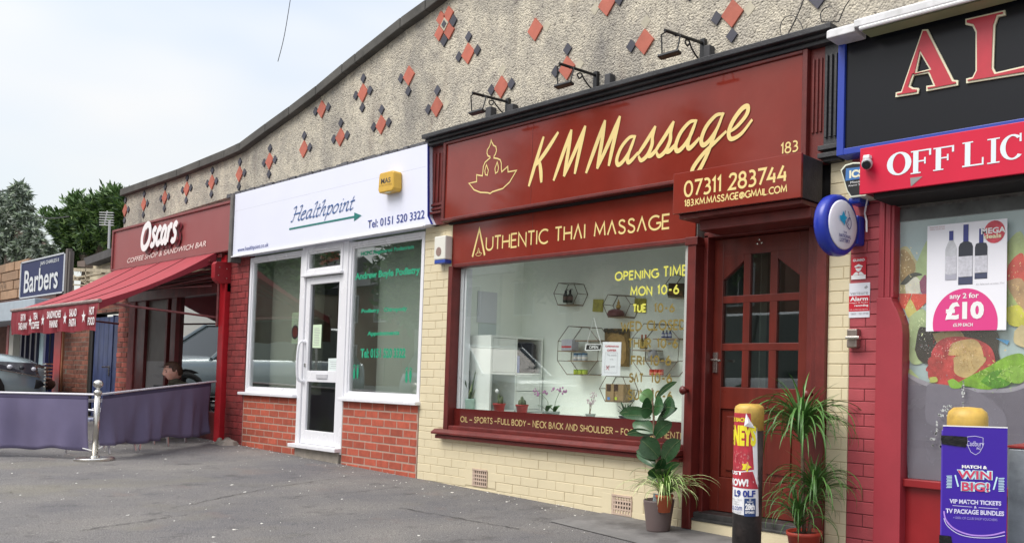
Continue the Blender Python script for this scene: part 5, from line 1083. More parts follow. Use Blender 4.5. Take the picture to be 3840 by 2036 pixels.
def letter(outp, inner, k_in, m1, m2, nm):
    P = [W3(*p) for p in outp]; cx = sum(p[0] for p in P)/len(P); cz = sum(p[1] for p in P)/len(P)
    def off(P, d):
        n = len(P); o = []; ar = sum(P[i][0]*P[(i+1)%n][1]-P[(i+1)%n][0]*P[i][1] for i in range(n)); sg = 1 if ar > 0 else -1
        for i in range(n):
            a, b, c = Vector(P[i-1]), Vector(P[i]), Vector(P[(i+1)%n]); d1 = (b-a).normalized(); d2 = (c-b).normalized(); n1 = Vector((-d1.y,d1.x))*sg; n2 = Vector((-d2.y,d2.x))*sg; mm_ = (n1+n2)
            mm_ = mm_.normalized() if mm_.length > .01 else n1
            o.append(tuple(b+mm_*d/max(.45, mm_.dot(n1))))
        return o
    def solid(P, holes, y, t, mtt, nm2):
        cu = bpy.data.curves.new(nm2, 'CURVE'); cu.dimensions = '2D'; cu.fill_mode = 'BOTH'; cu.extrude = t/2
        for ring in [P]+holes:
            s = cu.splines.new('POLY'); s.points.add(len(ring)-1); s.use_cyclic_u = True
            for i, p in enumerate(ring): s.points[i].co = (p[0], p[1], 0, 1)
        tmp = bpy.data.objects.new('t', cu); scene.collection.objects.link(tmp); bpy.context.view_layer.update()
        me = bpy.data.meshes.new_from_object(tmp.evaluated_get(bpy.context.evaluated_depsgraph_get())); bpy.data.objects.remove(tmp)
        o0 = org(AS)
        for v in me.vertices: v.co = Vector((v.co.x, y-v.co.z, v.co.y))-o0
        me.materials.clear(); me.materials.append(mtt); o = bpy.data.objects.new(nm2, me); link_part(o, AS)
    H = [[W3(*p) for p in inner]] if inner else []
    solid(P, H, YA-.008, .012, m1, nm); solid(off(P, k_in), [off(h, -k_in*.9) for h in H], YA-.018, .006, m2, nm+'_face')
M_crl = mat('cream_letter', (.78,.76,.55), .35); M_rdl = mat('red_letter', (.50,.03,.05), .35, var=.1)
letter(Aout, Ain, .011, M_crl, M_rdl, 'letter'); letter(Lout, None, .011, M_crl, M_rdl, 'letter')
# shutter box sign OFF LIC
YR = -.28; OS = thing('off_licence_box_sign', 'projecting red shutter box sign with white serif letters reading OFF LIC', 'sign', (-2.0, YR, 2.3))
xa, za = W(*PR3(380,1240), YR); za2 = W(*PR3(388,945), YR)[1]; xr, zr = W(*PR3(1434,1115), YR); zr2 = W(*PR3(1434,785), YR)[1]
zb = (za+zr)/2; zt = (za2+zr2)/2
print('redbox', xa, za, za2, zr, zr2)
MB().box(xa, 1.0, YR, YR+.02, zb, zt).build('sign_panel', mat('bright_red_panel', (.60,.015,.05), .35, spec=.3, var=.06, vscale=3), OS, bevel=.003); MB().box(xa+.01,1.0,YR+.02,.02,zb+.01,zt-.005).build('box_body', mat('dark_red_box', (.12,.01,.015), .5), OS)
MB().box(xa+.08,1.0,YR+.03,.03,zb-.03,zb+.012).build('box_soffit', M_void, OS)
YT = YR-.002
def W4(x, y): return W(*PR3(x, y), YT)
q = MB()
def rect(x0_, z0_, x1_, z1_, sk=0): q.flat([(x0_,z0_),(x1_,z0_),(x1_+sk,z1_),(x0_+sk,z1_)], YT-rnd.random()*.0006)
def serifL(s, pa, pb, ph):
    (xa, za), (xb, zb_), (xh, zh) = W4(*pa), W4(*pb), W4(*ph); h = zh-za; w_ = xb-xa; st = w_*.28; sl = (zb_-za)/(xb-xa)
    sp_ = .05*h
    if s == 'O':
        cx, cz = (xa+xb)/2, (za+zb_)/2+h/2
        for k in range(24):
            a0, a1 = k*math.pi/12, (k+1)*math.pi/12
            f = lambda a, inn: (cx+(w_/2-(inn*w_*.24))*math.cos(a), cz+(h/2-(inn*h*.07))*math.sin(a))
            q.flat([f(a0,0),f(a1,0),f(a1,1),f(a0,1)], YT)
    if s == 'C':
        cx, cz = xa+w_*.5, za+h/2
        for k in range(4, 22):
            a0, a1 = k*math.pi/12-.2, (k+1)*math.pi/12-.2
            f = lambda a, inn: (cx+(w_/2-(inn*w_*.22))*math.cos(a), cz+(h/2-(inn*h*.07))*math.sin(a))
            q.flat([f(a0,0),f(a1,0),f(a1,1),f(a0,1)], YT)
        rect(xa+w_*.78, za+h*.68, xa+w_*.86, za+h)
    if s in 'FLI':
        x0_ = xa+w_*(.12 if s != 'I' else .3); sw = w_*(.26 if s != 'I' else .4); rect(x0_, za, x0_+sw, za+h); rect(xa, za, x0_+sw+w_*(.12 if s != 'I' else .3), za+sp_); rect(xa, za+h-sp_, x0_+sw+w_*(.12 if s != 'I' else .3), za+h)
    if s == 'F': rect(xa, za+h-sp_*1.2, xa+w_, za+h); rect(xa+w_*.9, za+h*.72, xa+w_, za+h-sp_); rect(xa+w_*.3, za+h*.49, xa+w_*.72, za+h*.55); rect(xa+w_*.66, za+h*.38, xa+w_*.74, za+h*.66)
    if s == 'L': rect(xa, za, xa+w_, za+sp_*1.2); rect(xa+w_*.92, za, xa+w_, za+h*.3)
for s, a, b, c in (('O',(555,1132),(712,1112),(560,985)),('F',(708,1117),(838,1096),(712,970)),('F',(852,1097),(985,1074),(855,950)),('L',(1038,1073),(1175,1052),(1045,915)),('I',(1198,1052),(1278,1040),(1205,892)),('C',(1280,1035),(1440,1015),(1285,873)),('E',(1500,1010),(1501,1010),(1500,900))): 
    if s != 'E': serifL(s, a, b, c)
q.build('lettering', mat('blue_white_print', (.70,.78,.82), .4), OS)
q = MB().flat([W4(705,1140),W4(710,1195),W4(785,1130)], YT).build('grey_scrape', mat('bare_grey', (.25,.25,.25), .6), OS)
# strip light housing
YL = -.26; SLT = thing('strip_light', 'long white strip light housing above the black off licence sign', 'lamp', (-2.0, YL, 3.15))
xa, zl0 = W(*PR3(168,250), YL); zh0 = W(*PR3(172,210), YL)[1]; xb, _ = W(*PR3(400,100), YL)
zz = (W(*PR3(430,215), YL)[1]+W(*PR3(1434,25), YL)[1])/2
print('strip', xa, zl0, zh0, zz)
M_wst = mat('grimy_white_housing', (.70,.70,.72), .45, var=.15, vscale=12, dirt=.5, dirtcol=(.28,.28,.24), dscale=8)
z_b = zl0
MB().prismx([(YL,z_b),(YL-.0,z_b+.045),(YL+.03,z_b+.065),(YL+.12,z_b+.075),(YL+.14,z_b+.06),(YL+.14,z_b)], xa, xa+.20).build('end_housing', M_wst, SLT, bevel=.005)
MB().prismx([(YL-.01,z_b+.02),(YL-.01,z_b+.06),(YL+.03,z_b+.085),(YL+.13,z_b+.09),(YL+.13,z_b+.02)], xa+.20, 1.2).build('long_housing', M_wst, SLT, bevel=.004)
MB().prismx([(YL+.02,z_b-.005),(YL+.04,z_b+.02),(YL+.12,z_b+.02),(YL+.12,z_b-.005)], xa+.24, 1.2).build('diffuser', mat('greenish_diffuser', (.36,.40,.22), .35, var=.1), SLT)
MB().tube([(xa+.24,YL-.005,z_b+.005),(1.2,YL-.005,z_b+.005)], .012, 8).build('tube_edge', M_text_w, SLT)
MB().box(xa+.05,xa+.1,YL+.13,.0,z_b+.02,z_b+.06).box(.2,.25,YL+.13,.0,z_b+.02,z_b+.06).build('arm', M_blk, SLT)
# hexagonal alarm sign, camera
YX_ = -.03; PX1 = lambda x, y: (x/3.414+2880, y/3.414+480)
t = thing('hexagonal_alarm_box', 'black and cream hexagonal alarm box with blue lettered label tucked behind the red box', 'alarm', (-2.72, YX_, 2.2))
hexo = [(925,540),(985,470),(1090,440),(1250,440),(1330,560),(1330,700),(1250,870),(1060,895),(1010,820)]
P = [W(*PX1(*p), -.14) for p in hexo]; MB().prism(P, -.14, .0).build('case', mat('cream_plastic', (.70,.72,.58), .4), t, bevel=.004)
cxh = sum(p[0] for p in P)/len(P); czh = sum(p[1] for p in P)/len(P); P2 = [(cxh+(x-cxh)*.90, czh+(z-czh)*.90) for x, z in P]; MB().flat(P2, -.1415).build('black_face', M_blk, t)
MB().flat([W(*PX1(*p), -.143) for p in ((990,680),(1180,650),(1185,500),(998,520))], -.143).build('blue_label', mat('label_blue', (.05,.17,.42), .4), t)
def pxt(s, a, b, h, m_, par, Y, bold=.02): 
    (xa, za), (xb, zb_), (xh, zh) = W(*PX1(*a), Y), W(*PX1(*b), Y), W(*PX1(*h), Y); ftext(s, 'lettering', m_, par, xa, xb, (za+zb_)/2, (za+zb_)/2+zh-za, Y, bold=bold)
pxt('ICS', (1040,642), (1215,630), (1040,540), M_crl, t, -.144, .05); pxt('Monitored', (1055,708), (1290,690), (1055,680), M_text_w, t, -.144, 0); pxt('Alarm System', (1025,752), (1290,735), (1025,722), M_text_w, t, -.144, 0)
MB().box(W(*PX1(1040,900), -.1)[0], W(*PX1(1200,900), -.1)[0], -.12, 0, W(*PX1(1040,985), -.1)[1], W(*PX1(1040,900), -.1)[1]).build('blue_strobe', M_bfr, t, bevel=.015)
yc = -.34; xc, zc = W(*PX1(1245,450), yc); t = thing('dome_camera', 'grey dome security camera on the corner of the red box sign', 'camera', (xc, yc, zc))
x2 = W(*PX1(1135,330), YR)[0]; MB().box(xc-.035, xc-.015, YR-.03, YR, zc-.01, zc+.05).box(xc-.03,xc+.01,YR-.035,YR,zc+.035,zc+.055).build('wall_bracket', M_white, t, bevel=.003)
MB().sphere((xc,yc+.02,zc), .034, 16, 10).build('housing', mat('silver_plastic', (.42,.42,.44), .35), t, smooth=True); d_ = (CAM-Vector((xc,yc,zc))).normalized(); d_ = (d_+Vector((-.15,0,-.2))).normalized()
MB().lathe(Vector((xc,yc+.02,zc))+d_*.018, [(.026,0),(.026,.014),(.022,.018),(0,.017)], 16, d_).build('lens_ring', M_blk, t); MB().lathe(Vector((xc,yc+.02,zc))+d_*.034, [(.012,0),(.012,.004),(0,.005)], 14, d_).build('lens', mat('lens_glass', (.02,.02,.03), .05), t)
# national lottery disc: round projecting sign at right angles to the wall
xl = -2.76; LT = thing('lottery_sign', 'round blue and white National Lottery sign sticking out from the wall', 'sign', (xl, -.3, 1.93))
PL = lambda x, y: (x/1.951+3000, y/1.951+700)
yE, zE = XP(*PL(275,285), xl); R1 = .20
nrm = Vector((math.cos(R_(-3)), math.sin(R_(-3)), 0)); yE = -.26; zE = 1.93
ctr = Vector((xl, yE, zE)); xw = W(*PL(275,285), yE)[0]; zw = W(*PL(275,285), yE)[1]; ctr = Vector((xw-.01, yE, zw)); lat = Vector((-nrm.y, nrm.x, 0))
MB().lathe(ctr-nrm*.045, [(.14,0),(.172,.004),(.182,.018),(.186,.045),(.182,.072),(.172,.086),(.150,.092),(.0,.094)], 40, nrm).build('rim', mat('lottery_blue', (.015,.035,.36), .3), LT, smooth=True)
MB().lathe(ctr+nrm*.049, [(.148,0),(.140,.006),(.08,.010),(0,.012)], 40, nrm).build('face', mat('lottery_face', (.80,.80,.88), .25), LT, smooth=True)
fz = ctr+nrm*.066
def on_disc(u, v, d=0): return fz+lat*u+Vector((0,0,v))+nrm*d
def dtext(s, u0, u1, v0, v1, m_): ftext(s, 'lettering', m_, LT, 0, 1, 0, 1, 0, bold=.02, xf=lambda a, b: on_disc(u0+(u1-u0)*a, v0+(v1-v0)*b))
M_lb = mat('lottery_navy', (.02,.03,.20), .4); dtext('THE', -.016, .018, -.052, -.040, M_lb); dtext('NATIONAL', -.058, .062, -.078, -.058, M_lb); dtext('LOTTERY', -.052, .054, -.106, -.084, M_lb)
def dribbon(pts, wd, nm, m_):
    q = MB(); P = pts
    for i in range(len(P)-1):
        a, b = Vector(P[i]), Vector(P[i+1]); d = (b-a).normalized()*wd/2; n_ = Vector((-d.y, d.x)); q.add([on_disc(*(a+n_), i*.00005),on_disc(*(a-n_), i*.00005),on_disc(*(b-n_), i*.00005),on_disc(*(b+n_), i*.00005)], [(0,1,2,3)])
    q.build(nm, m_, LT)
dribbon(spl([(.0,.085),(-.005,.04),(.018,-.0),(.045,-.02),(.062,.01),(.05,.045),(.03,.04),(.02,.02),(.035,.0)], 6), .005, 'swirl_emblem', M_lb); dribbon(spl([(.03,.085),(.045,.05),(.028,.02)], 5), .004, 'swirl_emblem', M_lb)
q = MB(); q.add([on_disc(*p, .001) for p in ((-.06,.045),(-.035,.05),(-.02,.08),(-.005,.055),(.02,.045),(.0,.025),(-.005,-.005),(-.03,.012),(-.05,.02))], [list(range(9))]); q.build('star_emblem', mat('lottery_cyan', (.02,.38,.65), .4), LT)
bx = ctr+Vector((.03,0,0)); MB().box(ctr.x-.05, ctr.x+.05, ctr.y+.17, -.002, ctr.z-.09, ctr.z+.09).build('wall_box', mat('lottery_blue', (.015,.035,.36), .3), LT, bevel=.012)
cable([wpt(3253,742,-.06), wpt(3243,800,-.03), wpt(3250,830,-.03), wpt(3250,870,-.03)], .006, 'sign_cable', 'short white cable and connector hanging beside the lottery sign', M_white)
# stickers & key safe on the red pier
def sticker(px, mt_, nm, label, Y=-.006):
    P = [W(*p, Y) for p in px]; x0_, x1_ = (P[0][0]+P[3][0])/2, (P[1][0]+P[2][0])/2; z0_, z1_ = (P[0][1]+P[1][1])/2, (P[2][1]+P[3][1])/2
    t = thing(nm, label, 'sticker', ((x0_+x1_)/2, Y, z0_)); MB().box(x0_, x1_, Y, -.001, z0_, z1_).build('plate', mt_, t); return t, (x0_, x1_, z0_, z1_)
M_sred = mat('sticker_red', (.55,.012,.03), .35)
t, (a, b, c, d) = sticker([PL(375,680),PL(482,675),PL(482,515),PL(378,522)], M_sred, 'guard_sticker', 'red GUARD sticker with a white capped figure above the alarm sticker')
U = lambda u, v: (a+(b-a)*u, c+(d-c)*v)
MB().flat([U(0,0),U(1,0),U(1,.19),U(0,.19)], -.0072).build('white_strip', M_text_w, t); ftext('GUARD', 'lettering', M_text_w, t, *[U(.1,0)[0],U(.92,0)[0]], U(0,.82)[1], U(0,.94)[1], -.0075, bold=.04)
q = MB().flat([U(.2,.60),U(.5,.70),U(.8,.60),U(.75,.55),U(.5,.58),U(.25,.55)], -.0075).flat([U(.28,.53),U(.35,.40),U(.5,.34),U(.65,.40),U(.72,.53),U(.5,.50)], -.0076).flat([U(.1,.20),U(.28,.33),U(.40,.34),U(.5,.26),U(.45,.20)], -.0077).flat([U(.9,.20),U(.72,.33),U(.60,.34),U(.5,.26),U(.55,.20)], -.0078); q.build('guard_emblem', M_text_w, t)
t, (a, b, c, d) = sticker([PL(357,958),PL(508,955),PL(512,700),PL(360,708)], mat('sticker_white', (.75,.76,.82), .3), 'alarm_sticker', 'white and red verisure Alarm sticker below the GUARD sticker')
MB().flat([U(0,.18),U(1,.18),U(1,.63),U(0,.63)], -.0072).build('red_band', M_sred, t)
def st(s, u0, u1, v0, v1, m_=M_text_w, bold=.03): ftext(s, 'lettering', m_, t, U(u0,0)[0], U(u1,0)[0], U(0,v0)[1], U(0,v1)[1], -.0076, bold=bold)
st('verisure', .06, .92, .66, .76, M_grpr, 0); st('Alarm', .06, .92, .48, .60); st('Images & Audio', .04, .92, .40, .45, bold=0); st('recording', .28, .94, .30, .38); st('24h monitored response', .04, .94, .21, .25, bold=0); st('0800 158 0998', .1, .95, .08, .14, M_grpr, 0)
MB().flat([U(.72,.86),U(.85,.92),U(.92,.86),U(.80,.82)], -.0075).build('bird_emblem', M_grpr, t)
x0_, z0_ = W(*PL(345,1178), -.04); x1_, z1_ = W(*PL(420,1175), -.04); zt_ = W(*PL(350,1040), -.04)[1]
t = thing('key_switch_box', 'steel shutter key switch box with a lever on the red pier', 'box', (x0_, -.03, z0_)); MB().box(x0_, x1_, -.05, .0, z0_, zt_).build('case', mat('bronze_steel', (.30,.25,.22), .35, metal=.8, var=.3), t, bevel=.008)
MB().box(x0_+.01, x1_+.035, -.085, -.05, (z0_+zt_)/2-.008, (z0_+zt_)/2+.012).build('lever', M_steel, t, bevel=.006)
# ------------------------------------------------------------------ bollards
M_bk = mat('chipped_black_paint', (.022,.018,.018), .5, var=.5, vscale=14, bump=.8, bscale=50, dirt=.6, dscale=6, dirtcol=(.12,.09,.08))
M_ye = mat('chipped_yellow_paint', (.62,.40,.08), .5, var=.12, vscale=9, dirt=.45, dscale=14, dirtcol=(.08,.05,.02))
def bollard(c, ztop, r, label, zy, tilt=0):
    t = thing('bollard', label, 'bollard', (c[0], c[1], gz(c[0])), 'steel bollards with yellow tops')
    MB().lathe((c[0],c[1],gz(c[0])-.05), [(r,0),(r,zy-gz(c[0])+.05)], 32).build('post', M_bk, t, smooth=True)
    zc_ = zy; h = ztop-zy; MB().lathe((c[0],c[1],zc_), [(r+.0015,0),(r+.0015,h*.80),(r*.95,h*.90),(r*.7,h*.98),(0,h)], 32).build('yellow_cap', M_ye, t, smooth=True); return t
BA = Vector((-2.97,-.73,0)); RA = .083
ta = bollard(BA, .875, RA, 'black bollard with yellow top and torn circus posters in front of the door', .725)
camd = (CAM-BA); camd.z = 0; camd.normalize(); latd = Vector((-camd.y, camd.x, 0))
def cyl(c, r, th, z): return Vector((c.x, c.y, 0))+camd*(r*math.cos(th))+latd*(r*math.sin(th))+Vector((0,0,z))
def wrap(nm, mt_, parent, c, r, pts, n=10):
    """a sheet wrapped on the post: pts are (angle in degrees, z) rings listed left edge upwards, then right edge downwards as 4 corners"""
    (a0,z0_),(a0t,z0t),(a1t,z1t),(a1,z1_) = pts; q = MB()
    for i in range(n+1):
        u = i/n; q.v += [cyl(c, r, R_(a0+(a1-a0)*u), z0_+(z1_-z0_)*u), cyl(c, r, R_(a0t+(a1t-a0t)*u), z0t+(z1t-z0t)*u)]
    for i in range(n): q.f.append([2*i,2*i+2,2*i+3,2*i+1]); q.mi.append(0)
    return q.build(nm, mt_, parent)
def ctext(s, m_, parent, c, r, a0, a1, z0_, z1_, bold=.02): return ftext(s, 'lettering', m_, parent, 0, 1, 0, 1, 0, bold=bold, xf=lambda u, v: cyl(c, r, R_(a0+(a1-a0)*u), z0_+(z1_-z0_)*v))
PP = thing('torn_poster', 'torn red yellow and white circus poster wrapped round the bollard', 'poster', (BA.x, BA.y, .3))
M_pr = mat('poster_red', (.45,.03,.05), .5, var=.3, vscale=20); M_py = mat('poster_yellow', (.80,.70,.03), .5); M_pn = mat('poster_navy', (.02,.05,.16), .5); M_pw = mat('poster_paper', (.80,.80,.82), .5, var=.04)
zp = lambda y: .86-(y-1520)/3174*4.72*1.0
wrap('white_backing', M_pw, PP, BA, RA+.0015, [(-88,zp(1918)),(-88,zp(1545)),(32,zp(1600)),(50,zp(1930))])
wrap('upper_sheet', M_pr, PP, BA, RA+.0025, [(-88,zp(1770)),(-88,zp(1545)),(5,zp(1545)),(22,zp(1755))])
wrap('lower_red_sheet', M_pr, PP, BA, RA+.003, [(-88,zp(1822)),(-88,zp(1768)),(18,zp(1762)),(44,zp(1828))])
wrap('navy_panel', M_pn, PP, BA, RA+.0032, [(-12,zp(1928)),(-12,zp(1862)),(32,zp(1862)),(34,zp(1930))])
ctext('MONEYS', M_py, PP, BA, RA+.0042, -135, 28, zp(1668), zp(1590), .06); ctext('CIRCUS IS BACK', M_py, PP, BA, RA+.0042, -140, -10, zp(1578), zp(1562), .03)
ctext('JUST', M_pw, PP, BA, RA+.0042, -95, -20, zp(1780), zp(1762), .04); ctext('NOW!', M_pw, PP, BA, RA+.0042, -88, 2, zp(1818), zp(1790), .05)
ctext('L9 0LF', M_blue, PP, BA, RA+.0042, -58, 30, zp(1858), zp(1832), .04); ctext('28th', M_pw, PP, BA, RA+.0046, -8, 28, zp(1905), zp(1880), .05); ctext('TO\nTUESDAY', M_pw, PP, BA, RA+.0046, -2, 22, zp(1878), zp(1864)); ctext('SEPTEMBER', M_pw, PP, BA, RA+.0046, -8, 28, zp(1918), zp(1909), .03)
ctext('10am - 12pm\n2:00pm\n12:00pm', M_grpr, PP, BA, RA+.0042, -75, -22, zp(1890), zp(1864), 0); ctext('us.com', M_blue, PP, BA, RA+.0042, -75, -20, zp(1908), zp(1893), 0); ctext('725 5507', M_grpr, PP, BA, RA+.0042, -75, -22, zp(1920), zp(1911), 0)
q = MB(); 
for k in range(10): a = k*math.pi/5; r_ = .030 if k % 2 == 0 else .016; q.v.append(cyl(BA, RA+.0036, R_(-8)+r_*math.cos(a)/RA, zp(1745)+r_*math.sin(a)))
q.f.append(list(range(10))); q.mi.append(0); q.build('yellow_star', M_py, PP)
q = MB(); 
for k in range(60): a = rnd.uniform(-70, 0); z_ = zp(rnd.uniform(1690,1760)); s_q = rnd.uniform(.003,.011); q.v += [cyl(BA, RA+.0034, R_(a), z_), cyl(BA, RA+.0034, R_(a)+s_q/RA, z_+s_q*rnd.uniform(-.3,.5)), cyl(BA, RA+.0034, R_(a)+s_q*.4/RA, z_+s_q*1.5)]; q.f.append([len(q.v)-3, len(q.v)-2, len(q.v)-1]); q.mi.append(0)
q.build('photo_print', mat('pinkish_print', (.55,.16,.16), .5, var=.3, vscale=40), PP)
# curled white corner
q = MB(); A = cyl(BA, RA+.004, R_(-12), zp(1545)); Bc = cyl(BA, RA+.004, R_(22), zp(1600)); Cc = cyl(BA, RA+.03, R_(-14), zp(1592)); q.add([A, Bc, (A+Bc+Cc)/3+camd*.012, Cc], [(0,1,2),(1,3,2),(3,0,2)]); q.build('curled_corner', M_pw, PP)
q = MB(); A = cyl(BA, RA+.003, R_(36), zp(1762)); Bc = cyl(BA, RA+.02, R_(30), zp(1790)); Cc = cyl(BA, RA+.003, R_(46), zp(1815)); q.add([A,Bc,Cc], [(0,1,2)]); q.build('curled_corner', M_pw, PP)
BB = Vector((-1.46,-1.17,0)); tb = bollard(BB, .915, .084, 'black bollard with yellow top behind the purple advert board', .70)
# purple board strapped to the bollard
camd2 = (CAM-BB); camd2.z = 0; camd2.normalize(); lat2 = Vector((-camd2.y, camd2.x, 0))
PBd = thing('purple_advert_board', 'purple MATCH & WIN BIG advert board taped to the bollard', 'sign', (BB.x, BB.y-.1, .1))
bc = Vector((BB.x, BB.y, 0))+camd2*.125+lat2*.030; hw = .127; zt = .838; zb_ = gz(-1.4)+.02
def on_b(u, z, d=0.): return bc+lat2*u+camd2*d+Vector((0,0,z))
M_pu = mat('purple_board', (.045,.012,.33), .35, var=.05, vscale=4); q = MB()
q.obox(bc+Vector((0,0,(zt+zb_)/2)), lat2, camd2, Vector((0,0,1)), hw, .006, (zt-zb_)/2); q.build('board', M_pu, PBd)
q = MB().obox(bc-lat2*hw-camd2*.05+Vector((0,0,(zt+zb_)/2)), lat2, camd2, Vector((0,0,1)), .006, .05, (zt-zb_)/2-.02); q.build('board_return', mat('violet_board', (.10,.05,.45), .4), PBd)
zz_ = lambda y: zt-(y-555)/(1.856*3174)*3.40   # rows of the enlarged photo to heights
uu = lambda x: (x-1222)/(1.856*3174)*3.40
def bt(s, xa_, xb_, yb, yt, m_=M_text_w, bold=.03, d=.008): ftext(s, 'lettering', m_, PBd, 0, 1, 0, 1, 0, bold=bold, xf=lambda a, b: on_b(uu(xa_)+(uu(xb_)-uu(xa_))*a, zz_(yb)+(zz_(yt)-zz_(yb))*b, d))
M_lav = mat('lavender_print', (.62,.60,.82), .4); M_wr = mat('win_red', (.60,.05,.12), .4); M_wc = mat('pale_cyan_print', (.55,.78,.85), .4)
bt('MATCH &', 1135, 1308, 845, 822, bold=.05)
for s, a, b, c, d in (('WIN', 1100, 1345, 920, 855), ('BIG!', 1130, 1330, 1005, 935)): bt(s, a, b, c, d, M_wc, .14, .0078); bt(s, a+6, b-8, c-3, d+5, M_wr, .02, .0092)
bt('VIP MATCH TICKETS', 1053, 1405, 1093, 1062, M_lav, .04); bt('&', 1222, 1240, 1120, 1103, M_lav); bt('TV PACKAGE BUNDLES', 1028, 1425, 1163, 1130, M_lav, .04); bt('+1000s OF CLUB SHOP VOUCHERS', 1080, 1380, 1200, 1183, mat('violet_print', (.35,.30,.7), .4), .0)
bt('Cadbury', 1163, 1285, 700, 652, M_lav, .0); bt('FC', 1235, 1262, 712, 696, M_lav, .02)
def brib(pts, wd, nm, m_, d=.0075, closed=False):
    q = MB(); P = [(uu(x), zz_(y)) for x, y in pts]; P = P+[P[0]] if closed else P
    for i in range(len(P)-1):
        a, b = Vector(P[i]), Vector(P[i+1]); dv = (b-a).normalized()*wd/2; n_ = Vector((-dv.y, dv.x)); q.add([on_b(a.x+n_.x,a.y+n_.y,d+i*.00003),on_b(a.x-n_.x,a.y-n_.y,d+i*.00003),on_b(b.x-n_.x,b.y-n_.y,d+i*.00003),on_b(b.x+n_.x,b.y+n_.y,d+i*.00003)], [(0,1,2,3)])
    q.build(nm, m_, PBd)
brib([(1168,625),(1222,618),(1278,628),(1276,690),(1255,730),(1228,748),(1195,730),(1175,690)], .0018, 'shield_emblem', M_lav, closed=True)
brib([(1075,1108),(1208,1112)], .002, 'rule', M_lav); brib([(1252,1113),(1385,1115)], .002, 'rule', M_lav)
for k in range(9):
    brib([(1030+k%2*4,905+k*10),(1068,902+k*10)], .0030, 'ticket_line', M_wc); brib([(1385,905+k*11),(1425-k%2*4,902+k*11)], .0030, 'ticket_line', M_wc)
brib([(1090,895),(1112,975)], .006, 'ticket_line', M_wc); brib([(1375,895),(1352,985)], .006, 'ticket_line', M_wc)
brib(spl([(1016,1150),(1030,1210),(1090,1270),(1200,1305),(1330,1300),(1432,1270)], 5), .006, 'swoosh', mat('lilac_swoosh', (.45,.25,.75), .4)); brib(spl([(1016,1200),(1040,1250),(1110,1300),(1200,1320),(1330,1318),(1432,1295)], 5), .003, 'swoosh', M_lav)
q = MB(); P = [(990,620),(1090,622),(1168,625),(1172,660),(1160,698),(1080,690),(1000,682),(988,650)]; q.add([on_b(uu(x), zz_(y), .009) for x, y in P], [list(range(8))]); q.add([on_b(uu(990),zz_(620),.009),on_b(uu(990),zz_(682),.009),on_b(uu(985),zz_(690),-.10),on_b(uu(985),zz_(615),-.10)], [(0,1,2,3)])
q.build('black_tape', mat('shiny_black_tape', (.008,.008,.009), .25, bump=.8, bscale=30), PBd)
q = MB(); P = [(985,1318),(1068,1322),(1075,1366),(1070,1420),(985,1420)]; q.add([on_b(uu(x), zz_(y), .009) for x, y in P], [list(range(5))]); q.build('black_tape', mat('shiny_black_tape', (.008,.008,.009), .25), PBd)
q = MB().obox(bc+Vector((0,0,zt+.001)), lat2, camd2, Vector((0,0,1)), hw+.001, .007, .002); q.build('board_edge', M_text_w, PBd)
gb = Vector((-1.315,-.93,0)); gtop = .74
t = thing('galvanised_bin', 'mottled galvanised metal bin beside the purple advert board', 'bin', (gb.x, gb.y, gz(gb.x)))
MB().box(gb.x-.055, gb.x+.20, gb.y-.02, gb.y+.2, gz(-1.2), gtop).build('body', mat('galvanised_metal', (.34,.38,.42), .45, metal=.4, var=.35, vscale=9, bump=.3), t, bevel=.01); MB().box(gb.x-.06, gb.x+.205, gb.y-.025, gb.y+.205, gtop, gtop+.008).build('lid', mat('red_lid', (.25,.02,.02), .5), t)
# ------------------------------------------------------------------ cafe
CF = thing('cafe_shop', 'red framed cafe front with deep soffit and large window under the awning', 'shop', (-14, 0, 0))
M_cafe = mat('cafe_dark_red_frame', (.16,.018,.018), .45, var=.3, vscale=8, bump=.3, grain=.3)
q = MB().box(-12.10,-11.94,-.06,.06,.08,2.45); q.build('frame_post', M_red, CF, bevel=.008)
q = MB().box(-13.80,-13.62,-.02,.10,.05,2.05); q.build('frame_post', M_cafe, CF, bevel=.006); q = MB().box(-14.06,-13.99,-.0,.10,.05,2.05); q.build('frame_post', M_cafe, CF, bevel=.006)
q = MB().box(-15.46,-15.22,-.02,.10,.05,2.1); q.build('frame_post', mat('faded_red_frame', (.30,.06,.06), .6, var=.3, grain=.3), CF, bevel=.006); MB().box(-15.22,-14.85,.0,.1,.05,2.1).build('frame_post', M_cafe, CF, bevel=.006)
q = MB().box(-15.46,-11.94,-.04,.10,1.98,2.12); q.build('window_head', M_cafe, CF, bevel=.006)
for i in range(5): MB().box(-15.4,-12.1,-.07-.03*i,-.03-.03*i,2.13+.055*i,2.16+.055*i).build('soffit_slat', M_cafe, CF, bevel=.004)
MB().box(-16.0,-12.0,-.09,.3,2.42,2.47).build('soffit', M_cafe, CF)
MB().box(-13.62,-12.10,.03,.036,.45,1.98).build('window_pane', G3, CF)
MB().box(-14.85,-14.06,.04,.05,.1,2.0).build('panel', mat('grey_brown_panel', (.13,.11,.095), .5, var=.1), CF); MB().box(-14.82,-14.08,.034,.04,.5,1.10).build('menu_board', mat('pale_menu', (.28,.27,.27), .5), CF)
ftext('Coffee', 'lettering', M_grpr, CF, -14.5,-14.12,1.00,1.06,.032); ftext('Toasties', 'lettering', M_grpr, CF, -14.6,-14.12,.86,.92,.032); MB().box(-14.5,-14.15,.031,.033,.68,.76).build('black_logo', M_print_dk, CF)
MB().box(-13.62,-12.10,-.03,.1,.0,.45).build('stall_riser', M_cafe, CF); MB().box(-16.2,-11.6,1.4,1.5,0,3.2).build('back_wall', M_dk, CF); MB().box(-16.2,-11.6,.1,1.4,2.2,2.3).build('ceiling', M_dk, CF)
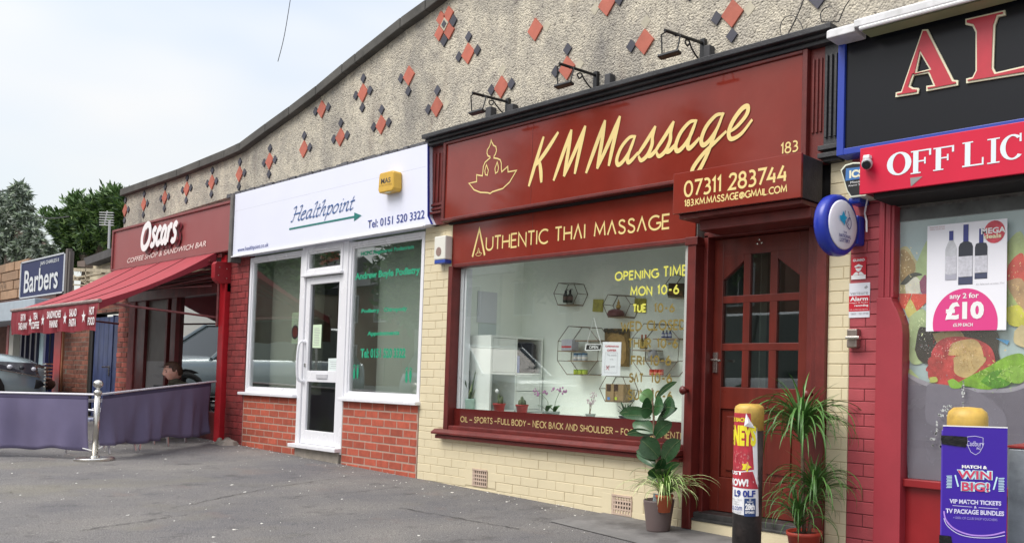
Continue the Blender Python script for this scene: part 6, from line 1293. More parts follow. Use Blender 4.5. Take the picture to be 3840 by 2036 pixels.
MB().box(-13.62,-13.55,.05,1.4,.0,2.2).box(-12.05,-11.95,.06,1.4,0,2.45).build('inner_wall', M_dk, CF)
q = MB().prismx([(-.17,2.12),(-.185,2.15),(-.185,2.32),(-.165,2.35),(.02,2.36),(.02,2.09),(-.13,2.08)], -12.04,-11.93); q.build('soffit_bracket', mat('scuffed_red_board', (.33,.012,.02), .55, var=.25, dirt=.4, dscale=8), CF, bevel=.003)
for y, z in ((-.13,2.28),(-.05,2.27),(-.14,2.18),(-.05,2.15)): MB().lathe((-11.93,y,z), [(.008,0),(.007,.004),(0,.005)], 8, Vector((1,0,0))).build('bolt', M_steel, CF)
# brick bits left of the cafe
BW = thing('brown_brick_wall', 'brown brick wall and piers round the blue door left of the cafe', 'wall', (-17, 0, 0))
q = MB().box(-18.65,-17.35,.004,.2,0,2.25).box(-16.0,-15.46,.004,.2,0,2.3).box(-17.35,-16.0,.004,.2,1.86,2.3); each(q, 'mortar_bed', M_oldmortar, BW)
bricks(BW, M_oldbrick, -18.65, -17.35, .2, 2.25, .0, j=.011, jit=.004); bricks(BW, mat('reddish_pier_brick', (.30,.07,.05), .8, var=.3, obj_var=.3, bump=.8), -16.0, -15.46, .2, 2.3, .0, j=.011, jit=.004); bricks(BW, M_oldbrick, -17.35, -16.0, 1.86, 2.3, .0, j=.011, jit=.004)
BD = thing('blue_door', 'dark blue boarded double door between two brick piers left of the cafe', 'door', (-16.7, .05, 0))
M_bdr = mat('slate_blue_paint', (.045,.065,.17), .5, var=.25, grain=.45, vscale=6)
for i, (a, b) in enumerate(((-17.22,-17.0),(-16.995,-16.77),(-16.765,-16.55),(-16.545,-16.35),(-16.31,-16.02))): MB().box(a,b,.04,.08,.06,1.80).build('board', M_bdr, BD, bevel=.006)
MB().box(-16.35,-16.315,.03,.09,.05,1.82).build('meeting_strip', mat('dark_blue', (.02,.03,.1), .5), BD); MB().box(-17.35,-17.23,.02,.2,0,1.86).build('frame', M_void, BD)
MB().box(-16.43,-16.39,.025,.04,.86,1.02).tube([(-16.41,.02,1.0),(-16.41,-.02,1.0),(-16.55,-.02,1.0)], .012, 6).build('handle', M_steel, BD)
# cafe sign
CS = thing('cafe_fascia_sign', 'dusty pink red fascia sign with white raised Oscars lettering', 'sign', (-14, -.08, 2.8))
M_cfs = mat('faded_cafe_red', (.27,.06,.06), .4, spec=.4, var=.05, vscale=2)
MB().box(-15.98,-11.74,-.10,.02,2.50,3.08).build('sign_panel', M_cfs, CS); q = MB().box(-16.03,-15.98,-.12,.02,2.47,3.11).box(-15.98,-11.74,-.12,.02,3.075,3.11).box(-15.98,-11.74,-.12,.02,2.475,2.50); q.build('sign_frame', mat('frame_pinkish_red', (.22,.05,.05), .5, var=.2), CS, bevel=.005)
PO1 = lambda x, y: (x/2.277, y/2.277+600)
YO = -.104
OG = {'O': (.95, [spl([(.45,1),(.15,.85),(.0,.45),(.1,.05),(.4,-.05),(.7,.2),(.78,.6),(.66,.92),(.45,1),(.3,.9)],5)]), 's': (.50, [spl([(.42,.52),(.3,.6),(.15,.5),(.2,.36),(.34,.24),(.28,.04),(.1,.0),(.0,.08)],5)]), 'c': (.46, [spl([(.40,.48),(.25,.58),(.06,.36),(.06,.1),(.2,.0),(.38,.1)],5)]),
'a': (.58, [spl([(.4,.52),(.22,.56),(.05,.34),(.06,.08),(.2,.02),(.36,.2),(.44,.56)],5), spl([(.44,.56),(.38,.2),(.44,.0),(.56,.06)],4)]), 'r': (.42, [spl([(.1,.58),(.08,.3),(.04,0)],4), spl([(.1,.36),(.22,.56),(.40,.54)],4)])}
def otext(y, mtn, dx=0, dz=0, wd=.082):
    xa, za = W(*PO1(1235,770), YO); xb, zb_ = W(*PO1(1560,690), YO); zt = W(*PO1(1260,565), YO)[1]
    s = 'Oscars'; tot = sum(OG[c][0] for c in s); k = (xb-xa)/(tot+.1); x = 0; q = MB(); h = (zt-za)*.92
    for i, c in enumerate(s):
        for st in OG[c][1]:
            P = [(xa+dx+(x+p[0]+.12*p[1])*k*.98, za+dz+.03+(zb_-za)*(x/tot)*.3+p[1]*h*(1 if c == 'O' else 1.22)) for p in st]
            nib(P, wd if c != 'O' else wd*1.15, y=y-i*.0006, mb=q)
        x += OG[c][0]
    return q.build('name_lettering' if mtn is M_text_w else 'lettering_shadow', mtn, CS)
otext(YO-.012, mat('deep_red_edge', (.16,.005,.015), .5), .05, -.035, .09); otext(YO-.045, M_text_w)
fquad('COFFEE SHOP & SANDWICH BAR', mat('pinkish_print2', (.78,.62,.58), .5), CS, PO1(1085,882), PO1(1758,735), PO1(1085,842), YO, shear=.25, bold=.015)
# awning
AW = thing('awning', 'sagging red fabric awning with lettered valance in front of the cafe', 'awning', (-14, -.6, 2.2))
M_aw = mat('red_awning_canvas', (.33,.022,.035), .7, var=.1, vscale=4); M_aw2 = mat('valance_canvas', (.24,.015,.028), .7, var=.12, vscale=6)
yF, zF, zV = -1.28, 1.765, 1.425
xL, xR = -15.85, -12.13
def awp(u, v):
    x = xL+(xR-xL)*u; xw_ = x+(1-u)*0; z = 2.49+(zF-2.49)*v - .06*math.sin(math.pi*v)*(1+.10*math.sin(u*math.pi*4)) ; return Vector((x, -.10+(yF+.10)*v, z))
nu, nv = 64, 10; q = MB()
for i in range(nu+1):
    for k in range(nv+1): q.v.append(awp(i/nu, k/nv))
for i in range(nu):
    for k in range(nv): a = i*(nv+1)+k; q.f.append([a, a+1, a+nv+2, a+nv+1]); q.mi.append(0)
o = q.build('canopy', M_aw, AW, smooth=True); md = o.modifiers.new('s', 'SOLIDIFY'); md.thickness = .004
for i in range(1, 4):
    MB().tube([awp(i/4, k/10)+Vector((0,0,.004)) for k in range(11)], .006, 5).build('seam', mat('dark_seam', (.15,.01,.02), .7), AW)
q = MB(); n = 60
for i in range(n+1):
    u = i/n; x = xL+(xR-xL)*u; wv = .012*math.sin(u*37)+.008*math.sin(u*91+1); q.v += [Vector((x, yF, zF)), Vector((x, yF-.01+wv, (zF+zV)/2)), Vector((x, yF+wv*1.6, zV+.012*math.sin(u*23)))]
for i in range(n): a = i*3; q.f += [[a,a+1,a+4,a+3],[a+1,a+2,a+5,a+4]]; q.mi += [0,0]
q.build('valance', M_aw2, AW, smooth=True)
q = MB(); q.add([awp(1,k/10) for k in range(11)]+[Vector((xR,yF,zF-.10)),Vector((xR,-.1,2.36))], [list(range(13))]) ; q.build('side_flap', M_aw2, AW)
MB().tube([(xL,yF,zF+.005),(xR+.02,yF,zF+.005)], .022, 8).build('front_bar', mat('rusty_white_bar', (.32,.24,.22), .6, var=.4, vscale=20), AW)
M_arm = mat('dusty_red_arm', (.20,.06,.06), .5, var=.4, vscale=20)
for x in (xL+.1, xR-.02): MB().tube([(x,yF,zF-.01),(x,-.06,1.66)], .014, 8).build('arm', M_arm, AW)
for dz in (.0, .12, .22): MB().tube([(xR-.35,-.95+dz,zF+.12+dz*.4),(xR-.05,-.12,2.30-dz*1.1)], .006, 6).build('tie_wire', M_arm, AW)
MB().tube([(xR+.02,-.07,1.55),(xR+.02,-.07,2.2)], .016, 8).build('arm_bracket', M_arm, AW)
PV2 = lambda x, y: (x/2.4833, y/2.4836+950)
for s, a, b, c in (('EAT IN\nTAKE AWAY',(172,675),(255,668),(180,590)),('TEA\nCOFFEE',(292,655),(366,648),(318,565)),('SANDWICHES\nPANINIS',(436,638),(565,622),(440,535)),('SALAD\nPASTA',(645,605),(712,597),(648,502)),('HOT\nFOOD',(822,574),(884,565),(836,462))):
    (xa, za), (xb, zb_), (xh, zh) = W(*PV2(*a), yF-.03), W(*PV2(*b), yF-.03), W(*PV2(*c), yF-.03)
    xa, xb = max(xa, xL+.02), max(xb, xL+.1); ftext(s, 'lettering', M_text_w, AW, xa, xb, 1.485, 1.70, yF-.032, bold=.03)
for cx_, cy_ in ((282,612),(400,602),(607,560),(782,520)):
    x, z = W(*PV2(cx_, cy_), yF-.03); q = MB().flat([(x+(.075 if k % 2 == 0 else .03)*math.cos(math.pi/2+k*math.pi/5), 1.59+(.085 if k % 2 == 0 else .034)*math.sin(math.pi/2+k*math.pi/5)) for k in range(10)], yF-.031); q.build('star', M_text_w, AW)
# stanchion and banners
ST = Vector((-10.58,-1.67,gz(-10.58))); ztp = W(353,1470,-1.67)[1]
def stanchion(c, label):
    t = thing('barrier_post', label, 'barrier post', tuple(c), 'steel barrier posts'); H = ztp-c.z
    MB().lathe(c, [(.165,0),(.165,.02),(.155,.028),(.04,.036),(.034,.05)], 36).build('base_plate', M_steel, t, smooth=False); MB().lathe(c, [(.025,.03),(.025,H)], 20).build('tube', M_steel, t, smooth=True)
    MB().lathe(c, [(.025,H-.02),(.034,H-.015),(.034,H+.01),(.020,H+.02),(.014,H+.035),(.022,H+.05),(.0,H+.06)], 20).build('collar', M_steel, t, smooth=True); MB().sphere(c+Vector((0,0,H+.085)), .042, 18, 12).build('ball_finial', M_steel, t, smooth=True); return t
stanchion(ST, 'polished steel barrier post with ball top where the two purple banners meet')
S2_ = Vector((-12.55,-3.15,gz(-12.5))); stanchion(S2_, 'polished steel barrier post at the far end of the long purple banner')
M_ban = mat('faded_purple_canvas', (.155,.135,.235), .85, var=.1, vscale=3, bump=.5, bscale=400); M_hem = mat('dark_hem', (.05,.04,.09), .85)
def banner(p0, p1, zt0, zt1, zb0, zb1, label, g0=.09, g1=.09):
    d = Vector((p1.x-p0.x, p1.y-p0.y, 0)); Ld = d.length; d.normalize(); nrm_ = Vector((-d.y, d.x, 0)); a0, a1 = g0, Ld-g1
    t = thing('barrier_banner', label, 'banner', tuple(p0), 'purple banners round the cafe tables'); nu, nv = 90, 14; q = MB(); ph = rnd.random()*6
    for i in range(nu+1):
        u = i/nu; s = a0+(a1-a0)*u
        for k in range(nv+1):
            v = k/nv; zt_ = zt0+(zt1-zt0)*u-.012; zb_ = zb0+(zb1-zb0)*u+.01*math.sin(u*31+ph)+.012*math.sin(u*13)
            amp = v**1.2*.035; wv = amp*(math.sin(u*Ld*9+ph+v*1.4)+.5*math.sin(u*Ld*21+v*2.5)+.35*math.sin(u*Ld*3+v*4))+.012*v*math.sin(u*60+ph)
            q.v.append(Vector((p0.x, p0.y, 0))+d*s+nrm_*wv+Vector((0,0,zt_+(zb_-zt_)*v)))
    for i in range(nu):
        for k in range(nv): a = i*(nv+1)+k; q.f.append([a, a+1, a+nv+2, a+nv+1]); q.mi.append(1 if k == 0 else 0)
    o = q.build('banner_cloth', [M_ban, M_hem], t, smooth=True); md = o.modifiers.new('s', 'SOLIDIFY'); md.thickness = .003
    MB().tube([Vector((p0.x,p0.y,zt0)), Vector((p1.x,p1.y,zt1))], .011, 8).build('rail', mat('white_rail', (.62,.60,.66), .3), t); return t
zr0 = W(353,1478,-1.67)[1]
banner(ST, S2_, zr0, W(0,1477,-2.25)[1]+.02, gz(-10.6)+.09, gz(-12.5)+.10, 'long faded purple banner left of the barrier post, running out of the picture')
WP = Vector((-11.98,-.10,0)); zr1 = W(825,1430,-.12)[1]
bnl = banner(ST, WP, zr0, zr1, gz(-10.6)+.13, gz(-12)+.10, 'creased purple banner between the barrier post and the red cafe post', .08, .10)
MB().tube([(-10.62,-1.60,gz(-10.6)+.13),(-10.60,-1.67,gz(-10.6)+.09),(-10.66,-1.75,gz(-10.6)+.12)], .006, 6).build('tie_cord', M_text_w, bnl)
# chairs and table behind the banners
def chair(loc, rz, label, cloth=True):
    t = thing('cafe_chair', label, 'chair', loc, 'aluminium cafe chairs on the terrace'); t.rotation_euler.z = 0
    c, s = math.cos(rz), math.sin(rz)
    def T(p): return Vector((loc[0]+p[0]*c-p[1]*s, loc[1]+p[0]*s+p[1]*c, loc[2]+p[2]*.78))
    for sx in (-1,1):
        MB().tube([T((sx*.20,.19,0)), T((sx*.19,.17,.44)), T((sx*.19,.20,.58)), T((sx*.19,.0,.59)), T((sx*.19,-.2,.56))], .012, 6).build('leg', M_alu, t); MB().tube([T((sx*.21,-.25,0)), T((sx*.18,-.17,.44)), T((sx*.18,-.22,.70))], .012, 6).build('leg', M_alu, t)
    q = MB()
    for k in range(7): y = -.17+k*.055; q.tube([T((-.18,y,.45)), T((.18,y,.45))], .014, 5)
    q.build('seat', mat('blue_white_weave', (.35,.38,.5), .6, var=.5, vscale=40), t)
    for k in range(5): MB().obox(T((0,-.20-.01*k,.50+k*.047)), Vector((c,s,0)), Vector((-s,c,0)), Vector((0,0,1)), .18, .006, .018).build('back_slat', M_text_w if k % 2 == 0 else mat('navy_slat', (.02,.03,.12), .5), t)
    return t
gx = lambda x: gz(x)
chair((-11.40,-1.42,gx(-11.4)), 2.3, 'striped aluminium chair seen through the gap behind the barrier post')
chair((-11.75,-.95,gx(-11.7)), .6, 'aluminium chair behind the creased banner, nearer the camera than the man'); chair((-12.2,-.62,gx(-12.2)), -1.2, 'aluminium chair behind the creased banner beside the red post')
chair((-12.95,-.42,gx(-12.9)), -.6, 'aluminium chair the man is sitting on')
t = thing('cafe_table', 'round aluminium cafe table in front of the seated man', 'table', (-12.35,-1.0,gx(-12.3))); c0 = Vector((-12.45,-1.05,gx(-12.4)))
MB().lathe(c0, [(.25,0),(.25,.02),(.03,.04)], 20).build('base', M_alu, t); MB().lathe(c0, [(.025,.03),(.025,.49)], 12).build('column', M_alu, t); MB().lathe(c0, [(.32,.49),(.32,.515),(0,.52)], 28).build('table_top', M_alu, t)
# ------------------------------------------------------------------ the man
def skin_fig(name, verts, edges, rad, mtt, parent, sub=2):
    me = bpy.data.meshes.new(name); o0 = org(parent); me.from_pydata([tuple(Vector(v)-o0) for v in verts], edges, []); me.update(); o = bpy.data.objects.new(name, me); link_part(o, parent); me.materials.append(mtt)
    sk = o.modifiers.new('skin', 'SKIN'); 
    for i, r in enumerate(rad): me.skin_vertices[0].data[i].radius = (r if isinstance(r, tuple) else (r, r))
    me.skin_vertices[0].data[0].use_root = True
    ss = o.modifiers.new('sub', 'SUBSURF'); ss.levels = sub; ss.render_levels = sub; sk.use_smooth_shade = True; return o
hx, hz_ = W(648, 1391, -.36); hy = -.36
mp_ = thing('person', 'brown haired man in dark olive top sitting behind the purple banner looking down', 'person', (-12.95,-.40,gx(-12.9)))
M_skin = mat('skin', (.62,.33,.25), .5, var=.1, vscale=18); M_skin.node_tree.nodes['Principled BSDF'].inputs['Subsurface Weight'].default_value = .1
M_olive = mat('dark_olive_cloth', (.05,.045,.028), .9, var=.2, vscale=20, bump=.4); M_jean = mat('dark_trousers', (.02,.022,.03), .9)
# facing: towards -X and a little to the street, as the photo shows him turned to the left
fd = Vector((.05,-.99,0)).normalized(); sd_ = Vector((fd.y, -fd.x, 0)); hc = Vector((hx, hy, hz_))
def B(f, s, z): return hc+fd*f+sd_*s+Vector((0,0,z))
pel = -.62
vt = [B(-.10,0,pel), B(-.10,0,pel+.20), B(-.07,0,-.24), B(-.04,0,-.15), B(-.01,0,-.085),
      B(-.08,.18,-.175), B(.02,.24,-.42), B(.20,.14,-.44), B(-.08,-.18,-.175), B(.02,-.24,-.42), B(.20,-.14,-.44)]
skin_fig('upper_body', vt, [(0,1),(1,2),(2,3),(3,4),(2,5),(5,6),(6,7),(2,8),(8,9),(9,10)], [(.15,.11),(.145,.10),(.13,.09),(.06,.055),(.052,.05),.068,.05,.036,.068,.05,.036], M_olive, mp_)
lg = [B(-.10,0,pel), B(-.08,.09,pel-.02), B(.34,.12,pel+.0), B(.34,.12,gx(-12.9)-hc.z+.08), B(.46,.13,gx(-12.9)-hc.z+.04), B(-.08,-.09,pel-.02), B(.34,-.12,pel), B(.34,-.12,gx(-12.9)-hc.z+.08), B(.46,-.13,gx(-12.9)-hc.z+.04)]
skin_fig('trousers', lg, [(0,1),(1,2),(2,3),(3,4),(0,5),(5,6),(6,7),(7,8)], [.12,.09,.07,.045,.04,.09,.07,.045,.04], M_jean, mp_)
for s in (1,-1):
    w0 = B(.24, s*.11, -.44); hv = [w0, w0+fd*.05, w0+fd*.085]; ed = [(0,1),(1,2)]; rr = [.024,(.032,.018),(.034,.016)]
    for k, (l, a) in enumerate(((.065,-.3),(.075,-.1),(.07,.1),(.055,.3))):
        b0 = len(hv); d = (fd*math.cos(a)+sd_*math.sin(a)); hv += [w0+fd*.10+sd_*(k-1.5)*.018+d*.01, w0+fd*.10+sd_*(k-1.5)*.018+d*l*.6+Vector((0,0,-.012)), w0+fd*.10+sd_*(k-1.5)*.018+d*l+Vector((0,0,-.035))]; ed += [(2,b0),(b0,b0+1),(b0+1,b0+2)]; rr += [.009,.0085,.007]
    b0 = len(hv); hv += [w0+fd*.04-sd_*s*.035, w0+fd*.075-sd_*s*.05+Vector((0,0,-.012))]; ed += [(1,b0),(b0,b0+1)]; rr += [.011,.009]
    skin_fig('hand', hv, ed, rr, M_skin, mp_, 1)
# head: one shaped mesh, turned and tilted down
tilt = R_(14); hf = (fd*math.cos(tilt)+Vector((0,0,-math.sin(tilt)))).normalized(); hu = (fd*math.sin(tilt)+Vector((0,0,math.cos(tilt)))).normalized(); hs = hf.cross(hu)
def H(f, s, u): return hc+hf*f+hs*s+hu*u
def headsurf(th, ph):     # th around from the face, ph from the crown
    x = math.cos(th)*math.sin(ph); y = math.sin(th)*math.sin(ph); z = math.cos(ph)
    f = x*.098; s = y*.076; u = z*.118
    if u < 0: s *= 1-.45*(-z)**1.5; f *= 1-.12*(-z); f += .012*(-z) if x > 0 else .02*(z)
    if x > 0:
        a = abs(th); g = lambda c, w_, cz, wz: math.exp(-((a-c)/w_)**2-((u-cz)/wz)**2)
        f += .021*g(0,.16,-.018,.020)+.012*g(0,.12,.008,.022); f -= .012*g(.36,.18,.012,.014); f += .007*g(.33,.3,.032,.010); f += .008*g(0,.28,-.060,.007); f -= .006*g(0,.25,-.051,.004); f += .010*g(0,.3,-.092,.014); s += (.005 if s > 0 else -.005)*g(.75,.3,-.02,.02)
    return H(f, s, u)
q = MB(); nT, nP = 40, 30
for i in range(nP+1):
    for k in range(nT): q.v.append(headsurf(-math.pi+2*math.pi*k/nT, math.pi*i/nP))
for i in range(nP):
    for k in range(nT): k2 = (k+1) % nT; q.f.append([i*nT+k,(i+1)*nT+k,(i+1)*nT+k2,i*nT+k2]); q.mi.append(0)
q.build('head', M_skin, mp_, smooth=True)
for s in (1,-1): q = MB(); q.sphere(H(-.005,s*.079,-.005), .022, 10, 8, (.6,.35,1)); q.build('ear', M_skin, mp_, smooth=True); MB().sphere(H(.081,s*.029,.012), .0095, 8, 6).build('eye', mat('eye_dark', (.03,.02,.02), .2), mp_); MB().tube([H(.088,s*.014,.034),H(.092,s*.030,.038),H(.082,s*.047,.033)], .003, 5).build('eyebrow', mat('brow', (.08,.04,.02), .9), mp_)
MB().tube([H(.093,-.020,-.053),H(.100,0,-.051),H(.093,.020,-.053)], .0028, 5).build('lips', mat('lip', (.35,.12,.10), .5), mp_)
q = MB(); 
for i in range(nP+1):
    for k in range(nT):
        th = -math.pi+2*math.pi*k/nT; ph = math.pi*i/nP; P_ = headsurf(th, ph); d = (P_-hc).normalized(); q.v.append(P_+d*(.010+.003*math.sin(k*5+i*3)))
for i in range(nP):
    for k in range(nT):
        th = abs(-math.pi+2*math.pi*(k+.5)/nT); ph = math.pi*(i+.5)/nP; lim = .82 if th < .9 else (1.1 if th < 1.3 else (1.55 if th < 1.8 else 2.05))
        if ph < lim: k2 = (k+1) % nT; q.f.append([i*nT+k,(i+1)*nT+k,(i+1)*nT+k2,i*nT+k2]); q.mi.append(0)
q.build('hair', mat('brown_hair', (.075,.035,.018), .6, var=.5, vscale=120, bump=1, bscale=200), mp_, smooth=True)
q = MB(); q.tube([H(.088,-.05,.075),H(.098,-.02,.078),H(.100,0,.079),H(.098,.02,.078),H(.088,.05,.075)], .007, 6).tube([H(.088,.05,.075),H(.02,.083,.05)], .003, 5).tube([H(.088,-.05,.075),H(.02,-.083,.05)], .003, 5); q.build('glasses', M_blk, mp_)
MB().lathe(B(-.03,0,-.15), [(.068,-.02),(.066,.02),(.058,.04)], 18).build('collar', M_olive, mp_, smooth=True)
# ------------------------------------------------------------------ plants by the door
def rubber_plant():
    bx, by = -4.17, -.20; zg = gz(bx)+.006; t = thing('rubber_plant', 'tall rubber plant with large glossy dark leaves in a grey brown tapered pot', 'plant', (bx, by, zg))
    pot(t, (bx,by,zg), .080, .108, .215, mat('grey_brown_pot', (.15,.11,.105), .5, var=.05), False, 40)
    PR_ = lambda x, y: (x/2.2025+2350, y/2.2032+1400)
    def w3(x, y, Y): X, Z = W(*PR_(x, y), Y); return Vector((X, Y, Z))
    MB().tube(smooth([w3(283,1090,-.2), w3(262,880,-.2), w3(248,700,-.2), w3(228,480,-.2), w3(222,340,-.2), w3(213,230,-.2), w3(210,120,-.2)], 3), [.010]*10+[.008]*5+[.006]*3+[.004], 8).build('stem', M_stem, t, smooth=True)
    # leaf: base, tip, half width, sag, material
    L = [((213,235),(115,160),.055,M_lf_ru2),((240,215),(415,68),.022,M_lf_ru),((213,300),(120,300),.075,M_lf_ru),((222,300),(305,270),.070,M_lf_ru),((285,300),(400,290),.075,M_lf_ru),((250,410),(418,285),.030,M_lf_ru),
         ((205,330),(-60,330),.040,M_lf_ru),((200,370),(-30,350),.035,M_lf_ru),((225,480),(50,410),.055,M_lf_ru),((232,530),(370,400),.050,M_lf_ru),((220,500),(0,500),.030,M_lf_ru),((240,570),(110,560),.030,M_lf_ru),((265,690),(125,555),.075,M_lf_ru),((300,730),(440,550),.062,M_lf_ru),
         ((250,700),(80,640),.035,M_lf_ru),((250,770),(85,660),.040,M_lf_ru),((275,855),(225,775),.060,M_lf_ru),((285,860),(330,790),.055,M_lf_ru),((300,830),(438,738),.028,M_lf_ru),((255,890),(170,848),.022,M_lf_ru),((270,870),(300,700),.04,M_lf_ru)]
    for i, (b, tp, hw_, mt_) in enumerate(L):
        dY = rnd.uniform(-.10, .04) if i not in (2,3,4,12,16) else -.08
        A = w3(*b, -.2); T_ = w3(*tp, -.2+dY); mid = (A+T_)/2+Vector((0, -.02, .03)); view = (CAM-mid).normalized(); ax = (T_-A); Ln = ax.length; sidev = ax.cross(view).normalized()
        tw = rnd.uniform(-.5,.5); nrm2 = view*math.cos(tw)+sidev*math.sin(tw)*.5; sidev = ax.cross(nrm2).normalized(); q = MB(); n = 9
        if Ln < .17: pass
        for k in range(n+1):
            u = k/n; c = A*(1-u)**2+mid*2*u*(1-u)+T_*u*u; ww = hw_*(math.sin(math.pi*(.04+.94*u)))**.62*(1 if u < .93 else .5); up = nrm2.normalized()
            q.v += [c+sidev*ww-up*ww*.0+up*ww*.22, c+sidev*ww*.5+up*ww*.06, c, c-sidev*ww*.5+up*ww*.06, c-sidev*ww+up*ww*.22]
        for k in range(n):
            for j in range(4): a = k*5+j; q.f.append([a,a+5,a+6,a+1]); q.mi.append(0)
        lf = q.build('leaf', mt_, t, smooth=True)
        MB().tube([A*(1-u)**2+mid*2*u*(1-u)+T_*u*u+nrm2.normalized()*.001 for u in (0,.25,.5,.75,.95)], .0018, 4).build('leaf_midrib', mat('midrib', (.12,.17,.07), .4), lf)
    MB().obox(w3(240,1050,-.28)+Vector((0,0,0)), Vector((1,0,0)), Vector((0,1,0)), Vector((.1,0,1)).normalized(), .028, .001, .05).build('plant_tag', mat('plant_tag_card', (.25,.30,.30), .4, var=.5, vscale=60), t)
    return t
rubber_plant()
def spider_plant():
    bx, by = -4.02, -.27; z = gz(bx)+.17; t = thing('spider_plant', 'spider plant with arching cream striped leaves in a terracotta pot beside the rubber plant', 'plant', (bx-.03, by, z))
    pot(t, (bx-.06,by+.03,z-.02), .042, .058, .12, mat('orange_terracotta', (.50,.12,.05), .7))
    ms = [blade_mesh(.42, .020, 2.6, M_lf_sp, .25, 10, stripe=M_lf_cr, up=1.15), blade_mesh(.34, .017, 3.0, M_lf_sp, .25, 10, stripe=M_lf_cr, up=.95), blade_mesh(.28, .016, 1.2, M_lf_sp, .25, 8, stripe=M_lf_cr, up=1.35), blade_mesh(.46, .020, 2.0, M_lf_cr, .25, 10, up=.9)]
    for i in range(105):
        a = rnd.uniform(0, 6.28) if i % 3 else rnd.uniform(-1.0, .6); leafobj(ms[i % 4], t, (bx-.055+rnd.uniform(-.02,.02), by+.03+rnd.uniform(-.02,.02), z+.09), a, rnd.uniform(-.15,.3), rnd.uniform(.55,1.05))
    return t
spider_plant()
def dracaena():
    bx, by = -2.95, -.20; zg = gz(bx)+.005
    cx_, cz_ = W(3015, 2040, by); bx = cx_
    t = thing('dracaena_plant', 'three headed dracaena with long drooping green leaves in a red pot right of the door', 'plant', (bx, by, zg)); pot(t, (bx,by,zg), .078, .104, .17, mat('bright_terracotta', (.48,.06,.035), .45), True, 36)
    PD2 = lambda x, y: (x/2.33+2850, y/2.331+1450)
    def w3(x, y, Y): X, Z = W(*PD2(x, y), Y); return Vector((X, Y, Z))
    heads = [(w3(365,330,-.24), 1.18, 150, 9.), (w3(480,860,-.18), .95, 115, 7.), (w3(335,1080,-.26), .85, 80, 6.)]; base = Vector((bx, by, zg+.16))
    for (h, sc_, n, _), off in zip(heads, ((0,0),(.035,.0),(-.03,-.02))):
        MB().tube(smooth([base+Vector((off[0],off[1],0)), (base+h)/2+Vector((off[0]*.5,0,0)), h], 3), [.014,.013,.012,.012,.011,.011,.010], 8).build('stem', M_stem, t, smooth=True)
    ms = [blade_mesh(.46, .019, 3.3, M_lf_dr, .3, 10, up=1.2), blade_mesh(.52, .020, 3.4, M_lf_dr, .3, 11, up=1.0), blade_mesh(.32, .015, 1.0, M_lf_dr, .3, 8, up=1.35), blade_mesh(.38, .016, 2.2, M_lf_dr, .3, 10, up=.7), blade_mesh(.30, .014, .7, M_lf_dr, .3, 8, up=.95)]
    for hi, (h, sc_, n, _) in enumerate(heads):
        for i in range(n):
            k = i % 5; a = i*2.399+rnd.uniform(-.2,.2); leafobj(ms[k], t, h+Vector((rnd.uniform(-.008,.008), rnd.uniform(-.008,.008), -.13*(i/n)+.01)), a, rnd.uniform(-.12,.2), sc_*rnd.uniform(.72,1.05))
    return t
dracaena()
# ------------------------------------------------------------------ barber and neighbour, left
BS = thing('barbers_sign', 'navy framed sign lettered Jan Charles II Barbers standing above the shutter box', 'sign', (-19.9,-.2,2.6)); Yb2 = -.25
q = [W(x/2.4833, y/2.4836+950, Yb2) for x, y in ((182,447),(600,345),(600,-20),(195,98))]; x0_, x1_ = q[0][0], q[1][0]; z0_, z1_, z0t, z1t = q[0][1], q[1][1], q[3][1], q[2][1]
z0_ = z1_ = (z0_+z1_)/2; z0t = z1t = (z0t+z1t)/2
MB().box(x0_, x1_, Yb2, Yb2+.03, z0_, z0t).build('sign_panel', mat('navy_sign_panel', (.012,.02,.085), .5, spec=.2), BS); M_sil = mat('silver_trim', (.55,.57,.62), .35, metal=.3)
MB().box(x0_,x0_+.05,Yb2-.012,Yb2,z0_,z0t).box(x1_-.07,x1_,Yb2-.012,Yb2,z0_,z0t).box(x0_,x1_,Yb2-.012,Yb2,z0_,z0_+.025).box(x0_,x1_,Yb2-.012,Yb2,z0t-.025,z0t).build('trim', M_sil, BS)
MB().box(x1_+.01,x1_+.12,Yb2-.01,Yb2+.05,z0_-.03,z0t+.05).box(x1_+.14,x1_+.22,Yb2,Yb2+.05,z0_-.03,z0t+.0).build('side_post', mat('grey_brown_timber', (.14,.12,.11), .8, grain=.4), BS)
wd_ = x1_-x0_; hd = z0t-z0_; ftext('Barbers', 'lettering', mat('silver_letters', (.62,.64,.66), .4), BS, x0_+wd_*.10, x0_+wd_*.86, z0_+hd*.14, z0_+hd*.74, Yb2-.006, bold=.015); ftext('JAN CHARLES II', 'lettering', mat('silver_letters', (.62,.64,.66), .4), BS, x0_+wd_*.46, x0_+wd_*.86, z0_+hd*.78, z0_+hd*.90, Yb2-.006, bold=.01)
TB = thing('tiled_fascia_board', 'brown tile patterned fascia board with script lettering at the left edge', 'sign', (-22.5,-.1,2.6)); M_tl = mat('sandy_brown_tile', (.36,.22,.13), .7, var=.2, vscale=8, obj_var=.25)
MB().box(-25,x0_-.02,-.12,.0,2.25,2.98).build('board', M_oldmortar, TB)
for r_ in range(4):
    for c_ in range(7): a = x0_-.05-.62*(c_+1)+(.3 if r_ % 2 else 0); MB().box(a,min(a+.60,x0_-.03),-.14-.01*((r_+c_)%2),-.115,2.27+.18*r_,2.435+.18*r_).build('tile', M_tl, TB, bevel=.006)
q = MB()
for k in range(4): nib(spl([(-22.9+k*.27,2.45),(-22.8+k*.27,2.62),(-22.74+k*.27,2.5),(-22.68+k*.27,2.58)], 4), .022, y=-.165, mb=q)
q.build('script_lettering', mat('dark_brown_script', (.08,.05,.03), .6), TB)
BG = thing('barber_shop', 'barber shop front with red posts, navy window bars and grey shutter box', 'shop', (-20.5,0,0))
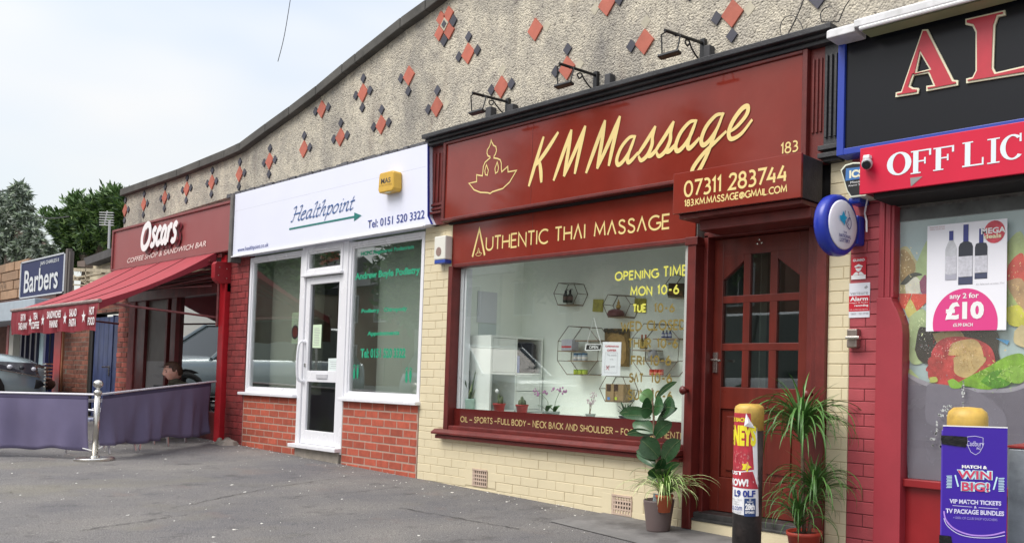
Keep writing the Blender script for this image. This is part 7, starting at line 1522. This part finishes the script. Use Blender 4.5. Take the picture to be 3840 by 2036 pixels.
MB().box(-25,-18.3,-.5,.1,1.78,2.12).build('shutter_box', mat('blue_grey_box', (.36,.42,.48), .4, var=.08), BG, bevel=.01); MB().box(-25,-18.2,-.25,.1,2.12,2.22).build('ledge', mat('ledge_brown', (.10,.05,.04), .8, var=.3), BG)
MB().box(-25,-18.6,.25,.4,0,2.3).build('wall', M_oldbrick, BG)
MB().box(-19.1,-18.72,-.03,.1,0,1.85).build('post', M_red, BG); MB().box(-18.74,-18.65,-.02,.1,0,1.85).build('post', mat('orange_brick_edge', (.32,.13,.06), .8, var=.3), BG)
MB().box(-22.05,-21.75,-.03,.1,0,1.85).build('post', mat('cream_post', (.55,.53,.47), .5), BG); MB().box(-22.25,-22.1,-.03,.1,0,1.85).build('post', M_red, BG)
MB().box(-21.75,-19.1,.06,.065,.3,1.8).build('window_pane', G3, BG)
for x in (-21.4,-21.1,-20.75,-20.4): MB().box(x,x+.09,.0,.05,.2,1.8).build('glazing_bar', mat('dark_navy_bar', (.02,.02,.05), .4), BG)
MB().box(-20.3,-20.05,.04,.05,.8,1.7).build('window_notice', mat('pale_blue_notice', (.45,.6,.65), .5), BG)
MB().box(-19.85,-19.73,.0,.05,.2,1.8).build('glazing_bar', mat('bright_navy_bar', (.02,.03,.15), .4), BG)
x, z = W(203, 1391, .03); MB().lathe((x,.05,z), [(.13,0),(0,.004)], 16, Vector((0,-1,0))).build('red_oval_sticker', mat('coral_red', (.6,.06,.06), .4), BG)
# pale house behind and timber framing
YHs = 4.; HB = thing('rear_house', 'small cream house with dark sloping roof behind the cafe sign', 'house', (-33,YHs,3))
def wq(x, y, Y): return W(x/2.97, y/2.97+640, Y)
P = [wq(*p, YHs) for p in ((940,1260),(1300,1290),(1300,985),(960,1050))]; MB().prism(P, YHs, YHs+3).build('wall', mat('cream_render', (.62,.54,.38), .8, var=.1, vscale=2), HB)
P = [wq(*p, YHs-.3) for p in ((930,975),(1000,950),(1300,840),(1300,930),(960,1050))]; MB().prism(P, YHs-.3, YHs+3).build('roof', mat('dark_roof', (.07,.065,.065), .8, var=.3, vscale=2), HB)
P = [wq(*p, YHs-.05) for p in ((1135,1260),(1225,1260),(1225,1050),(1140,1060))]; MB().prism(P, YHs-.05, YHs).build('door', mat('tan_door', (.40,.33,.24), .7), HB)
P = [wq(*p, YHs-.2) for p in ((860,1070),(945,1070),(945,1000),(860,1010))]; MB().prism(P, YHs-.2, YHs+.2).build('flue', mat('brown_flue', (.16,.12,.10), .8), HB)
FR = thing('timber_frame', 'pale timber rails and braces over the passage between barber sign and cafe sign', 'fence', (-19,.9,2.4)); M_tim = mat('pale_timber', (.52,.45,.32), .8, grain=.3); Yt = .6
def rail(a, b, r): 
    p, s_ = W(a[0]/2.97, a[1]/2.97+640, Yt), W(b[0]/2.97, b[1]/2.97+640, Yt); v = Vector((s_[0]-p[0], 0, s_[1]-p[1])); MB().obox(Vector(((p[0]+s_[0])/2, Yt, (p[1]+s_[1])/2)), v.normalized(), Vector((0,1,0)), v.normalized().cross(Vector((0,1,0))), v.length/2, .03, r).build('rail', M_tim, FR)
rail((785,1100),(1260,1120),.03); rail((800,1205),(1150,1140),.016); rail((800,1215),(1130,1225),.012); rail((800,1270),(1020,1280),.012); rail((792,1130),(795,1340),.05); rail((975,1095),(975,1270),.02); rail((775,1150),(1040,1290),.008)
MB().box(-20,-16.2,1.2,1.4,0,2.2).build('back_boards', mat('dark_grey_boards', (.12,.12,.12), .8), FR)
AN = thing('tv_aerial', 'white TV aerial on a pole above the rear house roof', 'aerial', (-33,YHs,6)); q = MB()
a = wq(1210,870,YHs); b = wq(1222,550,YHs); MB().tube([(a[0],YHs,a[1]),(b[0],YHs,b[1])], .035, 6).build('pole', mat('grey_aerial', (.45,.45,.45), .5), AN)
for k in range(6): a = wq(1110,465+k*28,YHs); b = wq(1265,470+k*28,YHs); q.tube([(a[0],YHs,a[1]),(b[0],YHs,b[1])], .014, 5)
a = wq(1165,610,YHs); b = wq(1195,450,YHs); q.tube([(a[0],YHs,a[1]),(b[0],YHs,b[1])], .02, 5); q.build('dipole_rods', mat('grey_aerial', (.45,.45,.45), .5), AN)
# phone wires
def wire(px0, px1, Y, r, label): a = wpt(*px0, Y); b = wpt(*px1, Y); tag(MB().tube(smooth([a, (a+b)/2-Vector((0,0,.1)), b], 4), r, 5).build('overhead_wire', M_blk), label, 'wire')
wire((1095,-40), (1042,232), -.5, .0035, 'thin dark wire hanging down out of the bright sky above the sign parade')
wire((120,805), (260,812), 4, .02, 'faint wire crossing the sky between the two trees')
# ------------------------------------------------------------------ trees
def leafcloud(name, mts, parent, blobs, n, size, droop=0., flat=1.0, seed=1, aspect=1.6):
    r = random.Random(seed); q = MB(); tot = sum(b[3]**2 for b in blobs)
    for (cx, cy, cz, R) in blobs:
        m = int(n*R*R/tot)
        # clumps inside the blob
        cl_ = [Vector((cx,cy,cz))+Vector((r.gauss(0,1), r.gauss(0,1), r.gauss(0,1))).normalized()*R*r.uniform(.35,1.0) for _ in range(max(6, int(m/55)))]
        for i in range(m):
            c = r.choice(cl_); p = c+Vector((r.gauss(0,1), r.gauss(0,1), r.gauss(0,1)*flat))*R*.17
            a = Vector((r.gauss(0,1), r.gauss(0,1), r.gauss(0,.7)-droop)).normalized(); b_ = a.orthogonal().normalized(); b_ = Quaternion(a, r.random()*6.28) @ b_
            s_ = size*r.uniform(.6,1.4); q.cur = r.choice(range(len(mts))); q.add([p-b_*s_*.35, p+a*s_*aspect*.5-b_*s_*.1, p+a*s_*aspect, p+b_*s_*.35+a*s_*.4], [(0,1,2,3)])
    return q.build(name, mts, parent)
def tree(name, label, blobs, trunk, mts, n, size, r0, group=None, **k):
    t = thing(name, label, 'tree', trunk[0], group); MB().tube(smooth(trunk, 4), [r0*(1-.7*i/(4*(len(trunk)-1))) for i in range(4*(len(trunk)-1)+1)], 10).build('trunk', mat('bark', (.09,.07,.05), .9, var=.4, bump=1), t)
    q = MB(); tp = Vector(trunk[-1])
    for b in blobs: 
        c = Vector(b[:3]); q.tube([tp+(Vector(trunk[0])-tp)*.3, (tp+c)/2+Vector((0,0,-.2)), c], [r0*.3,r0*.2,r0*.06], 6)
    q.build('branches', mat('bark', (.09,.07,.05), .9), t); o = leafcloud('crown', mts, t, blobs, n, size, **k); return t
def blob(px, py, Y, rpx, jitter=0):
    rpx *= .80
    X, Z = W(px/2.97, py/2.97+640, Y); X2, Z2 = W(px/2.97, (py+rpx)/2.97+640, Y); return (X, Y, Z, abs(Z-Z2))
M_eu = [leafmat('eucalyptus_leaf_grey', (.30,.34,.28), .5), leafmat('eucalyptus_leaf_green', (.21,.27,.17), .5), leafmat('eucalyptus_leaf_dark', (.11,.14,.11), .6)]
Ye = 3.2
eb = [blob(*p) for p in ((210,200,Ye,75),(240,270,Ye,70),(160,250,Ye+.3,60),(230,400,Ye,100),(60,420,Ye,150),(-40,330,Ye,110),(140,560,Ye,170),(300,560,Ye,100),(-20,650,Ye,170),(150,760,Ye,180),(370,700,Ye,80),(330,820,Ye,110),(460,800,Ye,60),(20,900,Ye,160),(250,930,Ye,130),(440,900,Ye,80),(560,870,Ye,55),(-60,1050,Ye,120))]
X_, Z_ = W(30, 1100, Ye); tree('eucalyptus_tree', 'tall grey green eucalyptus tree at the left edge behind the barber sign', eb, [(X_,Ye,-.2),(X_,Ye,Z_*.5),(eb[0][0]*.5+X_*.5,Ye,eb[3][2])], M_eu, 60000, .11, .4, droop=.5, seed=3, aspect=1.7)
M_co = [leafmat('conifer_leaf_green', (.09,.19,.04), .6), leafmat('conifer_leaf_bright', (.16,.27,.05), .6), leafmat('conifer_leaf_dark', (.035,.08,.03), .7)]
Yc = 5.
cb = [blob(*p) for p in ((855,370,Yc,42),(870,430,Yc,60),(820,480,Yc,80),(780,560,Yc,90),(900,540,Yc,110),(960,470,Yc,60),(1040,400,Yc,70),(1090,350,Yc,40),(1120,440,Yc,100),(1210,330,Yc,50),(1220,260,Yc,22),(1240,400,Yc,90),(1320,290,Yc,55),(1360,360,Yc,90),(1400,480,Yc,120),(1200,560,Yc,150),(1020,600,Yc,150),(850,680,Yc,140),(700,600,Yc,70),(640,580,Yc,45),(560,520,Yc,30),(690,700,Yc,80),(760,780,Yc,100),(900,830,Yc,140),(1080,780,Yc,170),(1260,720,Yc,160),(820,920,Yc,110),(860,1020,Yc,80),(1350,620,Yc,120),(600,640,Yc,40))]
X_, Z_ = W(330, 1200, Yc); tree('leyland_cypress', 'broad bright and dark green leyland cypress behind the rear house', cb, [(X_,Yc,-.2),(X_,Yc,Z_+2),(X_,Yc,cb[16][2])], M_co, 95000, .10, .35, droop=-.2, flat=.55, seed=5, aspect=2.3)
# spiky leader shoots
lead = bpy.data.objects['leyland_cypress']; q = MB(); r5 = random.Random(9)
for px, py, l in ((855,270,110),(1220,205,90),(520,460,90),(1095,300,60),(780,350,60),(1320,230,60),(600,330,0),(975,340,60),(430,575,70),(690,480,60)):
    if not l: continue
    for k in range(60):
        f = r5.random(); X_, Z_ = W((px+r5.uniform(-1,1)*f*l*.35+f*l*.12)/2.97, (py+f*l)/2.97+640, Yc); p = Vector((X_, Yc+r5.uniform(-.2,.2), Z_)); a = Vector((r5.uniform(-1,1), r5.uniform(-.5,.5), .5)).normalized(); b_ = a.orthogonal().normalized()*.06; q.add([p, p+a*.26+b_*.6, p+a*.36, p+a*.18-b_*.6], [(0,1,2,3)])
q.build('leading_shoots', M_co[0], lead)['kind'] = 'stuff'
# ------------------------------------------------------------------ cars
def make_car(name, label, loc, head, paint, L=4.7, Wd=1.95, Hh=1.72, suv=True, group=None, tall=False):
    t = thing(name, label, 'car' if not tall else 'van', loc, group); c, s = math.cos(head), math.sin(head); o0 = Vector(loc)
    def T(x, y, z): return o0+Vector((x*c-y*s, x*s+y*c, z))
    hb = .98 if suv else .82; gr = .26 if suv else .18
    # body: stations from rear to nose; half width profile rings
    st = [(-L/2,.78,hb+.02,.9),(-L/2+.12,.86,hb+.08,.97),(-L*.30,.90,hb+.08,1.),(0,.90,hb+.06,1.),(L*.22,.90,hb+.04,1.),(L*.34,.88,hb+.0,.98),(L/2-.30,.84,hb-.06,.93),(L/2-.10,.78,hb-.16,.84),(L/2,.60,hb-.36,.72)]
    q = MB(); n = 14
    for x, tp, zt_, wk in st:
        w2 = Wd/2*wk; ring = [(-w2*.92,gr),(-w2,gr+.12),(-w2,hb*.62),(-w2*.985,hb*.80),(-w2*.93,zt_-.04),(-w2*.80,zt_),(-w2*.3,zt_+.025),(w2*.3,zt_+.025),(w2*.80,zt_),(w2*.93,zt_-.04),(w2*.985,hb*.80),(w2,hb*.62),(w2,gr+.12),(w2*.92,gr)]
        q.v += [T(x, y, z) for y, z in ring]
    for i in range(len(st)-1):
        for k in range(n): k2 = (k+1) % n; q.f.append([i*n+k, i*n+k2, (i+1)*n+k2, (i+1)*n+k]); q.mi.append(0)
    q.f += [list(range(n)), [(len(st)-1)*n+k for k in range(n-1,-1,-1)]]; q.mi += [0,0]
    bd = q.build('body', paint, t, smooth=True); md = bd.modifiers.new('s', 'SUBSURF'); md.levels = 1; md.render_levels = 1
    # glasshouse
    gz0, gz1 = hb+.0, Hh; f0, f1 = (L*.20, L*.02) if not tall else (L*.34, L*.24); r0, r1 = -L/2+.1, -L/2+.45
    q = MB(); w0, w1 = Wd/2*.90, Wd/2*.72; V = [T(r0,-w0,gz0),T(f0,-w0,gz0),T(f0,w0,gz0),T(r0,w0,gz0),T(r1,-w1,gz1-.05),T(f1,-w1,gz1-.05),T(f1,w1,gz1-.05),T(r1,w1,gz1-.05)]; q.add(V, [(0,1,5,4),(1,2,6,5),(2,3,7,6),(3,0,4,7),(4,5,6,7)])
    q.build('windows', mat('tinted_car_glass', (.03,.045,.045), .04, coat=.5), t, bevel=.03)
    q = MB(); V = [T(r1-.05,-w1-.01,gz1-.06),T(f1+.05,-w1-.01,gz1-.06),T(f1+.05,w1+.01,gz1-.06),T(r1-.05,w1+.01,gz1-.06),T(r1+.02,-w1+.06,gz1),T(f1-.1,-w1+.06,gz1),T(f1-.1,w1-.06,gz1),T(r1+.02,w1-.06,gz1)]; q.add(V, [(0,3,2,1),(4,5,6,7),(0,1,5,4),(1,2,6,5),(2,3,7,6),(3,0,4,7)]); q.build('roof', paint, t, bevel=.02)
    for sg in (-1, 1):
        MB().tube([T(f0+.03,sg*w0,gz0),T(f1+.02,sg*w1,gz1-.05)], .035, 6).build('windscreen_pillar', paint, t); MB().tube([T((f0+r0)/2,sg*w0,gz0),T((f1+r1)/2,sg*(w1+.01),gz1-.05)], .03, 6).build('door_pillar', mat('black_trim', (.015,.015,.015), .4), t)
        for xx in (L*.31, -L*.29):
            wr = .37 if suv else .31; ctr_ = T(xx, sg*(Wd/2-.10), wr); ax = Vector((-s, c, 0))*sg
            MB().lathe(ctr_-ax*.11, [(wr*.7,0),(wr*.97,.02),(wr,.06),(wr,.17),(wr*.95,.21),(wr*.72,.215),(wr*.70,.19)], 28, ax).build('tyre', mat('tyre_rubber', (.02,.02,.02), .8), t, smooth=True); MB().lathe(ctr_-ax*.11, [(wr*.7,.19),(wr*.62,.17),(wr*.2,.16),(wr*.15,.20),(0,.205)], 20, ax).build('rim', M_steel, t)
            MB().lathe(T(xx, sg*(Wd/2-.22), wr), [(wr*1.12,0),(wr*1.12,.2)], 24, ax).build('wheel_arch', M_void, t)
        hl = MB(); hl.add([T(L/2-.68,sg*(Wd/2*.99),hb-.13),T(L/2-.62,sg*(Wd/2*.99),hb-.23),T(L/2-.12,sg*(Wd/2*.90),hb-.34),T(L/2+.03,sg*Wd/2*.50,hb-.36),T(L/2+.02,sg*Wd/2*.50,hb-.20),T(L/2-.16,sg*(Wd/2*.90),hb-.15)], [(0,1,2,5),(5,2,3,4)]); hl.build('headlight', mat('headlight_lens', (.10,.10,.12), .05, coat=1., metal=.3), t)
        q = MB(); q.tube([T(L/2-.62,sg*Wd/2*1.0,hb-.245),T(L/2-.12,sg*Wd/2*.91,hb-.36),T(L/2+.03,sg*Wd/2*.5,hb-.39)], .012, 6); q.build('chrome_strip', M_steel, t)
        for k in range(3): MB().sphere(T(L/2-.16-.14*k, sg*Wd/2*(.89+.035*k), hb-.245+.015*k), .034, 10, 8).build('lamp_unit', mat('dark_lamp' if k % 2 else 'bright_lamp', (.04,.04,.05) if k % 2 else (.75,.75,.8), .1), t, smooth=True)
    for k in range(7): MB().tube([T(L/2-.02,-.80,hb-.16-.06*k),T(L/2+.05,-.45,hb-.16-.06*k),T(L/2+.08,0,hb-.16-.06*k),T(L/2+.05,.45,hb-.16-.06*k),T(L/2-.02,.80,hb-.16-.06*k)], .014, 5).build('grille_bar', M_steel, t)
    MB().tube([T(L/2-.16,-Wd/2*.82,.50),T(L/2+.02,-Wd*.25,.48),T(L/2+.05,0,.48),T(L/2+.02,Wd*.25,.48),T(L/2-.16,Wd/2*.82,.50)], .09, 8).build('bumper', mat('black_trim', (.015,.015,.015), .4), t, smooth=True)
    return t
M_silv = mat('pale_silver_blue_paint', (.36,.43,.45), .22, metal=.35, coat=.6); M_sil2 = mat('white_car_paint', (.62,.64,.64), .25, coat=.6)
make_car('parked_suv', 'silver grey SUV parked nose to the shops at the left edge of the forecourt', (-18.75,-2.62,gz(-18)), R_(78), M_silv, suv=True, group='parked vehicles')
make_car('parked_hatchback', 'pale silver car parked further up the street, seen as a reflection in the cafe window', (-22.5,-3.9,gz(-22)), R_(8), M_sil2, L=4.3, Hh=1.5, suv=False, group='parked vehicles')
make_car('parked_van', 'white van standing across the street, reflected in the shop door glass', (-10.8,-9.3,gz(-10)), R_(180), M_sil2, L=5.2, Wd=2.0, Hh=2.3, suv=True, group='parked vehicles', tall=True)
make_car('parked_saloon', 'silver car standing across the street, reflected in the podiatry window', (-16.5,-7.0,gz(-16)), R_(0), M_silv, L=4.5, Hh=1.5, suv=False, group='parked vehicles')
# ------------------------------------------------------------------ across the street (seen in the glass)
def terrace(x0, x1, y, h, wallm, label, gable=True):
    t = thing('terraced_house', label, 'house', ((x0+x1)/2, y, 0), 'houses across the street'); MB().box(x0,x1,y-7,y,-.4,h).build('wall', wallm, t)
    xm = (x0+x1)/2
    MB().prismx([(y+.3,h),(y-3.5,h+2.6),(y-7.3,h)], x0-.1, x1+.1).build('roof', mat('slate_roof', (.07,.07,.08), .7, var=.3, vscale=2), t); MB().box(xm-.4,xm+.4,y-3.8,y-3,h+2,h+3.4).build('chimney', M_brick, t)
    for zz in (1.0, 3.7):
        for xx in (x0+1.0, xm+.7):
            if zz == 1.0 and xx > xm: continue
            f = MB().box(xx-.06,xx+1.36,y-.02,y+.05,zz-.06,zz+1.46).build('window', M_white, t); MB().box(xx,xx+.62,y+.05,y+.06,zz,zz+1.4).build('pane', mat('dark_house_glass', (.03,.035,.04), .1), f); MB().box(xx+.68,xx+1.3,y+.05,y+.06,zz,zz+1.4).build('pane', mat('dark_house_glass', (.03,.035,.04), .1), f)
    MB().box(xm+.9,xm+1.8,y-.02,y+.05,0,2.1).build('door', M_cafe, t)
wl = [mat('cream_house_render', (.52,.47,.36), .85, var=.08, vscale=1), mat('brown_house_brick', (.20,.10,.07), .9, var=.15, vscale=2), mat('grey_house_render', (.40,.40,.37), .85, var=.08, vscale=1)]
for i, (a, b, lb) in enumerate(((-60,-52.2,'cream rendered'),(-48,-41.2,'brown brick'),(-40,-33.2,'grey rendered'),(-33,-26.2,'pale cream'),(-24,-17.2,'brown brick'))):
    terrace(a, b, -19, 5.6, wl[[0,1,2,0,1][i]], lb+' terraced house across the street '+('far left', 'left of centre', 'in the middle', 'beside the tree', 'right of the tree')[i])
tb_ = [( -17+dx, -14+dy, z, r) for dx, dy, z, r in ((0,0,6.5,1.8),(1.2,.3,5.4,1.4),(-1.2,-.2,5.3,1.5),(.3,-.4,7.9,1.2),(-.6,.4,4.2,1.2),(1,0,7,1.1))]
tree('street_tree', 'leafy street tree across the road, nearest of the four', tb_, [(-17,-14,-.2),(-17,-14,2.5),(-17,-14,5.5)], [M_co[0], M_co[2]], 9000, .22, .2, seed=8)
for i, (x_, y_, k_) in enumerate(((-23.5,-15,1.15),(-31,-14,.9),(-44,-14.5,1.1))):
    tree('street_tree', ('taller leafy street tree across the road, second from the shops', 'small leafy street tree across the road, third along', 'leafy street tree across the road, the farthest one')[i], [(x_+dx*k_, y_+dy*k_, z*k_, r*k_) for dx, dy, z, r in ((0,0,6.5,1.8),(1.4,.3,5.2,1.4),(-1.3,-.2,5.5,1.5),(.3,-.4,8.1,1.3),(-.6,.4,4.2,1.2),(1,0,7,1.1))], [(x_,y_,-.2),(x_,y_,2.5),(x_,y_,5.5*k_)], [M_co[0], M_co[2]], 9000, .24, .2, seed=20+i, group='street trees across the road')
